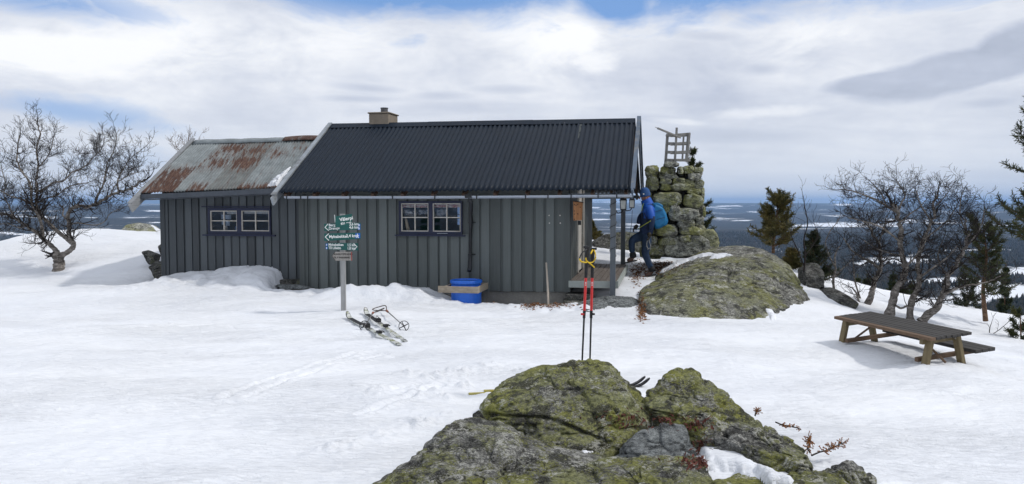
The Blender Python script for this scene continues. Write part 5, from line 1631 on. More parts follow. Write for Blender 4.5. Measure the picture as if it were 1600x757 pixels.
def litter(name, areas, n, mat, size, seed, label, objs, up=.0):
    """many small bent scraps scattered over what lies there"""
    bv = bvh_of(objs); rg = random.Random(seed); mb = MB()
    for (cx_, cy_, sx_, sy_, k_) in areas:
        for i in range(int(n * k_)):
            px_, py_ = rg.gauss(cx_, sx_), rg.gauss(cy_, sy_)
            d = raydir(px_, py_); d = d / np.linalg.norm(d)
            hit = bv.ray_cast(Vector(CAM), Vector(d), 80)
            if hit[0] is None: continue
            c_ = np.array(hit[0]) + np.array([0, 0, rg.uniform(.0, size * .6) + up * rg.random()])
            a = np.array([rg.gauss(0, 1), rg.gauss(0, 1), rg.gauss(0, .35 + up * 20)]); a /= np.linalg.norm(a)
            b_ = np.cross(a, [rg.gauss(0, .4), rg.gauss(0, .4), 1]); b_ /= np.linalg.norm(b_)
            s_ = size * rg.uniform(.4, 1.2)
            mb.add([c_ - a * s_, c_ - b_ * s_ * .4 + np.array([0, 0, s_ * .2]), c_ + a * s_, c_ + b_ * s_ * .4], [(0, 1, 2, 3)])
    o_ = link_mesh(name, mb.v, mb.f, mat)
    o_.modifiers.new('thick', 'SOLIDIFY').thickness = .0015
    tag(o_, label, None, None, 'stuff')


litter('leaf_litter', [(995, 425, 6, 10, 1), (1018, 421, 16, 4, 1.1), (1035, 414, 14, 3, .9), (1003, 492, 4, 6, .35), (1001, 478, 3, 8, .3), (845, 472, 16, 2.2, .6), (858, 476, 20, 3, .8), (832, 478, 8, 3, .3), (770, 470, 6, 2, .12)], 420, M['leaf_litter'], .028, 3, 'brown dead grass and leaves thawed out beside porch and boulder', [g_near, bb_, b2])
litter('heath', [(985, 660, 30, 8, .6), (1100, 728, 22, 5, 1), (1098, 705, 7, 10, .6), (1085, 668, 12, 5, .4), (1040, 660, 10, 3, .3), (1120, 732, 14, 3, .6)], 160, M['red_heath'], .018, 5, 'dark red heath tufts in the cracks of the front rocks', [r1, r2, r3, r3b, r4, r5, r7], .03)
# ---------------------------------------------------------------- trees
def bark_mat(name, dark, light, amount=.5, sc=9):
    m, k, b = principled(name, dark, .9, 0, .2)
    ob = k.new('ShaderNodeTexCoord').outputs['Object']
    n = k.noise(k.map(ob, (1, 1, 2.5)), sc, 6, .7, .4)
    n2_ = k.noise(k.map(ob, (1, 1, 4), loc=(3, 3, 3)), sc * 4, 4, .7)
    f = k.math('ADD', k.math('MULTIPLY', n, .6), k.math('MULTIPLY', n2_, .4))
    t = .60 - .16 * amount
    k.l.new(k.ramp(f, [(t - .12, dark), (t, tuple((a + c_) * .42 for a, c_ in zip(dark, light))), (t + .09, light)]), b.inputs['Base Color'])
    k.l.new(k.bump(f, .8, .01), b.inputs['Normal'])
    return m


M['birch_bark'] = bark_mat('birch_bark', (.045, .038, .032), (.33, .30, .27), .55)
M['birch_pale'] = bark_mat('birch_pale', (.05, .042, .036), (.36, .33, .30), .5)
M['twig'] = varied('twig', (.019, .014, .0125), .85, .35, 8)
M['twig_light'] = varied('twig_light', (.14, .105, .09), .85, .35, 5)
M['pine_bark'] = bark_mat('pine_bark', (.07, .045, .030), (.24, .15, .095), .5)


class Tubes:
    """many tapering twigs in one mesh, made with arrays"""
    def __init__(s): s.v = []; s.f = []; s.n = 0

    def add(s, pts, r0, r1, n):
        pts = np.asarray(pts, float); k_ = len(pts)
        t = np.gradient(pts, axis=0); t /= np.linalg.norm(t, axis=1)[:, None] + 1e-9
        ref = np.array([.31, .93, .17])
        a = np.cross(t, ref); a /= np.linalg.norm(a, axis=1)[:, None] + 1e-9
        b_ = np.cross(t, a)
        an = np.arange(n) * 2 * math.pi / n
        rad = np.array(r0) if hasattr(r0, '__len__') else np.linspace(r0, r1, k_)
        v = pts[:, None] + (a[:, None] * np.cos(an)[None, :, None] + b_[:, None] * np.sin(an)[None, :, None]) * rad[:, None, None]
        s.v.append(v.reshape(-1, 3))
        i = np.arange(k_ - 1)[:, None] * n + np.arange(n)[None]; j = np.arange(k_ - 1)[:, None] * n + (np.arange(n)[None] + 1) % n
        s.f.append(np.stack([i, j, j + n, i + n], -1).reshape(-1, 4) + s.n)
        s.n += k_ * n

    def build(s, name, mat, parent):
        return link_mesh(name, np.concatenate(s.v), np.concatenate(s.f), mat, parent, True)


def catmull(pts, per=5):
    pts = [np.array(p, float) for p in pts]
    P_ = [pts[0] * 2 - pts[1]] + pts + [pts[-1] * 2 - pts[-2]]
    out = []
    for i in range(1, len(P_) - 2):
        for t in np.arange(per) / per:
            a, b_, c_, d = P_[i - 1], P_[i], P_[i + 1], P_[i + 2]
            out.append(.5 * ((2 * b_) + (-a + c_) * t + (2 * a - 5 * b_ + 4 * c_ - d) * t * t + (-a + 3 * b_ - 3 * c_ + d) * t ** 3))
    out.append(pts[-1]); return np.array(out)


def twigs(tb, p, d, L, r, lev, rg, up=.35, gnarl=.35, kids=(5, 5, 4), spread=.8, minr=.0022):
    n = 6 if lev > 0 else 4
    pts = [np.array(p)]; d = d / np.linalg.norm(d); ds = []
    for i in range(n):
        d = d + np.array([rg.gauss(0, gnarl), rg.gauss(0, gnarl), rg.gauss(0, gnarl) + up]) * (.55 if i else .3)
        d /= np.linalg.norm(d)
        ds.append(d.copy()); pts.append(pts[-1] + d * L / n)
    tb.add(pts, r, max(r * .38, minr * .8), 5 if r > .012 else 3)
    if lev <= 0: return
    k_ = kids[lev] if lev < len(kids) else 6
    for i in range(k_):
        f = rg.uniform(.22, 1.0) if i else 1.0
        j = min(n - 1, int(f * n)); q = pts[j] * (1 - (f * n - j)) + pts[min(n, j + 1)] * (f * n - j) if j < n else pts[-1]
        side = np.array([rg.gauss(0, 1), rg.gauss(0, 1), rg.gauss(0, .7)])
        side = side - ds[j] * (side @ ds[j]); side /= np.linalg.norm(side) + 1e-6
        nd = ds[j] * rg.uniform(.5, .9) + side * spread
        twigs(tb, q, nd, L * rg.uniform(.45, .72), max(r * (1 - .5 * f) * .62, minr), lev - 1, rg, up, gnarl, kids, spread, minr)


def birch(name, label, limbs, Y, seed, bark, twm, group=None, spawn=9, Lt=1.0, lev=2, trunk_n=2, up=.3, gnarl=.35, kids=(4, 5, 4), minr=.0026, dense=1.0, root=None):
    """limbs: list of (points[(px,py,dY)], r0, r1, twigginess)"""
    rg = random.Random(seed)
    b0 = P(limbs[0][0][0][0], limbs[0][0][0][1], Y)
    e_ = empty(name, b0, label, 'tree', group)
    tr, tw = Tubes(), Tubes()
    for (pts, r0, r1, tg) in limbs:
        w_ = catmull([P(a, b_, Y + c_) for a, b_, c_ in pts], 5)
        w_ = w_ + np.array([[rg.gauss(0, r0 * .22) for _ in range(3)] for _ in w_]) * np.linspace(0, 1, len(w_))[:, None]
        r0 = r0 * .86
        rad = np.linspace(r0, r1, len(w_)) * np.array([1 + rg.uniform(-.12, .14) for _ in w_])
        if r0 > .06: rad[0] *= 1.35; rad[1] *= 1.15
        tr.add(w_, rad, None, 10 if r0 > .04 else 6)
        seglen = np.linalg.norm(np.diff(w_, axis=0), axis=1).sum()
        cnt = int(spawn * tg * seglen * dense)
        for i in range(cnt):
            f = rg.uniform(.12, 1.0) ** .8; x_ = f * (len(w_) - 1); j = min(int(x_), len(w_) - 2)
            q = w_[j] * (1 - x_ + j) + w_[j + 1] * (x_ - j)
            t = w_[j + 1] - w_[j]; t /= np.linalg.norm(t)
            side = np.array([rg.gauss(0, 1), rg.gauss(0, 1), rg.gauss(0, .8)]); side -= t * (side @ t); side /= np.linalg.norm(side) + 1e-6
            rr_ = lerp(r0, r1, f)
            twigs(tw, q, t * rg.uniform(.1, .8) + side, Lt * rg.uniform(.35, 1.0) * (1.1 - .25 * f), max(min(rr_ * .5, .014), minr), lev, rg, up, gnarl, kids, .85, minr)
        twigs(tw, w_[-1], w_[-1] - w_[-2], Lt * .75, r1, lev, rg, up, gnarl, kids, .85, minr)
    tr.build('trunk', M[bark], e_); tw.build('twigs', M[twm], e_)
    return e_


B = birch('birch_tree', 'gnarled bare birch with twisted forked trunk standing alone in the snow', [
    ([(92, 423, 0), (92, 410, 0), (93, 398, 0)], .125, .10, 0),
    ([(93, 400, 0), (84, 388, .05), (75, 380, .1), (67, 373, .1), (55, 362, .2), (42, 354, .3), (21, 340, .5), (0, 333, .7), (-25, 322, .9)], .062, .018, .9),
    ([(93, 400, 0), (103, 396, 0), (112, 389, 0), (115, 383, 0), (112, 376, 0), (108, 366, 0), (108, 350, 0), (106, 335, -.1), (112, 326, -.1), (122, 322, -.1), (135, 324, -.2), (148, 321, -.2), (160, 313, -.3), (172, 306, -.4), (185, 300, -.4), (200, 297, -.5), (214, 289, -.5), (226, 282, -.5)], .070, .016, .75),
    ([(112, 380, 0), (104, 373, .1), (95, 366, .1), (84, 357, .1), (76, 348, .2), (66, 339, .2), (60, 328, .2), (56, 316, .2), (58, 300, .2), (56, 285, .3), (60, 262, .3), (57, 235, .3), (62, 210, .4), (58, 190, .4)], .055, .012, 1.0),
    ([(67, 373, .1), (66, 360, .1), (63, 345, 0), (57, 332, -.1), (50, 318, -.1), (49, 300, -.2), (44, 280, -.3), (30, 262, -.4), (26, 240, -.4), (30, 212, -.5)], .045, .012, 1.0),
    ([(50, 318, 0), (35, 312, .3), (15, 306, .4), (-10, 290, .5), (-25, 265, .5)], .028, .010, 1.0),
    ([(62, 300, .2), (74, 292, .1), (86, 285, 0), (100, 282, -.2), (112, 270, -.3), (130, 262, -.4), (146, 246, -.4), (160, 232, -.4)], .030, .010, 1.0),
    ([(58, 318, .2), (72, 310, .4), (88, 306, .5), (104, 294, .6), (122, 288, .6), (138, 286, .6)], .024, .009, 1.0),
    ([(60, 262, .3), (72, 248, .3), (80, 232, .3), (84, 212, .4)], .020, .007, 1.0),
    ([(148, 321, -.2), (152, 306, -.2), (160, 292, -.3), (164, 275, -.3), (168, 255, -.3), (178, 235, -.4), (182, 212, -.4)], .028, .008, 1.0),
    ([(185, 300, -.4), (184, 282, -.3), (194, 262, -.2), (206, 246, -.2), (222, 234, -.1)], .022, .007, 1.0),
    ([(172, 306, -.4), (180, 290, -.6), (198, 276, -.7), (220, 268, -.7)], .016, .006, .9),
    ([(106, 345, 0), (98, 336, .3), (99, 326, .4), (90, 318, .5)], .022, .008, .8),
    ([(130, 350, 0), (150, 352, .1), (165, 345, .1), (172, 334, .1), (190, 325, .1)], .014, .006, .6),
    ([(108, 352, 0), (118, 349, 0), (130, 350, 0)], .020, .014, .2),
    ([(42, 354, .3), (30, 356, .4), (12, 350, .4), (-8, 352, .5)], .018, .008, .8),
    ([(21, 340, .5), (14, 322, .5), (6, 306, .6), (8, 284, .6), (2, 262, .6)], .020, .008, 1.0),
], 17.0, 11, 'birch_bark', 'twig', None, spawn=21, Lt=.42, lev=2, up=.24, gnarl=.22, kids=(3, 4, 4), minr=.0030)

birch('birch_tree', 'bare birch top showing above the rusty annex ridge', [
    ([(292, 372, 0), (290, 330, 0), (292, 290, 0), (291, 250, 0), (293, 228, .1)], .09, .02, .1),
    ([(291, 250, 0), (284, 242, .1), (279, 234, .1), (272, 228, .2)], .02, .007, 1.4),
    ([(292, 245, 0), (299, 238, 0), (303, 230, 0), (306, 222, 0)], .018, .006, 1.4),
], 22.0, 21, 'birch_bark', 'twig_light', None, spawn=10, Lt=.42, lev=2, up=.3, gnarl=.25, kids=(2, 3, 3), minr=.0034)

GB = 'crooked bare birches behind the picnic table'
birch('birch_tree', 'leftmost short birch leaning left behind the picnic table end', [
    ([(1350, 483, 0), (1358, 470, 0), (1363, 456, 0), (1366, 440, .1), (1375, 422, .1), (1376, 400, .2), (1372, 380, .2), (1362, 362, .2), (1352, 345, .2)], .075, .014, 1.0),
    ([(1375, 422, .1), (1362, 410, .1), (1345, 402, .2), (1330, 390, .2), (1318, 372, .3)], .03, .010, 1.0),
    ([(1352, 480, 0), (1344, 476, .0), (1340, 465, 0), (1334, 452, 0), (1325, 448, 0)], .03, .010, .6),
    ([(1372, 380, .2), (1380, 360, .1), (1386, 338, .1)], .02, .008, 1.0),
], 14.4, 31, 'birch_pale', 'twig', GB, spawn=22, Lt=.37, lev=2, up=.10, gnarl=.25, kids=(3, 4, 4), minr=.0026)
birch('birch_tree', 'tall birch with pale trunk rising above the left half of the picnic table', [
    ([(1389, 494, 0), (1395, 472, 0), (1400, 452, 0), (1411, 436, 0), (1414, 418, 0), (1409, 398, 0), (1408, 375, 0), (1405, 350, 0), (1402, 330, 0), (1396, 318, 0)], .085, .026, .7),
    ([(1402, 332, 0), (1385, 322, 0), (1368, 312, -.1), (1348, 304, -.2), (1328, 298, -.2), (1312, 296, -.2)], .026, .008, 1.1),
    ([(1385, 322, 0), (1378, 305, .1), (1368, 292, .2), (1360, 284, .2)], .016, .006, 1.0),
    ([(1403, 334, 0), (1408, 318, 0), (1414, 305, .1), (1406, 290, .1), (1400, 281, .1)], .020, .007, 1.0),
    ([(1405, 350, 0), (1420, 336, .2), (1436, 325, .3), (1448, 312, .3)], .018, .007, 1.0),
    ([(1414, 418, 0), (1428, 404, -.3), (1440, 388, -.4), (1452, 366, -.4)], .022, .008, 1.0),
    ([(1408, 380, 0), (1392, 366, -.2), (1370, 352, -.4), (1346, 346, -.4), (1325, 340, -.4)], .020, .008, 1.0),
    ([(1410, 400, 0), (1390, 396, .3), (1368, 388, .4), (1350, 376, .4)], .018, .007, 1.0),
], 13.6, 32, 'birch_pale', 'twig', GB, spawn=22, Lt=.37, lev=2, up=.10, gnarl=.25, kids=(3, 4, 4), minr=.0026)
birch('birch_tree', 'upright middle birch with dark trunk between the two pale leaning ones', [
    ([(1422, 501, 0), (1422, 486, 0), (1426, 468, 0), (1434, 452, 0), (1437, 434, 0), (1434, 415, .1), (1438, 396, .1), (1446, 372, .1), (1456, 348, .1), (1460, 325, .1), (1464, 305, .1)], .075, .016, .8),
    ([(1446, 372, .1), (1466, 358, .2), (1484, 340, .3), (1496, 320, .3)], .022, .007, 1.1),
    ([(1456, 348, .1), (1446, 332, 0), (1436, 315, 0), (1432, 298, 0)], .020, .007, 1.1),
    ([(1460, 325, .1), (1474, 310, .2), (1486, 294, .2)], .016, .006, 1.1),
    ([(1437, 434, 0), (1456, 420, -.2), (1478, 404, -.3), (1496, 384, -.4)], .024, .008, 1.0),
    ([(1400, 478, .0), (1408, 482, 0), (1418, 478, 0)], .02, .02, .3),
], 13.5, 33, 'birch_bark', 'twig', GB, spawn=22, Lt=.37, lev=2, up=.10, gnarl=.25, kids=(3, 4, 4), minr=.0026)
birch('birch_tree', 'rightmost pale birch with trunk leaning far right over the snow', [
    ([(1440, 504, 0), (1450, 492, 0), (1463, 482, 0), (1470, 466, 0), (1478, 450, 0), (1482, 432, 0), (1496, 412, .1), (1506, 390, .1), (1512, 365, .1), (1508, 340, .1)], .085, .014, .8),
    ([(1472, 462, 0), (1492, 452, -.1), (1515, 446, -.2), (1540, 442, -.2), (1562, 432, -.2)], .030, .008, .9),
    ([(1482, 432, 0), (1470, 416, .3), (1466, 396, .4), (1474, 374, .4)], .022, .008, 1.0),
    ([(1506, 390, .1), (1522, 372, 0), (1534, 350, 0), (1538, 328, 0)], .018, .007, 1.1),
    ([(1512, 365, .1), (1502, 345, .2), (1500, 320, .2), (1504, 300, .2)], .016, .006, 1.1),
], 13.3, 34, 'birch_pale', 'twig', GB, spawn=22, Lt=.37, lev=2, up=.10, gnarl=.25, kids=(3, 4, 4), minr=.0026)
birch('bare_shrub', 'leafless shrub with dead grey stem between green juniper and birches', [
    ([(1303, 452, 0), (1302, 436, 0), (1306, 420, 0), (1304, 400, 0), (1312, 385, 0)], .03, .010, 1.0),
    ([(1302, 436, 0), (1312, 424, .1), (1326, 412, .1), (1338, 396, .1)], .018, .007, 1.0),
    ([(1306, 420, 0), (1296, 400, .2), (1290, 380, .2), (1297, 362, .2), (1306, 350, .2), (1312, 340, .2)], .014, .006, .8),
    ([(1345, 470, -.3), (1336, 440, -.3), (1334, 420, -.3), (1332, 400, -.3)], .02, .008, .7),
], 15.2, 41, 'birch_bark', 'twig', None, spawn=7, Lt=.42, lev=1, up=.25, gnarl=.4, kids=(3, 4, 4), minr=.003)['category'] = 'shrub'
birch('bare_shrub', 'thin dark leafless shrub rising behind the right shoulder of the big boulder', [
    ([(1256, 425, 0), (1258, 400, 0), (1256, 375, 0), (1262, 350, 0), (1258, 328, 0), (1255, 306, 0)], .02, .006, .8),
    ([(1256, 415, 0), (1246, 390, .1), (1236, 366, .1), (1240, 344, .1)], .014, .005, .8),
    ([(1258, 400, 0), (1270, 384, .1), (1278, 366, .1), (1272, 350, .1)], .012, .005, .7),
], 15.0, 42, 'twig', 'twig', None, spawn=6, Lt=.35, lev=1, up=.3, gnarl=.4, kids=(3, 3, 3), minr=.003)['category'] = 'shrub'
birch('birch_sapling', 'small bare sapling in the snow beside the pine on the right', [
    ([(1548, 528, 0), (1546, 518, 0), (1548, 508, 0)], .012, .005, .9),
    ([(1548, 524, 0), (1558, 518, 0), (1568, 510, 0), (1576, 503, 0)], .008, .004, .7),
], 12.8, 43, 'twig', 'twig', None, spawn=5, Lt=.22, lev=1, up=.3, gnarl=.3, kids=(2, 3, 3), minr=.0025)['category'] = 'sapling'


# ---- pines: branch whorls carrying tufts of needles
def needle_mat(name, c1, c2, c3):
    m, k, b = principled(name, c2, .6, 0, .25)
    ob = k.new('ShaderNodeTexCoord').outputs['Object']
    n = k.noise(ob, 5.5, 4, .6)
    k.l.new(k.ramp(n, [(.36, c1), (.5, c2), (.64, c3)]), b.inputs['Base Color'])
    return m


M['needles'] = needle_mat('needles', (.022, .034, .014), (.045, .058, .020), (.085, .088, .030))
M['needles_gold'] = needle_mat('needles_gold', (.05, .055, .018), (.105, .095, .030), (.17, .135, .045))
M['needles_dark'] = needle_mat('needles_dark', (.014, .024, .013), (.028, .040, .018), (.050, .060, .025))


def pine(name, label, base, top, Y, seed, width, nwh=12, mat='needles', bare=.15, tuft=.075, group=None, lean=0.0, per=5, droop=.0, trunk_r=.05, density=1.0, shape=None, cat='tree', asym=0.0):
    rg = random.Random(seed)
    b0 = P(base[0], base[1], Y); t0_ = P(top[0], top[1], Y)
    e_ = empty(name, b0, label, cat, group)
    Ht = np.linalg.norm(t0_ - b0)
    tr = Tubes()
    pts = catmull([b0, b0 * .66 + t0_ * .34 + np.array([rg.uniform(-.03, .03) * Ht, 0, 0]), b0 * .33 + t0_ * .67 + np.array([rg.uniform(-.03, .03) * Ht, 0, 0]), t0_], 5)
    tr.add(pts, trunk_r, .008, 8)
    nv = []; nf = []

    def tuftat(q, d, s_):
        d = d / (np.linalg.norm(d) + 1e-9)
        b_ = len(nv)
        for i in range(int(11 * density)):
            a = np.array([rg.gauss(0, 1), rg.gauss(0, 1), rg.gauss(0, 1)]); a /= np.linalg.norm(a)
            v = d * rg.uniform(.2, 1.0) + a * .75; v = v / np.linalg.norm(v) * s_ * rg.uniform(.7, 1.15)
            w_ = np.cross(v, [rg.random() - .5, rg.random() - .5, rg.random() - .5]); w_ = w_ / (np.linalg.norm(w_) + 1e-9) * s_ * .085
            st = q - d * s_ * rg.uniform(0, .55); k_ = len(nv)
            nv.extend([st - w_, st + w_, st + v + w_ * .5, st + v - w_ * .5]); nf.append((k_, k_ + 1, k_ + 2, k_ + 3))

    for w_i in range(nwh):
        f = bare + (1 - bare) * (w_i + rg.uniform(-.2, .2)) / nwh
        f = max(bare * .8, min(.97, f))
        x_ = f * (len(pts) - 1); j = min(int(x_), len(pts) - 2); q0 = pts[j] * (1 - x_ + j) + pts[j + 1] * (x_ - j)
        g_ = (f - bare) / (1 - bare)
        wf = (shape(g_) if shape else (1 - g_) ** .75 * (.55 + .45 * min(1, g_ * 4)) + .08)
        for b_i in range(per):
            an = rg.uniform(0, 2 * math.pi)
            L = width * wf * rg.uniform(.55, 1.1) * (1 + asym * math.cos(an))
            d = np.array([math.cos(an), math.sin(an), rg.uniform(.05, .45) + g_ * .6 - droop])
            d /= np.linalg.norm(d)
            bp = [q0]; dd_ = d.copy(); n = 6
            for i in range(n):
                dd_ = dd_ + np.array([rg.gauss(0, .12), rg.gauss(0, .12), rg.gauss(.03, .08) + (.05 if droop == 0 else .10)]); dd_ /= np.linalg.norm(dd_)
                bp.append(bp[-1] + dd_ * L / n)
            tr.add(bp, max(.006, trunk_r * .28 * (1 - f * .6)), .004, 4)
            for i in range(2, n + 1):
                k_ = max(1, int(L / n / (tuft * .55)))
                for s_ in range(k_):
                    q = bp[i] * (1 - s_ / k_) + bp[i - 1] * (s_ / k_)
                    tuftat(q, bp[i] - bp[i - 1] + np.array([0, 0, .02]), tuft * rg.uniform(.8, 1.1))
                # side shoots
                for sd_ in (-1, 1):
                    if rg.random() < .8:
                        sv = np.cross(bp[i] - bp[i - 1], [0, 0, 1]) * sd_ + (bp[i] - bp[i - 1]) * 1.1; sv /= np.linalg.norm(sv) + 1e-9
                        SL = L * .34 * (1 - .45 * i / n) * rg.uniform(.6, 1.2)
                        sp = [bp[i] + (sv + np.array([0, 0, .25])) * SL * t for t in (0, .5, 1)]
                        tr.add(sp, .005, .003, 3)
                        m_ = max(2, int(SL / (tuft * .6)))
                        for t in range(1, m_ + 1): tuftat(bp[i] + (sv + np.array([0, 0, .25])) * SL * t / m_, sv + np.array([0, 0, .4]), tuft)
    for t in (.9, .95, 1.0):
        tuftat(b0 + (t0_ - b0) * t, np.array([0, 0, 1.0]), tuft)
    tr.build('trunk', M['pine_bark'], e_)
    link_mesh('crown', np.array(nv), np.array(nf), M[mat], e_)
    return e_


pine('pine_tree', 'young golden-green pine behind the big boulder', (1208, 396, 0), (1216, 308, 0), 17.0, 3, .62, 10, 'needles_gold', .12, .085, per=6, trunk_r=.035, density=.8, shape=lambda g: .95 - .45 * g)
pine('juniper_bush', 'dark green conical juniper right of the big boulder', (1278, 448, 0), (1270, 366, 0), 16.5, 4, .50, 13, 'needles_dark', .02, .06, per=6, trunk_r=.03, density=.9, cat='shrub', shape=lambda g: 1 - .75 * g)
pine('pine_sapling', 'small golden pine tip at the right rear shoulder of the big boulder', (1238, 420, 0), (1236, 390, 0), 15.6, 14, .24, 5, 'needles_gold', .02, .07, per=5, trunk_r=.012, cat='shrub')
pine('pine_tree', 'spindly pine leaning out from behind the stone cairn', (1092, 390, 0), (1080, 232, 0), 17.6, 5, .46, 12, 'needles', .06, .085, per=3, trunk_r=.03, density=.7, shape=lambda g: .95 - .68 * g)
pine('pine_sapling', 'golden pine tip seen through the porch between house wall and post', (928, 384, 0), (925, 345, 0), 20.0, 6, .26, 6, 'needles_gold', .02, .08, per=5, trunk_r=.014, cat='shrub', shape=lambda g: 1.0 - .7 * g)
pine('pine_tree', 'tall dark pine cut by the right edge of the picture', (1650, 560, 0), (1632, 150, 0), 13.4, 7, 1.0, 13, 'needles', .40, .085, per=5, trunk_r=.08, density=.7, shape=lambda g: .42 + .58 * (1 - g) ** .8)
pine('pine_tree', 'thin-trunked pine with open low crown left of the edge pine', (1540, 502, 0), (1536, 352, 0), 15.3, 8, .66, 10, 'needles', .30, .08, per=4, trunk_r=.05, density=.8, shape=lambda g: .9 - .35 * g, droop=.15)
pine('pine_sapling', 'low spreading pine sapling in the snow at the right edge', (1596, 540, 0), (1594, 490, 0), 12.6, 9, .30, 5, 'needles', .05, .07, per=3, trunk_r=.014, density=.6, cat='shrub', shape=lambda g: 1.0 - .4 * g, droop=.2)
pine('pine_sapling', 'small sparse pine sapling beside the thin pine trunk', (1510, 500, 0), (1512, 440, 0), 17.0, 10, .42, 6, 'needles_dark', .05, .08, per=4, trunk_r=.018, density=.7, cat='shrub', shape=lambda g: 1.0 - .4 * g)
# treetops coming up from the slope below the crest
GT = 'treetops rising from the slope below the snow crest'
tops = [(1395, 425, 24, 'dark spruce top between the pale birch trunks'), (1425, 440, 27, 'short spruce top right of the tall pale birch'), (1355, 432, 23, 'blunt spruce top beside the leftmost birch'),
        (1572, 412, 27, 'dark spruce top under the edge pine'),
        (1340, 430, 30, 'distant spruce top in the gap left of the birches'), (1298, 418, 22, 'spruce top behind the leafless shrub'), (1412, 448, 21, 'low spruce top just above the crest behind the birches')]
for i, (x_, y_, Yt, lab) in enumerate(tops):
    b0 = P(x_, y_, Yt); bz = gz(b0[0], b0[1])
    hgt = b0[2] - bz
    pyb = y_ + hgt * F / Yt
    pine('spruce_tree', lab, (x_ + 2, pyb), (x_, y_), Yt, 60 + i, min(.8, .36 + .10 * hgt), max(7, int(hgt * 4)), ('needles_dark', 'needles', 'needles_dark')[i % 3], .08, .13, per=6, trunk_r=.05, density=.55, group=GT, shape=lambda g: 1.02 - g, droop=.25)
# ---------------------------------------------------------------- things on and round the cabin
def roty(a): return np.array([[math.cos(a), 0, math.sin(a)], [0, 1, 0], [-math.sin(a), 0, math.cos(a)]])
def rotz(a): return np.array([[math.cos(a), -math.sin(a), 0], [math.sin(a), math.cos(a), 0], [0, 0, 1]])


HM = np.stack([HU, HV, np.array([0, 0, 1.0])], 1)
M['blue_barrel'] = varied('blue_barrel', (.012, .13, .62), .38, .15, 5, spec=.5)
M['pale_plank'] = wood_mat('pale_plank', (.33, .28, .215), 0, amt=.4)
M['stick'] = varied('stick', (.42, .37, .31), .8, .15, 9)
M['raw_board'] = wood_mat('raw_board', (.40, .19, .085), 2, amt=.3)
M['steel'] = varied('steel', (.42, .42, .40), .35, .2, 9, metal=.7)
M['red'] = varied('red', (.62, .035, .035), .38, .12, 9)
M['yellow'] = varied('yellow', (.62, .42, .02), .7, .15, 20)
M['black_rubber'] = varied('black_rubber', (.018, .018, .020), .65, .3, 20)
M['carbon'] = varied('carbon', (.025, .025, .027), .35, .3, 20)

# blue barrel sunk in the snow with its plank frame
bc = pl(728, 455, -.42); ctr = H(bc[0], -.40, 0)
zt_ = P(728, 436.5, ctr[1])[2]
bar = empty('barrel', ctr + np.array([0, 0, -.2]), 'bright blue plastic barrel standing against the front wall', 'barrel')
mb = MB(); mb.lathe([(.245, -.35), (.262, -.30), (.262, zt_ - .10), (.252, zt_ - .09), (.258, zt_ - .08), (.258, zt_ - .045), (.20, zt_ - .04)], (ctr[0], ctr[1], 0), 40)
mb.build('body', M['blue_barrel'], bar, smooth=False)
for o_ in (bpy.data.objects['body'],):
    o_.data.polygons.foreach_set('use_smooth', np.ones(len(o_.data.polygons), dtype=bool)); o_.modifiers.new('e', 'EDGE_SPLIT').split_angle = R(35)
mb = MB(); mb.lathe([(.268, zt_ - .062), (.276, zt_ - .058), (.276, zt_ - .020), (.270, zt_ - .012), (.24, zt_ - .012), (.235, zt_ - .030), (.0001, zt_ - .022)], (ctr[0], ctr[1], 0), 40)
mb.build('lid', M['blue_barrel'], bar, smooth=False)
fr_ = empty('plank_frame', ctr, 'weathered plank frame fixed round the blue barrel', 'frame')
zf = pl(700, 452.5, -.72)[1]
lf, rt_ = pl(685, 452, -.72)[0], pl(748, 452, -.72)[0]
for (u0, u1, v0, v1) in ((lf, rt_, -.745, -.715), (rt_ - .03, rt_, -.714, -.03), (lf + .10, lf + .13, -.714, -.03)):
    mb = MB(); hb(mb, u0, u1, v0, v1, zf - .055, zf + .055); mb.build('plank', M['pale_plank'], fr_, bevel=.004)
mb = MB(); hb(mb, lf + .13, rt_ - .031, -.09, -.06, zf - .055, zf + .055); mb.build('plank', M['pale_plank'], fr_)

mb = MB(); q0_, q1_ = P(853.5, 411, 12.95), P(857, 484, 12.55)
mb.tube([q0_, (q0_ + q1_) / 2 + np.array([.006, 0, 0]), q1_], [.014, .017, .019], 8)
tag(mb.build('wooden_stick', M['stick'], None, True), 'pale thin wooden stick leaning upright against the front wall', 'stick')

# bird box by the door
a_, c_ = P(895.5, 345, 13.1), P(909, 314.5, 13.1)
bx = empty('wooden_box', (a_ + c_) / 2, 'small orange-brown wooden box hanging at the corner by the door', 'box')
mb = MB()
mb.hexa([P(896, 345, 13.05), P(908.5, 344.5, 13.2), P(909.5, 344, 13.4), P(897.5, 344.5, 13.25), P(895.8, 315, 13.05), P(910, 317, 13.2), P(911, 317, 13.4), P(897, 315, 13.25)])
mb.build('box_body', M['raw_board'], bx, bevel=.003)
mb = MB(); mb.hexa([P(894.8, 315, 13.0), P(911.5, 317.2, 13.15), P(912.2, 317, 13.45), P(896, 315, 13.3), P(894.8, 313.8, 13.0), P(911.5, 316, 13.15), P(912.2, 316, 13.45), P(896, 313.8, 13.3)])
mb.build('box_roof', M['black_plastic'], bx)
mb = MB()
for (x_, y_) in ((897.5, 320), (900, 321), (902.5, 320), (897.5, 330), (906.5, 324), (902.8, 334.5), (897.7, 335), (897.6, 343)):
    q = P(x_, y_, 13.045 + (x_ - 896) * .011); mb.box(q, (.014, .006, .02))
o_ = mb.build('knot_hole', M['black_rubber'], bx); o_['kind'] = 'stuff'
mb = MB(); mb.hexa([P(903, 345, 13.32), P(908, 345, 13.34), P(908, 345, 13.40), P(903, 345, 13.38), P(903, 352, 13.32), P(908, 352, 13.34), P(908, 352, 13.40), P(903, 352, 13.38)][::1])
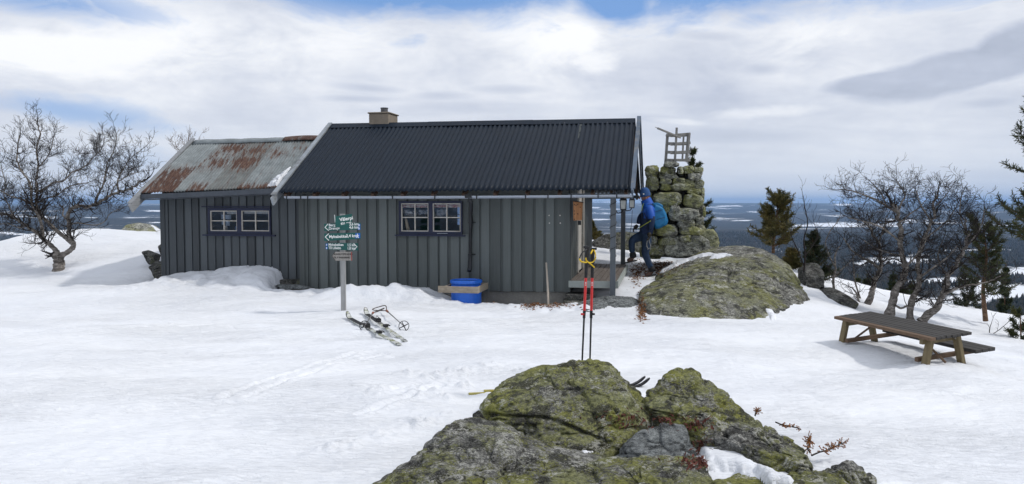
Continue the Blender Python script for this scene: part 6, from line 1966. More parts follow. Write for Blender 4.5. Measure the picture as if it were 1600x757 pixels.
mb.build('bracket', M['black_plastic'], bx)


# two lanterns under the porch eave
def lantern(px_, py_, Yl, lab, s_=1.0):
    c = P(px_, py_, Yl); e_ = empty('lantern', c, lab, 'lantern', 'lanterns under the porch eave')
    mb = MB(); mb.lathe([(.018 * s_, .10 * s_), (.03 * s_, .085 * s_), (.075 * s_, .05 * s_), (.08 * s_, .04 * s_)], c, 4, rotz(.6)); mb.build('cap', M['black_plastic'], e_)
    mb = MB(); mb.lathe([(.05 * s_, -.08 * s_), (.056 * s_, .04 * s_)], c, 4, rotz(.6)); mb.build('lantern_glass', M['lan_glass'], e_)
    mb = MB()
    for k_ in range(4):
        an = .6 + k_ * math.pi / 2; d = np.array([math.cos(an), math.sin(an), 0])
        mb.tube([c + d * .053 * s_ + [0, 0, -.085 * s_], c + d * .06 * s_ + [0, 0, .045 * s_]], .006 * s_, 5)
    mb.lathe([(.06 * s_, -.095 * s_), (.06 * s_, -.08 * s_)], c, 4, rotz(.6)); mb.build('cage', M['black_plastic'], e_)
    mb = MB(); mb.tube([c + [0, 0, -.09 * s_], c + [-.03, 0, -.13 * s_], c + [-.10, 0, -.14 * s_], c + [-.15, .0, -.10]], .010, 6)
    mb.tube([c + [0, 0, .10 * s_], c + [0, 0, .17 * s_]], .004, 5)
    mb.build('bracket', M['black_plastic'], e_)


M['lan_glass'] = varied('lan_glass', (.48, .50, .48), .15, .15, 20, spec=.8)
lantern(974, 318, 13.7, 'larger lantern with dark cap beside the rear porch post', 1.25)
lantern(987.5, 317, 13.9, 'smaller lantern nearest the roof corner and the climbing person', 1.05)
mb = MB(); mb.tube([P(988, 328, 13.9), P(987, 350, 14.0), P(983, 372, 14.1)], .0035, 4)
tag(mb.build('hanging_cord', M['black_plastic']), 'thin dark cord hanging down from the smaller lantern', 'cord')
# four small screw heads on the front wall
mb = MB()
for (x_, y_) in ((858, 337), (875, 337), (858.5, 349), (875.5, 349)):
    u, z = pl(x_, y_, -.025); mb.lathe([(.012, 0), (.012, .004)], H(u, -.024, z), 8, HM @ np.array([[1, 0, 0], [0, 0, -1], [0, 1, 0]]))
o_ = mb.build('screw_head', M['white_paint'], cabin); o_['kind'] = 'stuff'


# ---------------------------------------------------------------- signpost
M['sign_green'] = varied('sign_green', (.008, .085, .075), .45, .12, 12)
M['sign_white'] = varied('sign_white', (.78, .80, .78), .5, .05, 12)
M['sign_blue'] = varied('sign_blue', (.02, .12, .50), .45, .1, 12)
M['carved'] = varied('carved', (.035, .03, .028), .8, .2, 12)
M['post_grey'] = wood_mat('post_grey', (.31, .31, .305), 2, amt=.3)
SB = gp(537, 485.5)
SY = float(SB[1])
sp = empty('signpost', SB, 'grey wooden signpost with green and wooden arrow boards stuck in the snow', 'signpost')
mb = MB(); tp = P(535, 334.5, SY)
mb.beam(SB - np.array([0, 0, .3]), tp, .076, .04, up=(0, -1, 0))
mb.build('post', M['post_grey'], sp, bevel=.006)


def text_mesh(body, size, mat, name, parent, origin, xax, zax, off=.0015, depth=.0012, squeeze=1.0, bold=0.0):
    cu_ = bpy.data.curves.new(name, 'FONT'); cu_.body = body; cu_.size = size; cu_.extrude = depth; cu_.align_x = 'LEFT'; cu_.align_y = 'CENTER'; cu_.offset = bold
    to = bpy.data.objects.new(name, cu_); C.objects.link(to)
    bpy.context.view_layer.update()
    me = bpy.data.meshes.new_from_object(to.evaluated_get(bpy.context.evaluated_depsgraph_get()))
    bpy.data.objects.remove(to); bpy.data.curves.remove(cu_)
    xax = np.array(xax) / np.linalg.norm(xax); zax = np.array(zax) / np.linalg.norm(zax); nrm = np.cross(xax, zax)
    co = np.zeros(len(me.vertices) * 3); me.vertices.foreach_get('co', co); co = co.reshape(-1, 3)
    wv_ = np.array(origin)[None] + co[:, :1] * xax * squeeze + co[:, 1:2] * zax + (co[:, 2:3] + off) * nrm
    me.vertices.foreach_set('co', wv_.ravel()); me.update(); me.materials.clear(); me.materials.append(mat)
    o_ = bpy.data.objects.new(name, me); C.objects.link(o_); o_.parent = parent; o_.matrix_parent_inverse = parent.matrix_basis.inverted()
    return o_


def signboard(corners, Yc, mat, lab, yaw=0.0, th=.012):
    """corners TL, TR, BR, BL in photo positions; board stands in front of the post"""
    xm = sum(c[0] for c in corners) / 4
    ws = []
    for c in corners:
        ws.append(P(c[0], c[1], Yc + (c[0] - xm) * math.tan(yaw) * Yc / F))
    TL, TR, BR, BL = ws
    xax = (TR - TL); xax /= np.linalg.norm(xax); zax = TL - BL; zax -= xax * (zax @ xax); zax /= np.linalg.norm(zax); nrm = np.cross(xax, zax)
    mb = MB(); mb.hexa([BL - nrm * th, BR - nrm * th, BR, BL, TL - nrm * th, TR - nrm * th, TR, TL])
    o_ = mb.build('sign_board', mat, sp); o_['label'] = lab
    s_ = Yc / F

    def at_px(x_, y_):
        d = raydir(x_, y_); t = ((TL - CAM) @ nrm) / (d @ nrm); return CAM + d * t
    return o_, xax, zax, nrm, at_px, s_


def stroke(o_, pts, nrm, wd, mat, name='arrow'):
    mb = MB()
    for i, (a, b_) in enumerate(zip(pts[:-1], pts[1:])):
        mb.beam(a + nrm * (.0012 + i * .0004), b_ + nrm * (.0012 + i * .0004), wd, .0015, up=nrm, ext=wd * .25)
    return mb.build(name, mat, o_)


Yc = SY - .045
o_, xa, za, nr_, ap, s_ = signboard([(524, 338.5), (550, 334.5), (550, 352), (524, 356)], Yc, M['sign_green'], 'top green name board with white place name and height', .35)
text_mesh('Vålerpi', .072, M['sign_white'], 'lettering', o_, ap(530.5, 344.0), xa, za, bold=.0015)
text_mesh('831 moh', .045, M['sign_white'], 'lettering', o_, ap(532.5, 350.3), xa, za, bold=.001)
mb = MB(); mb.beam(P(522.7, 336, Yc + .02), P(523.6, 348, Yc + .02), .009, .008, up=(0, -1, 0)); mb.build('sign_edge', M['sign_white'], o_)
o_, xa, za, nr_, ap, s_ = signboard([(506.5, 350), (563.5, 348.4), (563.5, 358.8), (506.5, 361.5)], Yc - .0, M['sign_green'], 'green arrow board pointing left with two destinations', .18)
stroke(o_, [ap(512.5, 350.3), ap(507.8, 355.6), ap(513.5, 360.6)], nr_, .009, M['sign_white'])
text_mesh('Bergvollen', .056, M['sign_white'], 'lettering', o_, ap(513.6, 352.3), xa, za, squeeze=.92, bold=.0012)
text_mesh('Drevsjø', .056, M['sign_white'], 'lettering', o_, ap(513.6, 357.6), xa, za, squeeze=.92, bold=.0012)
text_mesh('P', .04, M['sign_white'], 'lettering', o_, ap(527, 357.2), xa, za)
text_mesh('3,6 km', .056, M['sign_white'], 'lettering', o_, ap(545.6, 350.9), xa, za, squeeze=.92, bold=.0012)
text_mesh('4,6 km', .056, M['sign_white'], 'lettering', o_, ap(545.6, 355.9), xa, za, squeeze=.92, bold=.0012)
for y_ in (350.3, 355.4):
    mb = MB(); a = ap(559.2, y_); b_ = ap(563, y_ + 4.4); mb.hexa([ap(559.2, y_ + 4) , ap(563, y_ + 3.9), ap(563, y_ + 3.9) + nr_ * .002, ap(559.2, y_ + 4) + nr_ * .002, ap(559.2, y_), ap(563, y_ - .1), ap(563, y_ - .1) + nr_ * .002, ap(559.2, y_) + nr_ * .002]); mb.build('pictogram_field', M['sign_blue'], o_)
    stroke(o_, [ap(560.8, y_ + 3.2), ap(561.2, y_ + 1.8), ap(561.1, y_ + .9)], nr_ * 2.6, .012, M['sign_white'], 'pictogram')
Y3 = Yc - .01
o_, xa, za, nr_, ap, s_ = signboard([(506.5, 365.3), (563.5, 363.8), (563.5, 373.8), (506.5, 377)], Yc, M['sign_green'], 'green arrow board pointing left with hiker symbol', .18)
stroke(o_, [ap(513.6, 365.6), ap(508.2, 370.6), ap(513.8, 376.0)], nr_, .010, M['sign_white'])
text_mesh('Mylnabekken', .062, M['sign_white'], 'lettering', o_, ap(514, 370.4), xa, za, squeeze=.86, bold=.0014)
text_mesh('P', .042, M['sign_white'], 'lettering', o_, ap(535.3, 369.8), xa, za)
text_mesh('3,4 km', .064, M['sign_white'], 'lettering', o_, ap(540.6, 369.2), xa, za, squeeze=.92, bold=.0014)
mb = MB(); mb.hexa([ap(555.3, 372.6), ap(562.8, 372.3), ap(562.8, 372.3) + nr_ * .002, ap(555.3, 372.6) + nr_ * .002, ap(555.3, 365), ap(562.8, 364.8), ap(562.8, 364.8) + nr_ * .002, ap(555.3, 365) + nr_ * .002]); mb.build('pictogram_field', M['sign_blue'], o_)
n3_ = nr_ * 2.6
stroke(o_, [ap(558.4, 366.1), ap(558.7, 366.7)], n3_, .014, M['sign_white'], 'pictogram')
stroke(o_, [ap(558.6, 367.3), ap(558.9, 369.4), ap(560.0, 371.8)], n3_, .012, M['sign_white'], 'pictogram')
stroke(o_, [ap(558.9, 369.4), ap(557.9, 370.6), ap(557.2, 371.9)], n3_, .008, M['sign_white'], 'pictogram')
stroke(o_, [ap(557.4, 369.0), ap(558.6, 367.6), ap(559.9, 368.6), ap(560.8, 368.3)], n3_, .007, M['sign_white'], 'pictogram')
o_, xa, za, nr_, ap, s_ = signboard([(508.5, 379.8), (559.5, 380.2), (559.5, 391.8), (508.5, 390.2)], Yc, M['sign_green'], 'green arrow board pointing right with two destinations', -.12)
stroke(o_, [ap(552.6, 380.6), ap(557.8, 385.8), ap(552.8, 391.2)], nr_, .009, M['sign_white'])
text_mesh('Mylnabekken', .054, M['sign_white'], 'lettering', o_, ap(513.2, 382.7), xa, za, squeeze=.84, bold=.0012)
text_mesh('Til Lillebo', .054, M['sign_white'], 'lettering', o_, ap(513.2, 387.8), xa, za, squeeze=.92, bold=.0012)
text_mesh('P', .036, M['sign_white'], 'lettering', o_, ap(533.2, 383.2), xa, za)
text_mesh('P', .036, M['sign_white'], 'lettering', o_, ap(529.2, 388.0), xa, za)
text_mesh('1,5 km', .056, M['sign_white'], 'lettering', o_, ap(542.6, 383.2), xa, za, squeeze=.84, bold=.0012)
text_mesh('1,8 km', .056, M['sign_white'], 'lettering', o_, ap(542.6, 388.4), xa, za, squeeze=.84, bold=.0012)
for y_ in (381, 386):
    mb = MB(); mb.hexa([ap(509, y_ + 3.6), ap(512, y_ + 3.7), ap(512, y_ + 3.7) + nr_ * .002, ap(509, y_ + 3.6) + nr_ * .002, ap(509, y_), ap(512, y_), ap(512, y_) + nr_ * .002, ap(509, y_) + nr_ * .002]); mb.build('pictogram_field', M['sign_blue'], o_)
    stroke(o_, [ap(510.2, y_ + 3.0), ap(510.6, y_ + 1.7), ap(510.5, y_ + .8)], nr_ * 2.6, .011, M['sign_white'], 'pictogram')
# carved wooden arrow board
cs = [(523, 394), (549.5, 394), (550, 407.5), (523.5, 407.8), (518, 400.5)]
mb = MB(); ws = [P(x_, y_, Yc) for x_, y_ in cs]; nb_ = np.array([0, .018, 0])
mb.add(ws + [q + nb_ for q in ws], [(0, 1, 2, 3, 4), (9, 8, 7, 6, 5)] + [(i, (i + 1) % 5, (i + 1) % 5 + 5, i + 5) for i in range(5)])
o_ = mb.build('sign_board', M['old_wood'], sp); o_['label'] = 'carved grey wooden arrow board with a red end'
xa, za = np.array([1, 0, 0.0]), np.array([0, 0, 1.0]); nr_ = np.cross(xa, za)
text_mesh('RUNDLØYPE NORD', .034, M['carved'], 'lettering', o_, P(521.6, 397.7, Yc), xa, za, squeeze=.94, bold=.001)
text_mesh('TIL P PARKERING', .034, M['carved'], 'lettering', o_, P(521.6, 402.9, Yc), xa, za, squeeze=.94, bold=.001)
mb = MB(); mb.hexa([P(548.6, 407.5, Yc - .003), P(550.2, 407.5, Yc - .003), P(550.2, 407.5, Yc + .022), P(548.6, 407.5, Yc + .022), P(548.4, 394, Yc - .003), P(550, 394, Yc - .003), P(550, 394, Yc + .022), P(548.4, 394, Yc + .022)])
mb.build('red_end', varied('faded_red', (.30, .07, .06), .7, .2, 20), o_)
stroke(o_, [P(523.5, 394, Yc), P(518.6, 400.4, Yc), P(524, 407.4, Yc)], np.array([0, -1.0, 0]), .007, M['carved'])


# ---------------------------------------------------------------- skis and poles lying on the snow
def strip_on_snow(name, a, b_, wd, th, mat, parent, tipmat=None, n=26, tip=True, lift=.012, z0=None, z1=None):
    """ski body following a straight line, with a turned-up shovel at a"""
    a, b_ = np.array(a), np.array(b_)
    d = b_ - a; L = np.linalg.norm(d[:2]); dh = d / np.linalg.norm(d); side = np.cross(dh, [0, 0, 1]); side /= np.linalg.norm(side); upv = np.cross(side, dh)
    vs = []; fs = []
    for i in range(n + 1):
        t = i / n; q = a + d * t
        curl = .075 * max(0, 1 - t * L / .16) ** 2 if tip else 0
        w_ = wd * (1 + .22 * (1 - t) ** 3 + .10 * t ** 3 - .05)
        if tip and t * L < .05: w_ *= .45 + .55 * (t * L / .05) ** .6
        q = q + upv * (curl + lift)
        for sx_, h_ in ((-1, 0), (1, 0), (1, th), (-1, th)): vs.append(q + side * sx_ * w_ / 2 + upv * h_)
    for i in range(n):
        for j in range(4): fs.append((i * 4 + j, i * 4 + (j + 1) % 4, i * 4 + 4 + (j + 1) % 4, i * 4 + 4 + j))
    fs += [(3, 2, 1, 0), (n * 4, n * 4 + 1, n * 4 + 2, n * 4 + 3)]
    mb = MB(); mb.add(vs, fs); return mb.build(name, mat, parent), dh, side, upv, L


m, k, b = principled('ski_top', (.5, .5, .45), .3, 0, .5)
ob = k.new('ShaderNodeTexCoord').outputs['Object']
n = k.noise(k.map(ob, (3.2, 3.2, 3.2)), 2.0, 2, .5)
k.l.new(k.ramp(n, [(.0, (.55, .57, .55)), (.44, (.60, .61, .58)), (.50, (.22, .24, .10)), (.54, (.50, .52, .48)), (.58, (.06, .06, .06)), (.61, (.50, .52, .50)), (.66, (.58, .58, .55))], 'CONSTANT'), b.inputs['Base Color'])
M['ski_top'] = m
M['ski_yellow'] = varied('ski_yellow', (.36, .31, .06), .4, .2, 5)


def ski(a, b_, lab, bind=(.42, .60), mt='ski_top', grp='skis lying on the snow by the signpost', wd=.056, cov=.85, tail=False):
    e_ = empty('ski', (a + b_) / 2, lab, 'ski', grp)
    o_, dh, side, upv, L = strip_on_snow('ski_body', a, b_, wd, .014, M[mt], e_)
    tipo, *_ = strip_on_snow('tip_cover', a + upv * .006 - dh * .012, a + dh * cov + upv * .006, wd + .005, .012, M['black_rubber'], e_)
    if tail:
        o2_, *_ = strip_on_snow('tail_cover', b_ - dh * .30 + upv * .003, b_ + dh * .004 + upv * .003, wd + .006, .014, M['ski_yellow'], e_, tip=False)
    if bind:
        c0 = a + dh * L * bind[0] + upv * .028; c1 = a + dh * L * bind[1] + upv * .028
        RM = np.stack([dh, side, upv], 1)
        mb = MB(); mb.box(c0 + upv * .02, (.10, .075, .04), RM); mb.box(c0 + dh * .07 + upv * .012, (.06, .05, .02), RM); mb.tube([c0 + side * .04 + upv * .02, c0 + dh * -.06 + upv * .07, c0 - side * .04 + upv * .02], .006, 5)
        mb.build('toe_binding', M['black_rubber'], e_)
        mb = MB(); mb.box(c1 + upv * .016, (.07, .06, .03), RM); mb.tube([c1 + side * .035 + upv * .03, c1 + dh * .12 + side * .035 + upv * .03, c1 + dh * .12 - side * .035 + upv * .03, c1 - side * .035 + upv * .03], .006, 5)
        mb.build('heel_binding', M['black_rubber'], e_)
        mb = MB(); mb.box(c0 + dh * .17 + upv * -.006, (.14, .06, .012), RM); mb.build('binding_plate', M['steel'], e_)
    return e_


s1a, s1b = gp(543, 498), gp(624, 541)
s2a, s2b = gp(571, 491.5), gp(633, 536)
ski(s1a, s1b, 'left ski of the pair, nearest the signpost foot', (.42, .66))
ski(s2a, s2b, 'right ski of the pair, crossed by the pole straps', (.36, .56))
pg = 'skis half hidden behind the tallest boulder'
k1, k2 = gp(731, 617), gp(1015, 606)
k1 = gp(1013, 606); k2 = gp(733, 616.5); k1[2] -= .012; k2[2] -= .018
ski(k1, k2, 'yellow-tailed ski whose ends show on both sides of the tallest boulder', None, 'carbon', pg, .035, .55, True)
k1 = gp(1006, 603); k2 = gp(757, 612); k1[2] -= .014; k2[2] -= .018
ski(k1, k2, 'second ski just beyond it, nearly hidden by the tallest boulder', None, 'carbon', pg, .035, .55, True)


def ski_pole(tipp, top, lab, basket=.068, strapdir=None, tilt=None):
    tipp, top = np.array(tipp), np.array(top)
    d = top - tipp; L = np.linalg.norm(d); d /= L
    e_ = empty('ski_pole', tipp, lab, 'ski pole', 'ski poles dropped on the skis')
    mb = MB(); mb.tube([tipp, tipp + d * (L - .1)], [.006, .009], 8); mb.build('shaft', M['pole_shaft'], e_)
    mb = MB(); mb.tube([tipp + d * (L - .14), tipp + d * (L - .06), tipp + d * L], [.014, .016, .018], 8); mb.build('grip', M['cork'], e_)
    bcn = tipp + d * .06; nrm = tilt if tilt is not None else d
    nrm = nrm / np.linalg.norm(nrm); a = np.cross(nrm, [0, 0, 1]); a /= np.linalg.norm(a); b_ = np.cross(nrm, a)
    mb = MB(); ring = [bcn + (a * math.cos(t) + b_ * math.sin(t)) * basket for t in np.linspace(0, 2 * math.pi, 25)]
    mb.tube(ring, .005, 5, cap=False)
    for k_ in range(4):
        t = k_ * math.pi / 2 + .5; mb.tube([bcn, bcn + (a * math.cos(t) + b_ * math.sin(t)) * basket], [.009, .005], 5)
    mb.build('basket', M['black_rubber'], e_)
    if strapdir is not None:
        pts = [top] + [top + np.array(q) for q in strapdir] + [top + d * -.02]
        mb = MB(); mb.tube(catmull(pts, 5), .008, 5, cap=False); mb.build('strap', M['strap_dark'], e_)
    return e_


M['pole_shaft'] = varied('pole_shaft', (.20, .19, .19), .35, .3, 10, metal=.4)
M['cork'] = varied('cork', (.24, .085, .05), .8, .3, 30)
M['strap_dark'] = varied('strap_dark', (.09, .075, .07), .8, .3, 30)
b1, b2 = gp(569.5, 518), gp(632.5, 518)
t1, t2 = gp(583, 495), gp(604, 493)
ski_pole(b1 + [0, 0, .06], t1 + [0, 0, .06], 'left ski pole with its round basket standing by the left ski', strapdir=[(.08, .02, .02), (.16, .05, .06)], tilt=np.array([.1, -1, .25]))
ski_pole(b2 + [0, 0, .06], t2 + [0, 0, .07], 'right ski pole with its round basket lying in the snow', strapdir=[(-.03, .1, .06), (-.12, .05, .05), (-.2, -.05, .02)], tilt=np.array([-.1, -1, .3]))


# ---------------------------------------------------------------- red poles behind the rock
def red_pole(top, bot, lab, Yp, flip=1):
    a, c_ = P(top[0], top[1], Yp), P(bot[0], bot[1], Yp + .03)
    d = c_ - a; d /= np.linalg.norm(d)
    fz = gz(c_[0], c_[1]); L = (a[2] - fz) / -d[2] + .12
    T_ = lambda py_: (py_ - top[1]) / (bot[1] - top[1]) * np.linalg.norm(c_ - a)
    e_ = empty('trekking_pole', a + d * L, lab, 'pole', 'red and black poles stuck in the snow behind the boulder')
    at_ = lambda t: a + d * t
    mb = MB(); mb.tube([at_(0), at_(.004), at_(.03), at_(.06), at_(.14)], [.014, .022, .017, .0165, .017], 12)
    mb.box(at_(.006) + np.array([-.012 * flip, 0, 0]), (.04, .03, .018)); g_ = mb.build('grip', M['black_rubber'], e_)
    mb = MB(); mb.tube([at_(.141), at_(T_(434))], [.0155, .013], 12); mb.build('lower_grip', M['black_rubber'], e_)
    mb = MB(); mb.tube([at_(T_(434) + .0005), at_(T_(485))], .0118, 12); sh_ = mb.build('upper_shaft', M['red'], e_)
    xv = np.array([1, 0, 0.0]); 
    mb = MB()
    for q in range(3): mb.beam(at_(T_(441 + q * 2.2)) + np.array([-.006, -.0119, 0]), at_(T_(441 + q * 2.2)) + np.array([.006, -.0119, 0]), .001, .006, up=(0, 0, 1))
    mb.build('white_mark', M['sign_white'], sh_)['kind'] = 'stuff'
    mb = MB(); mb.tube([at_(T_(485.1)), at_(T_(497))], [.0135, .012], 12); cl_ = mb.build('clamp', M['black_rubber'], e_)
    mb = MB(); mb.box(at_(T_(490.5)) + np.array([-.016 * flip, -.008, 0]), (.030, .014, .016)); mb.build('clamp_lever', M['red'] if flip > 0 else M['black_rubber'], cl_)
    mb = MB(); mb.tube([at_(T_(497) + .0005), at_(L)], [.0088, .007], 10); mb.build('lower_shaft', M['carbon'], e_)
    return e_, at_


e1, at1 = red_pole((917.5, 385.5), (910, 556), 'left red and black pole with the yellow strap wound round its grip', 6.62, 1)
e2, at2 = red_pole((926.5, 388), (922, 556), 'right red and black pole leaning close to its pair', 6.66, -1)
yp = lambda x_, y_, Y_: P(x_, y_, Y_)
for nm_, pts, e_, r_, mt in (
    ('strap', [(917, 390, 6.58), (911, 394, 6.55), (907, 400, 6.53), (905.5, 405, 6.52), (908, 409, 6.5), (915, 410.5, 6.55), (918, 409, 6.57)], e1, .007, 'strap_mix'),
    ('strap', [(926, 391, 6.62), (923.5, 396, 6.58), (923.5, 396.5, 6.58)], e2, .007, 'yellow'),
    ('strap', [(928.5, 391, 6.62), (930.5, 398, 6.6), (930, 405, 6.6), (926, 410, 6.6), (920, 410.5, 6.58), (916, 407, 6.56), (915.3, 403, 6.56)], e2, .006, 'yellow'),
    ('strap', [(917, 409, 6.56), (923, 413, 6.56), (929, 418.5, 6.56)], e2, .0065, 'yellow')):
    if mt == 'strap_mix':
        mb = MB(); mb.tube(catmull([yp(*q) for q in pts[:4]], 4), .006, 6); mb.build(nm_, M['black_rubber'], e_)
        mb = MB(); mb.tube(catmull([yp(*q) for q in pts[3:]], 4), .007, 6); mb.build(nm_, M['yellow'], e_)
    else:
        mb = MB(); mb.tube(catmull([yp(*q) for q in pts], 4), r_, 6); mb.build(nm_, M[mt], e_)

# ---------------------------------------------------------------- picnic table
TZ = lambda x_, y_, Y_: P(x_, y_, Y_)
FLt, FRt = P(1303, 494.5, 9.65), P(1455, 529, 8.13)
uT = FRt - FLt; uT[2] = 0; LT = np.linalg.norm(uT); uT /= LT
vT = np.array([-uT[1], uT[0], 0.0])
slope = (FRt[2] - FLt[2]) / LT


def T3(u, v, z): return FLt + uT * u + vT * v + np.array([0, 0, z + slope * u + .08 * v])


M['table_top'] = wood_mat('table_top', (.050, .047, .044), 0, amt=.35)
M['table_leg'] = wood_mat('table_leg', (.17, .135, .075), 2, amt=.4)
M['table_edge'] = wood_mat('table_edge', (.13, .085, .055), 0, amt=.4)
tb_ = empty('picnic_table', T3(LT / 2, .38, -.7), 'dark slatted picnic table half sunk in the snow', 'picnic table')


def tbox(mb, u0, u1, v0, v1, z0, z1):
    mb.hexa([T3(u0, v0, z0), T3(u1, v0, z0), T3(u1, v1, z0), T3(u0, v1, z0), T3(u0, v0, z1), T3(u1, v0, z1), T3(u1, v1, z1), T3(u0, v1, z1)])


WT_ = .545; nbd = 8; wbd = WT_ / nbd
mb = MB(); rg = random.Random(3)
for i in range(nbd):
    j0, j1 = rg.uniform(-.006, .006), rg.uniform(-.008, .008)
    if i == 0: continue
    tbox(mb, j0, LT + j1, i * wbd + .004, (i + 1) * wbd - .004, -.03, rg.uniform(-.002, .002))
top_ = mb.build('tabletop', M['table_top'], tb_, bevel=.004)
mb = MB(); tbox(mb, 0, LT, .0, wbd - .004, -.034, .0); mb.build('front_plank', M['table_edge'], top_, bevel=.004)
for ue in (.16, LT - .17):
    mb = MB(); tbox(mb, ue - .025, ue + .025, .03, WT_ - .03, -.10, -.0345); mb.build('cross_beam', M['table_leg'], tb_)
    for (va, vb, s_) in ((.10, .04, 1), (WT_ - .10, WT_ - .02, 1)):
        mb = MB(); uu = ue + (.052 if ue > LT / 2 else -.052)
        mb.beam(T3(uu, va, -.045), T3(uu, vb + (-.03 if va < .3 else .03), -.48), .045, .085, up=uT); 
        mb.build('leg', M['table_leg'], tb_, bevel=.004)
    mb = MB(); tbox(mb, ue - .075 if ue > 1 else ue + .027, ue - .027 if ue > 1 else ue + .075, .02, WT_ + .36, -.30, -.255); mb.build('seat_beam', M['table_edge'], tb_)
mb = MB(); mb.beam(T3(.12, WT_ * .40, -.29), T3(.36, WT_ * .62, -.06), .014, .022); mb.build('brace', M['table_edge'], tb_)
mb = MB(); mb.beam(T3(LT - .21, WT_ * .25, -.11), T3(LT - .03, WT_ * .42, -.30), .014, .022); mb.build('brace', M['table_edge'], tb_)
mb = MB()
for i in range(3): tbox(mb, .12, LT - .03, WT_ + .08 + i * .09, WT_ + .164 + i * .09, -.254, -.215)
mb.build('seat', M['table_top'], tb_, bevel=.004)
mb = MB()
for i in range(3): tbox(mb, .05, LT, -.36 + i * .09, -.276 + i * .09, -.50, -.46)
mb.build('seat', M['table_top'], tb_)
mb = MB()
for (u, v, z) in ((LT - .14, .10, -.07), (LT - .14, .10, -.10), (LT - .14, WT_ - .12, -.07)):
    mb.lathe([(.011, 0), (.011, .006)], T3(u + .03, v, z), 8, np.stack([vT, np.array([0, 0, 1.0]), uT], 1))
mb.build('bolt', M['steel'], tb_)['kind'] = 'stuff'

# ---------------------------------------------------------------- dead juniper sprigs in the snow
M['sprig'] = varied('sprig', (.26, .10, .025), .8, .4, 30)


def sprig(pts, lab, Ysp, seed, n=60, s_=.02):
    rg = random.Random(seed); tb = Tubes(); nv = []; nf = []
    w_ = catmull([P(a, b_, Ysp + i * .03) for i, (a, b_) in enumerate(pts)], 5)
    tb.add(w_, .006, .002, 5)
    e_ = empty('dead_sprig', w_[0], lab, 'sprig', 'rust-brown dead sprigs at the foot of the rocks')
    for i in range(n):
        x_ = rg.uniform(.25, 1) * (len(w_) - 1); j = min(int(x_), len(w_) - 2); q = w_[j] * (1 - x_ + j) + w_[j + 1] * (x_ - j)
        d = np.array([rg.gauss(0, 1), rg.gauss(0, .8), rg.gauss(.3, .8)]); d /= np.linalg.norm(d)
        L = rg.uniform(.3, 1) * s_ * 2.6; tb.add([q, q + d * L * .5, q + d * L], .002, .001, 3)
        for t in (.45, .7, .9, 1.0):
            c = q + d * L * t; a = np.array([rg.gauss(0, 1), rg.gauss(0, 1), rg.gauss(0, 1)]); a /= np.linalg.norm(a); b_ = np.cross(a, d); b_ /= np.linalg.norm(b_) + 1e-9
            k_ = len(nv); nv.extend([c - a * s_ * .35, c - b_ * s_ * .2, c + a * s_ * .35, c + b_ * s_ * .2]); nf.append((k_, k_ + 1, k_ + 2, k_ + 3))
    tb.build('stem', M['twig'], e_); o_ = link_mesh('leaves', np.array(nv), np.array(nf), M['sprig'], e_)
    o_.modifiers.new('thick', 'SOLIDIFY').thickness = .002


sprig([(1268, 712), (1280, 707), (1295, 703), (1305, 698), (1318, 692)], 'long rust-brown sprig reaching right across the snow', 4.75, 1, 46)
sprig([(1266, 708), (1262, 700), (1266, 692), (1262, 683)], 'upright rust-brown sprig beside the long one', 4.8, 2, 40)
sprig([(1212, 660), (1222, 664), (1232, 666), (1240, 668)], 'low brown sprig above the trailing dark rock', 5.45, 3, 30, .016)
sprig([(1238, 667), (1246, 669), (1252, 672)], 'tiny brown twig right of the low sprig', 5.4, 4, 10, .012)
sprig([(1180, 650), (1181, 645), (1184, 642)], 'brown tuft on top of the trailing dark rock', 5.5, 5, 26, .016)

# ---------------------------------------------------------------- person stepping up to the porch
M['skin'] = varied('skin', (.34, .17, .115), .6, .1, 20)
M['jacket_blue'] = varied('jacket_blue', (.012, .095, .46), .55, .25, 9, bump=.3)
M['trousers'] = varied('trousers', (.014, .034, .075), .75, .25, 14, bump=.4)
M['navy_cloth'] = varied('navy_cloth', (.010, .026, .075), .7, .25, 10, bump=.3)
M['beanie'] = varied('beanie', (.035, .095, .25), .95, .6, 30, (1, 1, 3), bump=.6)
M['glove'] = varied('glove', (.030, .026, .018), .8, .3, 30)
M['boot'] = varied('boot', (.09, .05, .038), .6, .35, 20)
M['pack'] = varied('pack', (.010, .16, .36), .55, .25, 9, bump=.3)
M['gaiter'] = varied('gaiter', (.014, .015, .018), .8, .3, 14)


def skinned(name, joints, edges, mat, parent, root=0, sub=2, thick=None):
    """joints: (point, rx, ry)"""
    me = bpy.data.meshes.new(name)
    me.from_pydata([tuple(j[0]) for j in joints], edges, [])
    o_ = bpy.data.objects.new(name, me); C.objects.link(o_)
    o_.parent = parent; o_.matrix_parent_inverse = parent.matrix_basis.inverted()
    sk = o_.modifiers.new('skin', 'SKIN'); sk.use_smooth_shade = True; sk.branch_smoothing = .35
    for i, j in enumerate(joints):
        sv = me.skin_vertices[0].data[i]; sv.radius = (j[1], j[2]); sv.use_root = (i == root)
    sb = o_.modifiers.new('sub', 'SUBSURF'); sb.levels = sub; sb.render_levels = sub
    bpy.context.view_layer.update()
    dg = bpy.context.evaluated_depsgraph_get()
    m2 = bpy.data.meshes.new_from_object(o_.evaluated_get(dg))
    o_.modifiers.clear(); o_.data = m2; m2.materials.clear(); m2.materials.append(mat)
    m2.polygons.foreach_set('use_smooth', np.ones(len(m2.polygons), dtype=bool))
    return o_


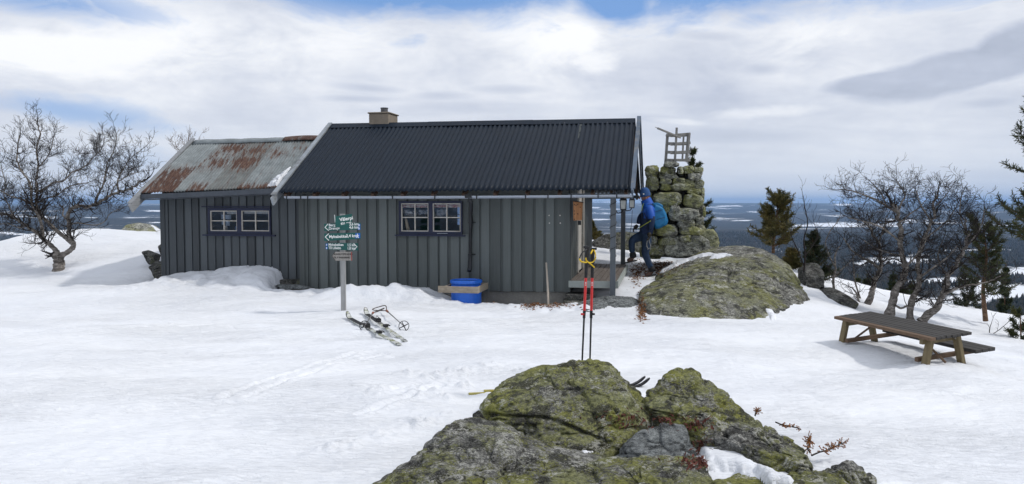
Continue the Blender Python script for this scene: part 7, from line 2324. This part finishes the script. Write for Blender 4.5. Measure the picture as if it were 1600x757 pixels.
YP = 15.55
J = lambda x_, y_, dy=0.0: P(x_, y_, YP + dy)
per = empty('person', J(1016, 433), 'person in blue jacket, beanie and dark trousers stepping up onto the porch', 'person')
pel = J(1009, 363)
chest = J(1013.5, 340); neck = J(1011.5, 319); shN, shF = J(1014, 327, -.19), J(1012, 327, .19)
hipN, hipF = J(1012.5, 368, -.10), J(1007, 367, .10)
# legs: far leg (right) planted on the ground, near leg (left) on the deck edge
kF, aF = J(1007, 396, .03), J(1018.5, 422, .04)
kN, aN = J(986, 373, -.16), J(988.5, 398, -.12)
hipS, hipU = J(1012.5, 368, -.06), J(1005.5, 366, .08)
eN, wN = J(1018, 347, -.25), J(1014.5, 363.5, -.22)
eF, wF = J(1000, 340, .22), J(996.5, 353, .14)
head = J(1007.5, 306)
body = skinned('body', [(pel, .13, .10), (J(1011, 350), .13, .10), (chest, .155, .11), (J(1012.5, 326), .10, .09), (neck, .058, .058), (J(1009, 311), .078, .085), (head, .088, .10), (J(1008, 301), .075, .085),
                        (shN, .055, .055), (eN, .042, .042), (J(1016, 358, -.24), .024, .024), (shF, .055, .055), (eF, .042, .042), (J(997.5, 349, .16), .024, .024),
                        (J(1011, 369, -.08), .085, .085), (J(1006, 396, -.04), .055, .055), (J(1018, 421, -.03), .038, .038), (J(1005, 366, .1), .085, .085), (J(986, 374, .06), .055, .055), (J(989, 400, .06), .038, .038)],
               [(0, 1), (1, 2), (2, 3), (3, 4), (4, 5), (5, 6), (6, 7), (3, 8), (8, 9), (9, 10), (3, 11), (11, 12), (12, 13), (0, 14), (14, 15), (15, 16), (0, 17), (17, 18), (18, 19)], M['skin'], per)
# face details on the left-looking profile
mb = MB()
nz = J(999.3, 309.2); mb.tube([J(1001, 305.5), J(999.8, 308.4), J(998.9, 310), J(1000.3, 311.2)], [.010, .014, .018, .010], 8); mb.build('nose', M['skin'], per, smooth=True)
for s_ in (-.045, .045):
    mb = MB(); mb.lathe([(.0001, -.012), (.009, -.008), (.012, 0), (.009, .008), (.0001, .012)], J(1001.4, 306.3, s_), 10); mb.build('eye', M['black_rubber'], per, smooth=True)
mb = MB(); mb.tube([J(1000.4, 313.4, -.03), J(1000.0, 313.5, 0), J(1000.4, 313.4, .03)], .006, 6); mb.build('mouth', varied('lips', (.35, .12, .10), .6), per, smooth=True)
mb = MB(); mb.tube([J(1008.5, 307.5, -.095), J(1009.5, 309.5, -.10), J(1008.3, 311.8, -.095)], [.012, .016, .009], 8); mb.build('ear', M['skin'], per, smooth=True)
jk = skinned('jacket', [(J(1009.5, 371), .175, .15), (J(1010.5, 353), .19, .16), (chest, .215, .17), (J(1013, 328), .165, .14), (J(1010.8, 318.0), .105, .105), (J(1009.0, 310.8), .108, .108),
                        (shN, .095, .095), (J(1018, 337, -.235), .082, .082), (J(1018.5, 347, -.25), .070, .070), (J(1015.2, 361, -.22), .052, .052), (shF, .085, .085), (J(1006, 334, .22), .072, .072), (eF, .062, .062), (J(997.3, 350.5, .15), .046, .046)],
             [(0, 1), (1, 2), (2, 3), (3, 4), (4, 5), (3, 6), (6, 7), (7, 8), (8, 9), (3, 10), (10, 11), (11, 12), (12, 13)], M['jacket_blue'], per)
# navy lower half of the jacket is a fabric panel: second material by height along the garment
jk.data.materials.append(M['navy_cloth'])
for p_ in jk.data.polygons:
    x_, y_ = project(p_.center[0], p_.center[1], p_.center[2])
    if y_ > 345 - (x_ - 1000) * .25 or (x_ < 1006 and y_ > 334): p_.material_index = 1
mb = MB(); mb.tube(catmull([J(1012.5, 321.5), J(1011.2, 317.5), J(1009.6, 313.6), J(1008.6, 311.4)], 3), [.125, .122, .118, .114, .112, .11, .108, .106, .105, .104], 18); mb.build('collar', M['jacket_blue'], jk, smooth=True)
tr_ = skinned('trousers', [(J(1010, 357), .135, .115), (J(1009, 369), .14, .12), (J(1011.5, 377, -.09), .112, .112), (J(1007.5, 396, -.05), .082, .082), (J(1013, 410, -.04), .070, .070), (J(1017.5, 419.5, -.03), .062, .062),
                           (J(1000, 369.5, .1), .110, .110), (J(986.5, 376, .07), .086, .086), (J(987, 388, .06), .072, .072), (J(988.6, 397, .06), .062, .062)],
               [(0, 1), (1, 2), (2, 3), (3, 4), (4, 5), (1, 6), (6, 7), (7, 8), (8, 9)], M['trousers'], per)
for (a_, b_, c_, dyy) in (((1017, 417), (1018.3, 421), (1019.0, 424.5), -.03), ((988.2, 395), (989, 399), (989.6, 403), .06)):
    mb = MB(); mb.tube([J(*a_, dyy), J(*b_, dyy), J(*c_, dyy)], [.062, .070, .064], 14); mb.build('gaiter', M['gaiter'], per, smooth=True)
for (ax_, ay_, bx_, by_, dyy) in ((1020.5, 427.5, 1007.5, 430.5, -.03), (990.5, 405.5, 979.5, 408.0, .06)):
    hl, to = J(ax_, ay_, dyy), J(bx_, by_, dyy)
    o_ = skinned('boot', [(hl + np.array([0, 0, .03]), .052, .06), (hl * .6 + to * .4 + np.array([0, 0, .015]), .050, .05), (to + np.array([0, 0, -.002]), .044, .034), (hl + np.array([-.01, 0, .09]), .055, .055)], [(0, 1), (1, 2), (0, 3)], M['boot'], per)
    mb = MB(); d_ = to - hl; d_ /= np.linalg.norm(d_)
    mb.beam(hl - d_ * .06 + np.array([0, 0, -.035]), to + d_ * .055 + np.array([0, 0, -.035]), .095, .026); so = mb.build('sole', M['black_rubber'], o_, bevel=.008)
# gloves with fingers
for wr, dr, cd, nm_ in ((J(1014.8, 362.5, -.22), np.array([-.03, 0, -1.0]), np.array([-1.0, 0, 0]), 'n'), (J(997.2, 351.5, .15), np.array([-.75, -.1, -.65]), np.array([-.3, -.3, -1.0]), 'f')):
    dr = dr / np.linalg.norm(dr); sd_ = np.cross(dr, cd); sd_ /= np.linalg.norm(sd_); cd = np.cross(sd_, dr)
    js = [(wr, .040, .044), (wr + dr * .05, .040, .050), (wr + dr * .10, .034, .052)]; ed = [(0, 1), (1, 2)]
    for i, (o2_, ln) in enumerate(((-.034, .062), (-.012, .075), (.011, .070), (.033, .055))):
        b0_ = len(js); js += [(wr + dr * .115 + sd_ * o2_, .0115, .0115), (wr + dr * (.115 + ln * .55) + sd_ * o2_ * 1.1 + cd * .014, .011, .011), (wr + dr * (.115 + ln * .75) + sd_ * o2_ * 1.1 + cd * (.02 + ln * .45), .010, .010)]
        ed += [(2, b0_), (b0_, b0_ + 1), (b0_ + 1, b0_ + 2)]
    b0_ = len(js); js += [(wr + dr * .05 - sd_ * .045 + cd * .012, .013, .013), (wr + dr * .095 - sd_ * .055 + cd * .035, .012, .012)]; ed += [(1, b0_), (b0_, b0_ + 1)]
    skinned('glove', js, ed, M['glove'], per, sub=1)
# beanie
mb = MB(); hc = J(1008.0, 303.5); tl = roty(-.22)
mb.lathe([(.101, -.05), (.105, -.03), (.106, .0), (.104, .035), (.098, .07), (.082, .10), (.055, .125), (.028, .136), (.0001, .138)], hc, 22, tl)
be = mb.build('beanie', M['beanie'], per, smooth=True)
mb = MB(); mb.box(J(1005.6, 303.6, -.106), (.026, .012, .026)); mb.build('patch', M['sign_white'], be, bevel=.004)
mb = MB(); mb.tube([J(1002.5, 330, -.12), J(1004.0, 323, -.10), J(1005.5, 318, -.08)], .006, 5); mb.build('zip', varied('lime', (.35, .50, .06), .6), jk)
# backpack worn on the back
bp_ = empty('backpack', J(1030, 345), 'bright blue backpack worn by the climbing person', 'backpack')
prof = [(1021, 318.5), (1029, 320), (1036, 325), (1041, 335), (1042, 345), (1038, 353), (1031, 357), (1024, 358), (1020, 350), (1018, 335)]
pts = []
for i, (x_, y_) in enumerate(prof):
    for dy, s_ in ((-.15, .86), (-.09, 1.0), (.09, 1.0), (.15, .86)):
        pts.append(J(1030 + (x_ - 1030) * s_, 339 + (y_ - 339) * s_, dy))
rock('pack_body', pts, M['pack'], 5, 18, .012, 5, 5, 0, 1.02, bp_)
pts = [J(x_, y_, dy) for x_, y_ in ((1036, 334), (1041.5, 337), (1044, 345), (1042, 352), (1037, 354), (1034, 345)) for dy in (-.10, .10)]
rock('front_pocket', pts, M['pack'], 4, 12, .008, 6, 5, 0, 1.02, bp_)
pts = [J(x_, y_, dy) for x_, y_ in ((1019, 317.5), (1028, 317), (1036, 321), (1036, 327), (1020, 325)) for dy in (-.12, .12)]
rock('lid', pts, M['pack'], 4, 14, .006, 8, 5, 0, 1.02, bp_)
for s_ in (-.125, .125):
    mb = MB(); mb.tube(catmull([J(1021, 322, s_), J(1014.5, 319.5, s_ * 1.05), J(1008.5, 325, s_ * 1.25), J(1007.5, 335, s_ * 1.45), J(1013, 345, s_ * 1.45), J(1020, 349, s_)], 4), .014, 6); mb.build('shoulder_strap', M['navy_cloth'], bp_, smooth=True)
mb = MB(); mb.tube(catmull([J(1021, 356, -.14), J(1012, 359, -.185), J(1001, 357, -.08)], 4), .010, 6); mb.build('hip_strap', M['navy_cloth'], bp_)
for (xx, yy) in ((1028, 330), (1031, 342)):
    mb = MB(); mb.tube(catmull([J(xx - 8, yy + 3, -.155), J(xx, yy, -.168), J(xx + 8, yy - 2, -.15)], 4), .005, 5); mb.build('side_strap', M['navy_cloth'], bp_)
# lime coloured folded stick and metal crampon in the hands
mb = MB(); mb.tube([J(996.8, 358, -.02), J(1005, 352.5, -.2), J(1016.5, 345.5, -.33)], .008, 6)
tag(mb.build('lime_stick', varied('lime2', (.36, .42, .07), .6)), 'thin lime-coloured stick held by the person across the waist', 'stick')
cr = empty('crampon', J(1013, 382, -.22), 'small metal crampon dangling from the near hand of the person', 'crampon')
mb = MB(); mb.tube(catmull([J(1013.5, 371.5, -.22), J(1011, 378, -.22), J(1010.8, 385, -.22), J(1014, 389.5, -.22), J(1016.5, 385, -.22), J(1014.5, 378, -.22), J(1013.5, 371.5, -.22)], 4), .007, 6); mb.build('frame', M['steel'], cr)
mb = MB()
for (x_, y_) in ((1010.8, 384), (1012.5, 389), (1016, 388), (1017, 384), (1011, 379)): mb.tube([J(x_, y_, -.22), J(x_ + (x_ - 1013.7) * .5, y_ + 2.2, -.23)], [.006, .001], 5)
mb.build('spikes', M['steel'], cr)
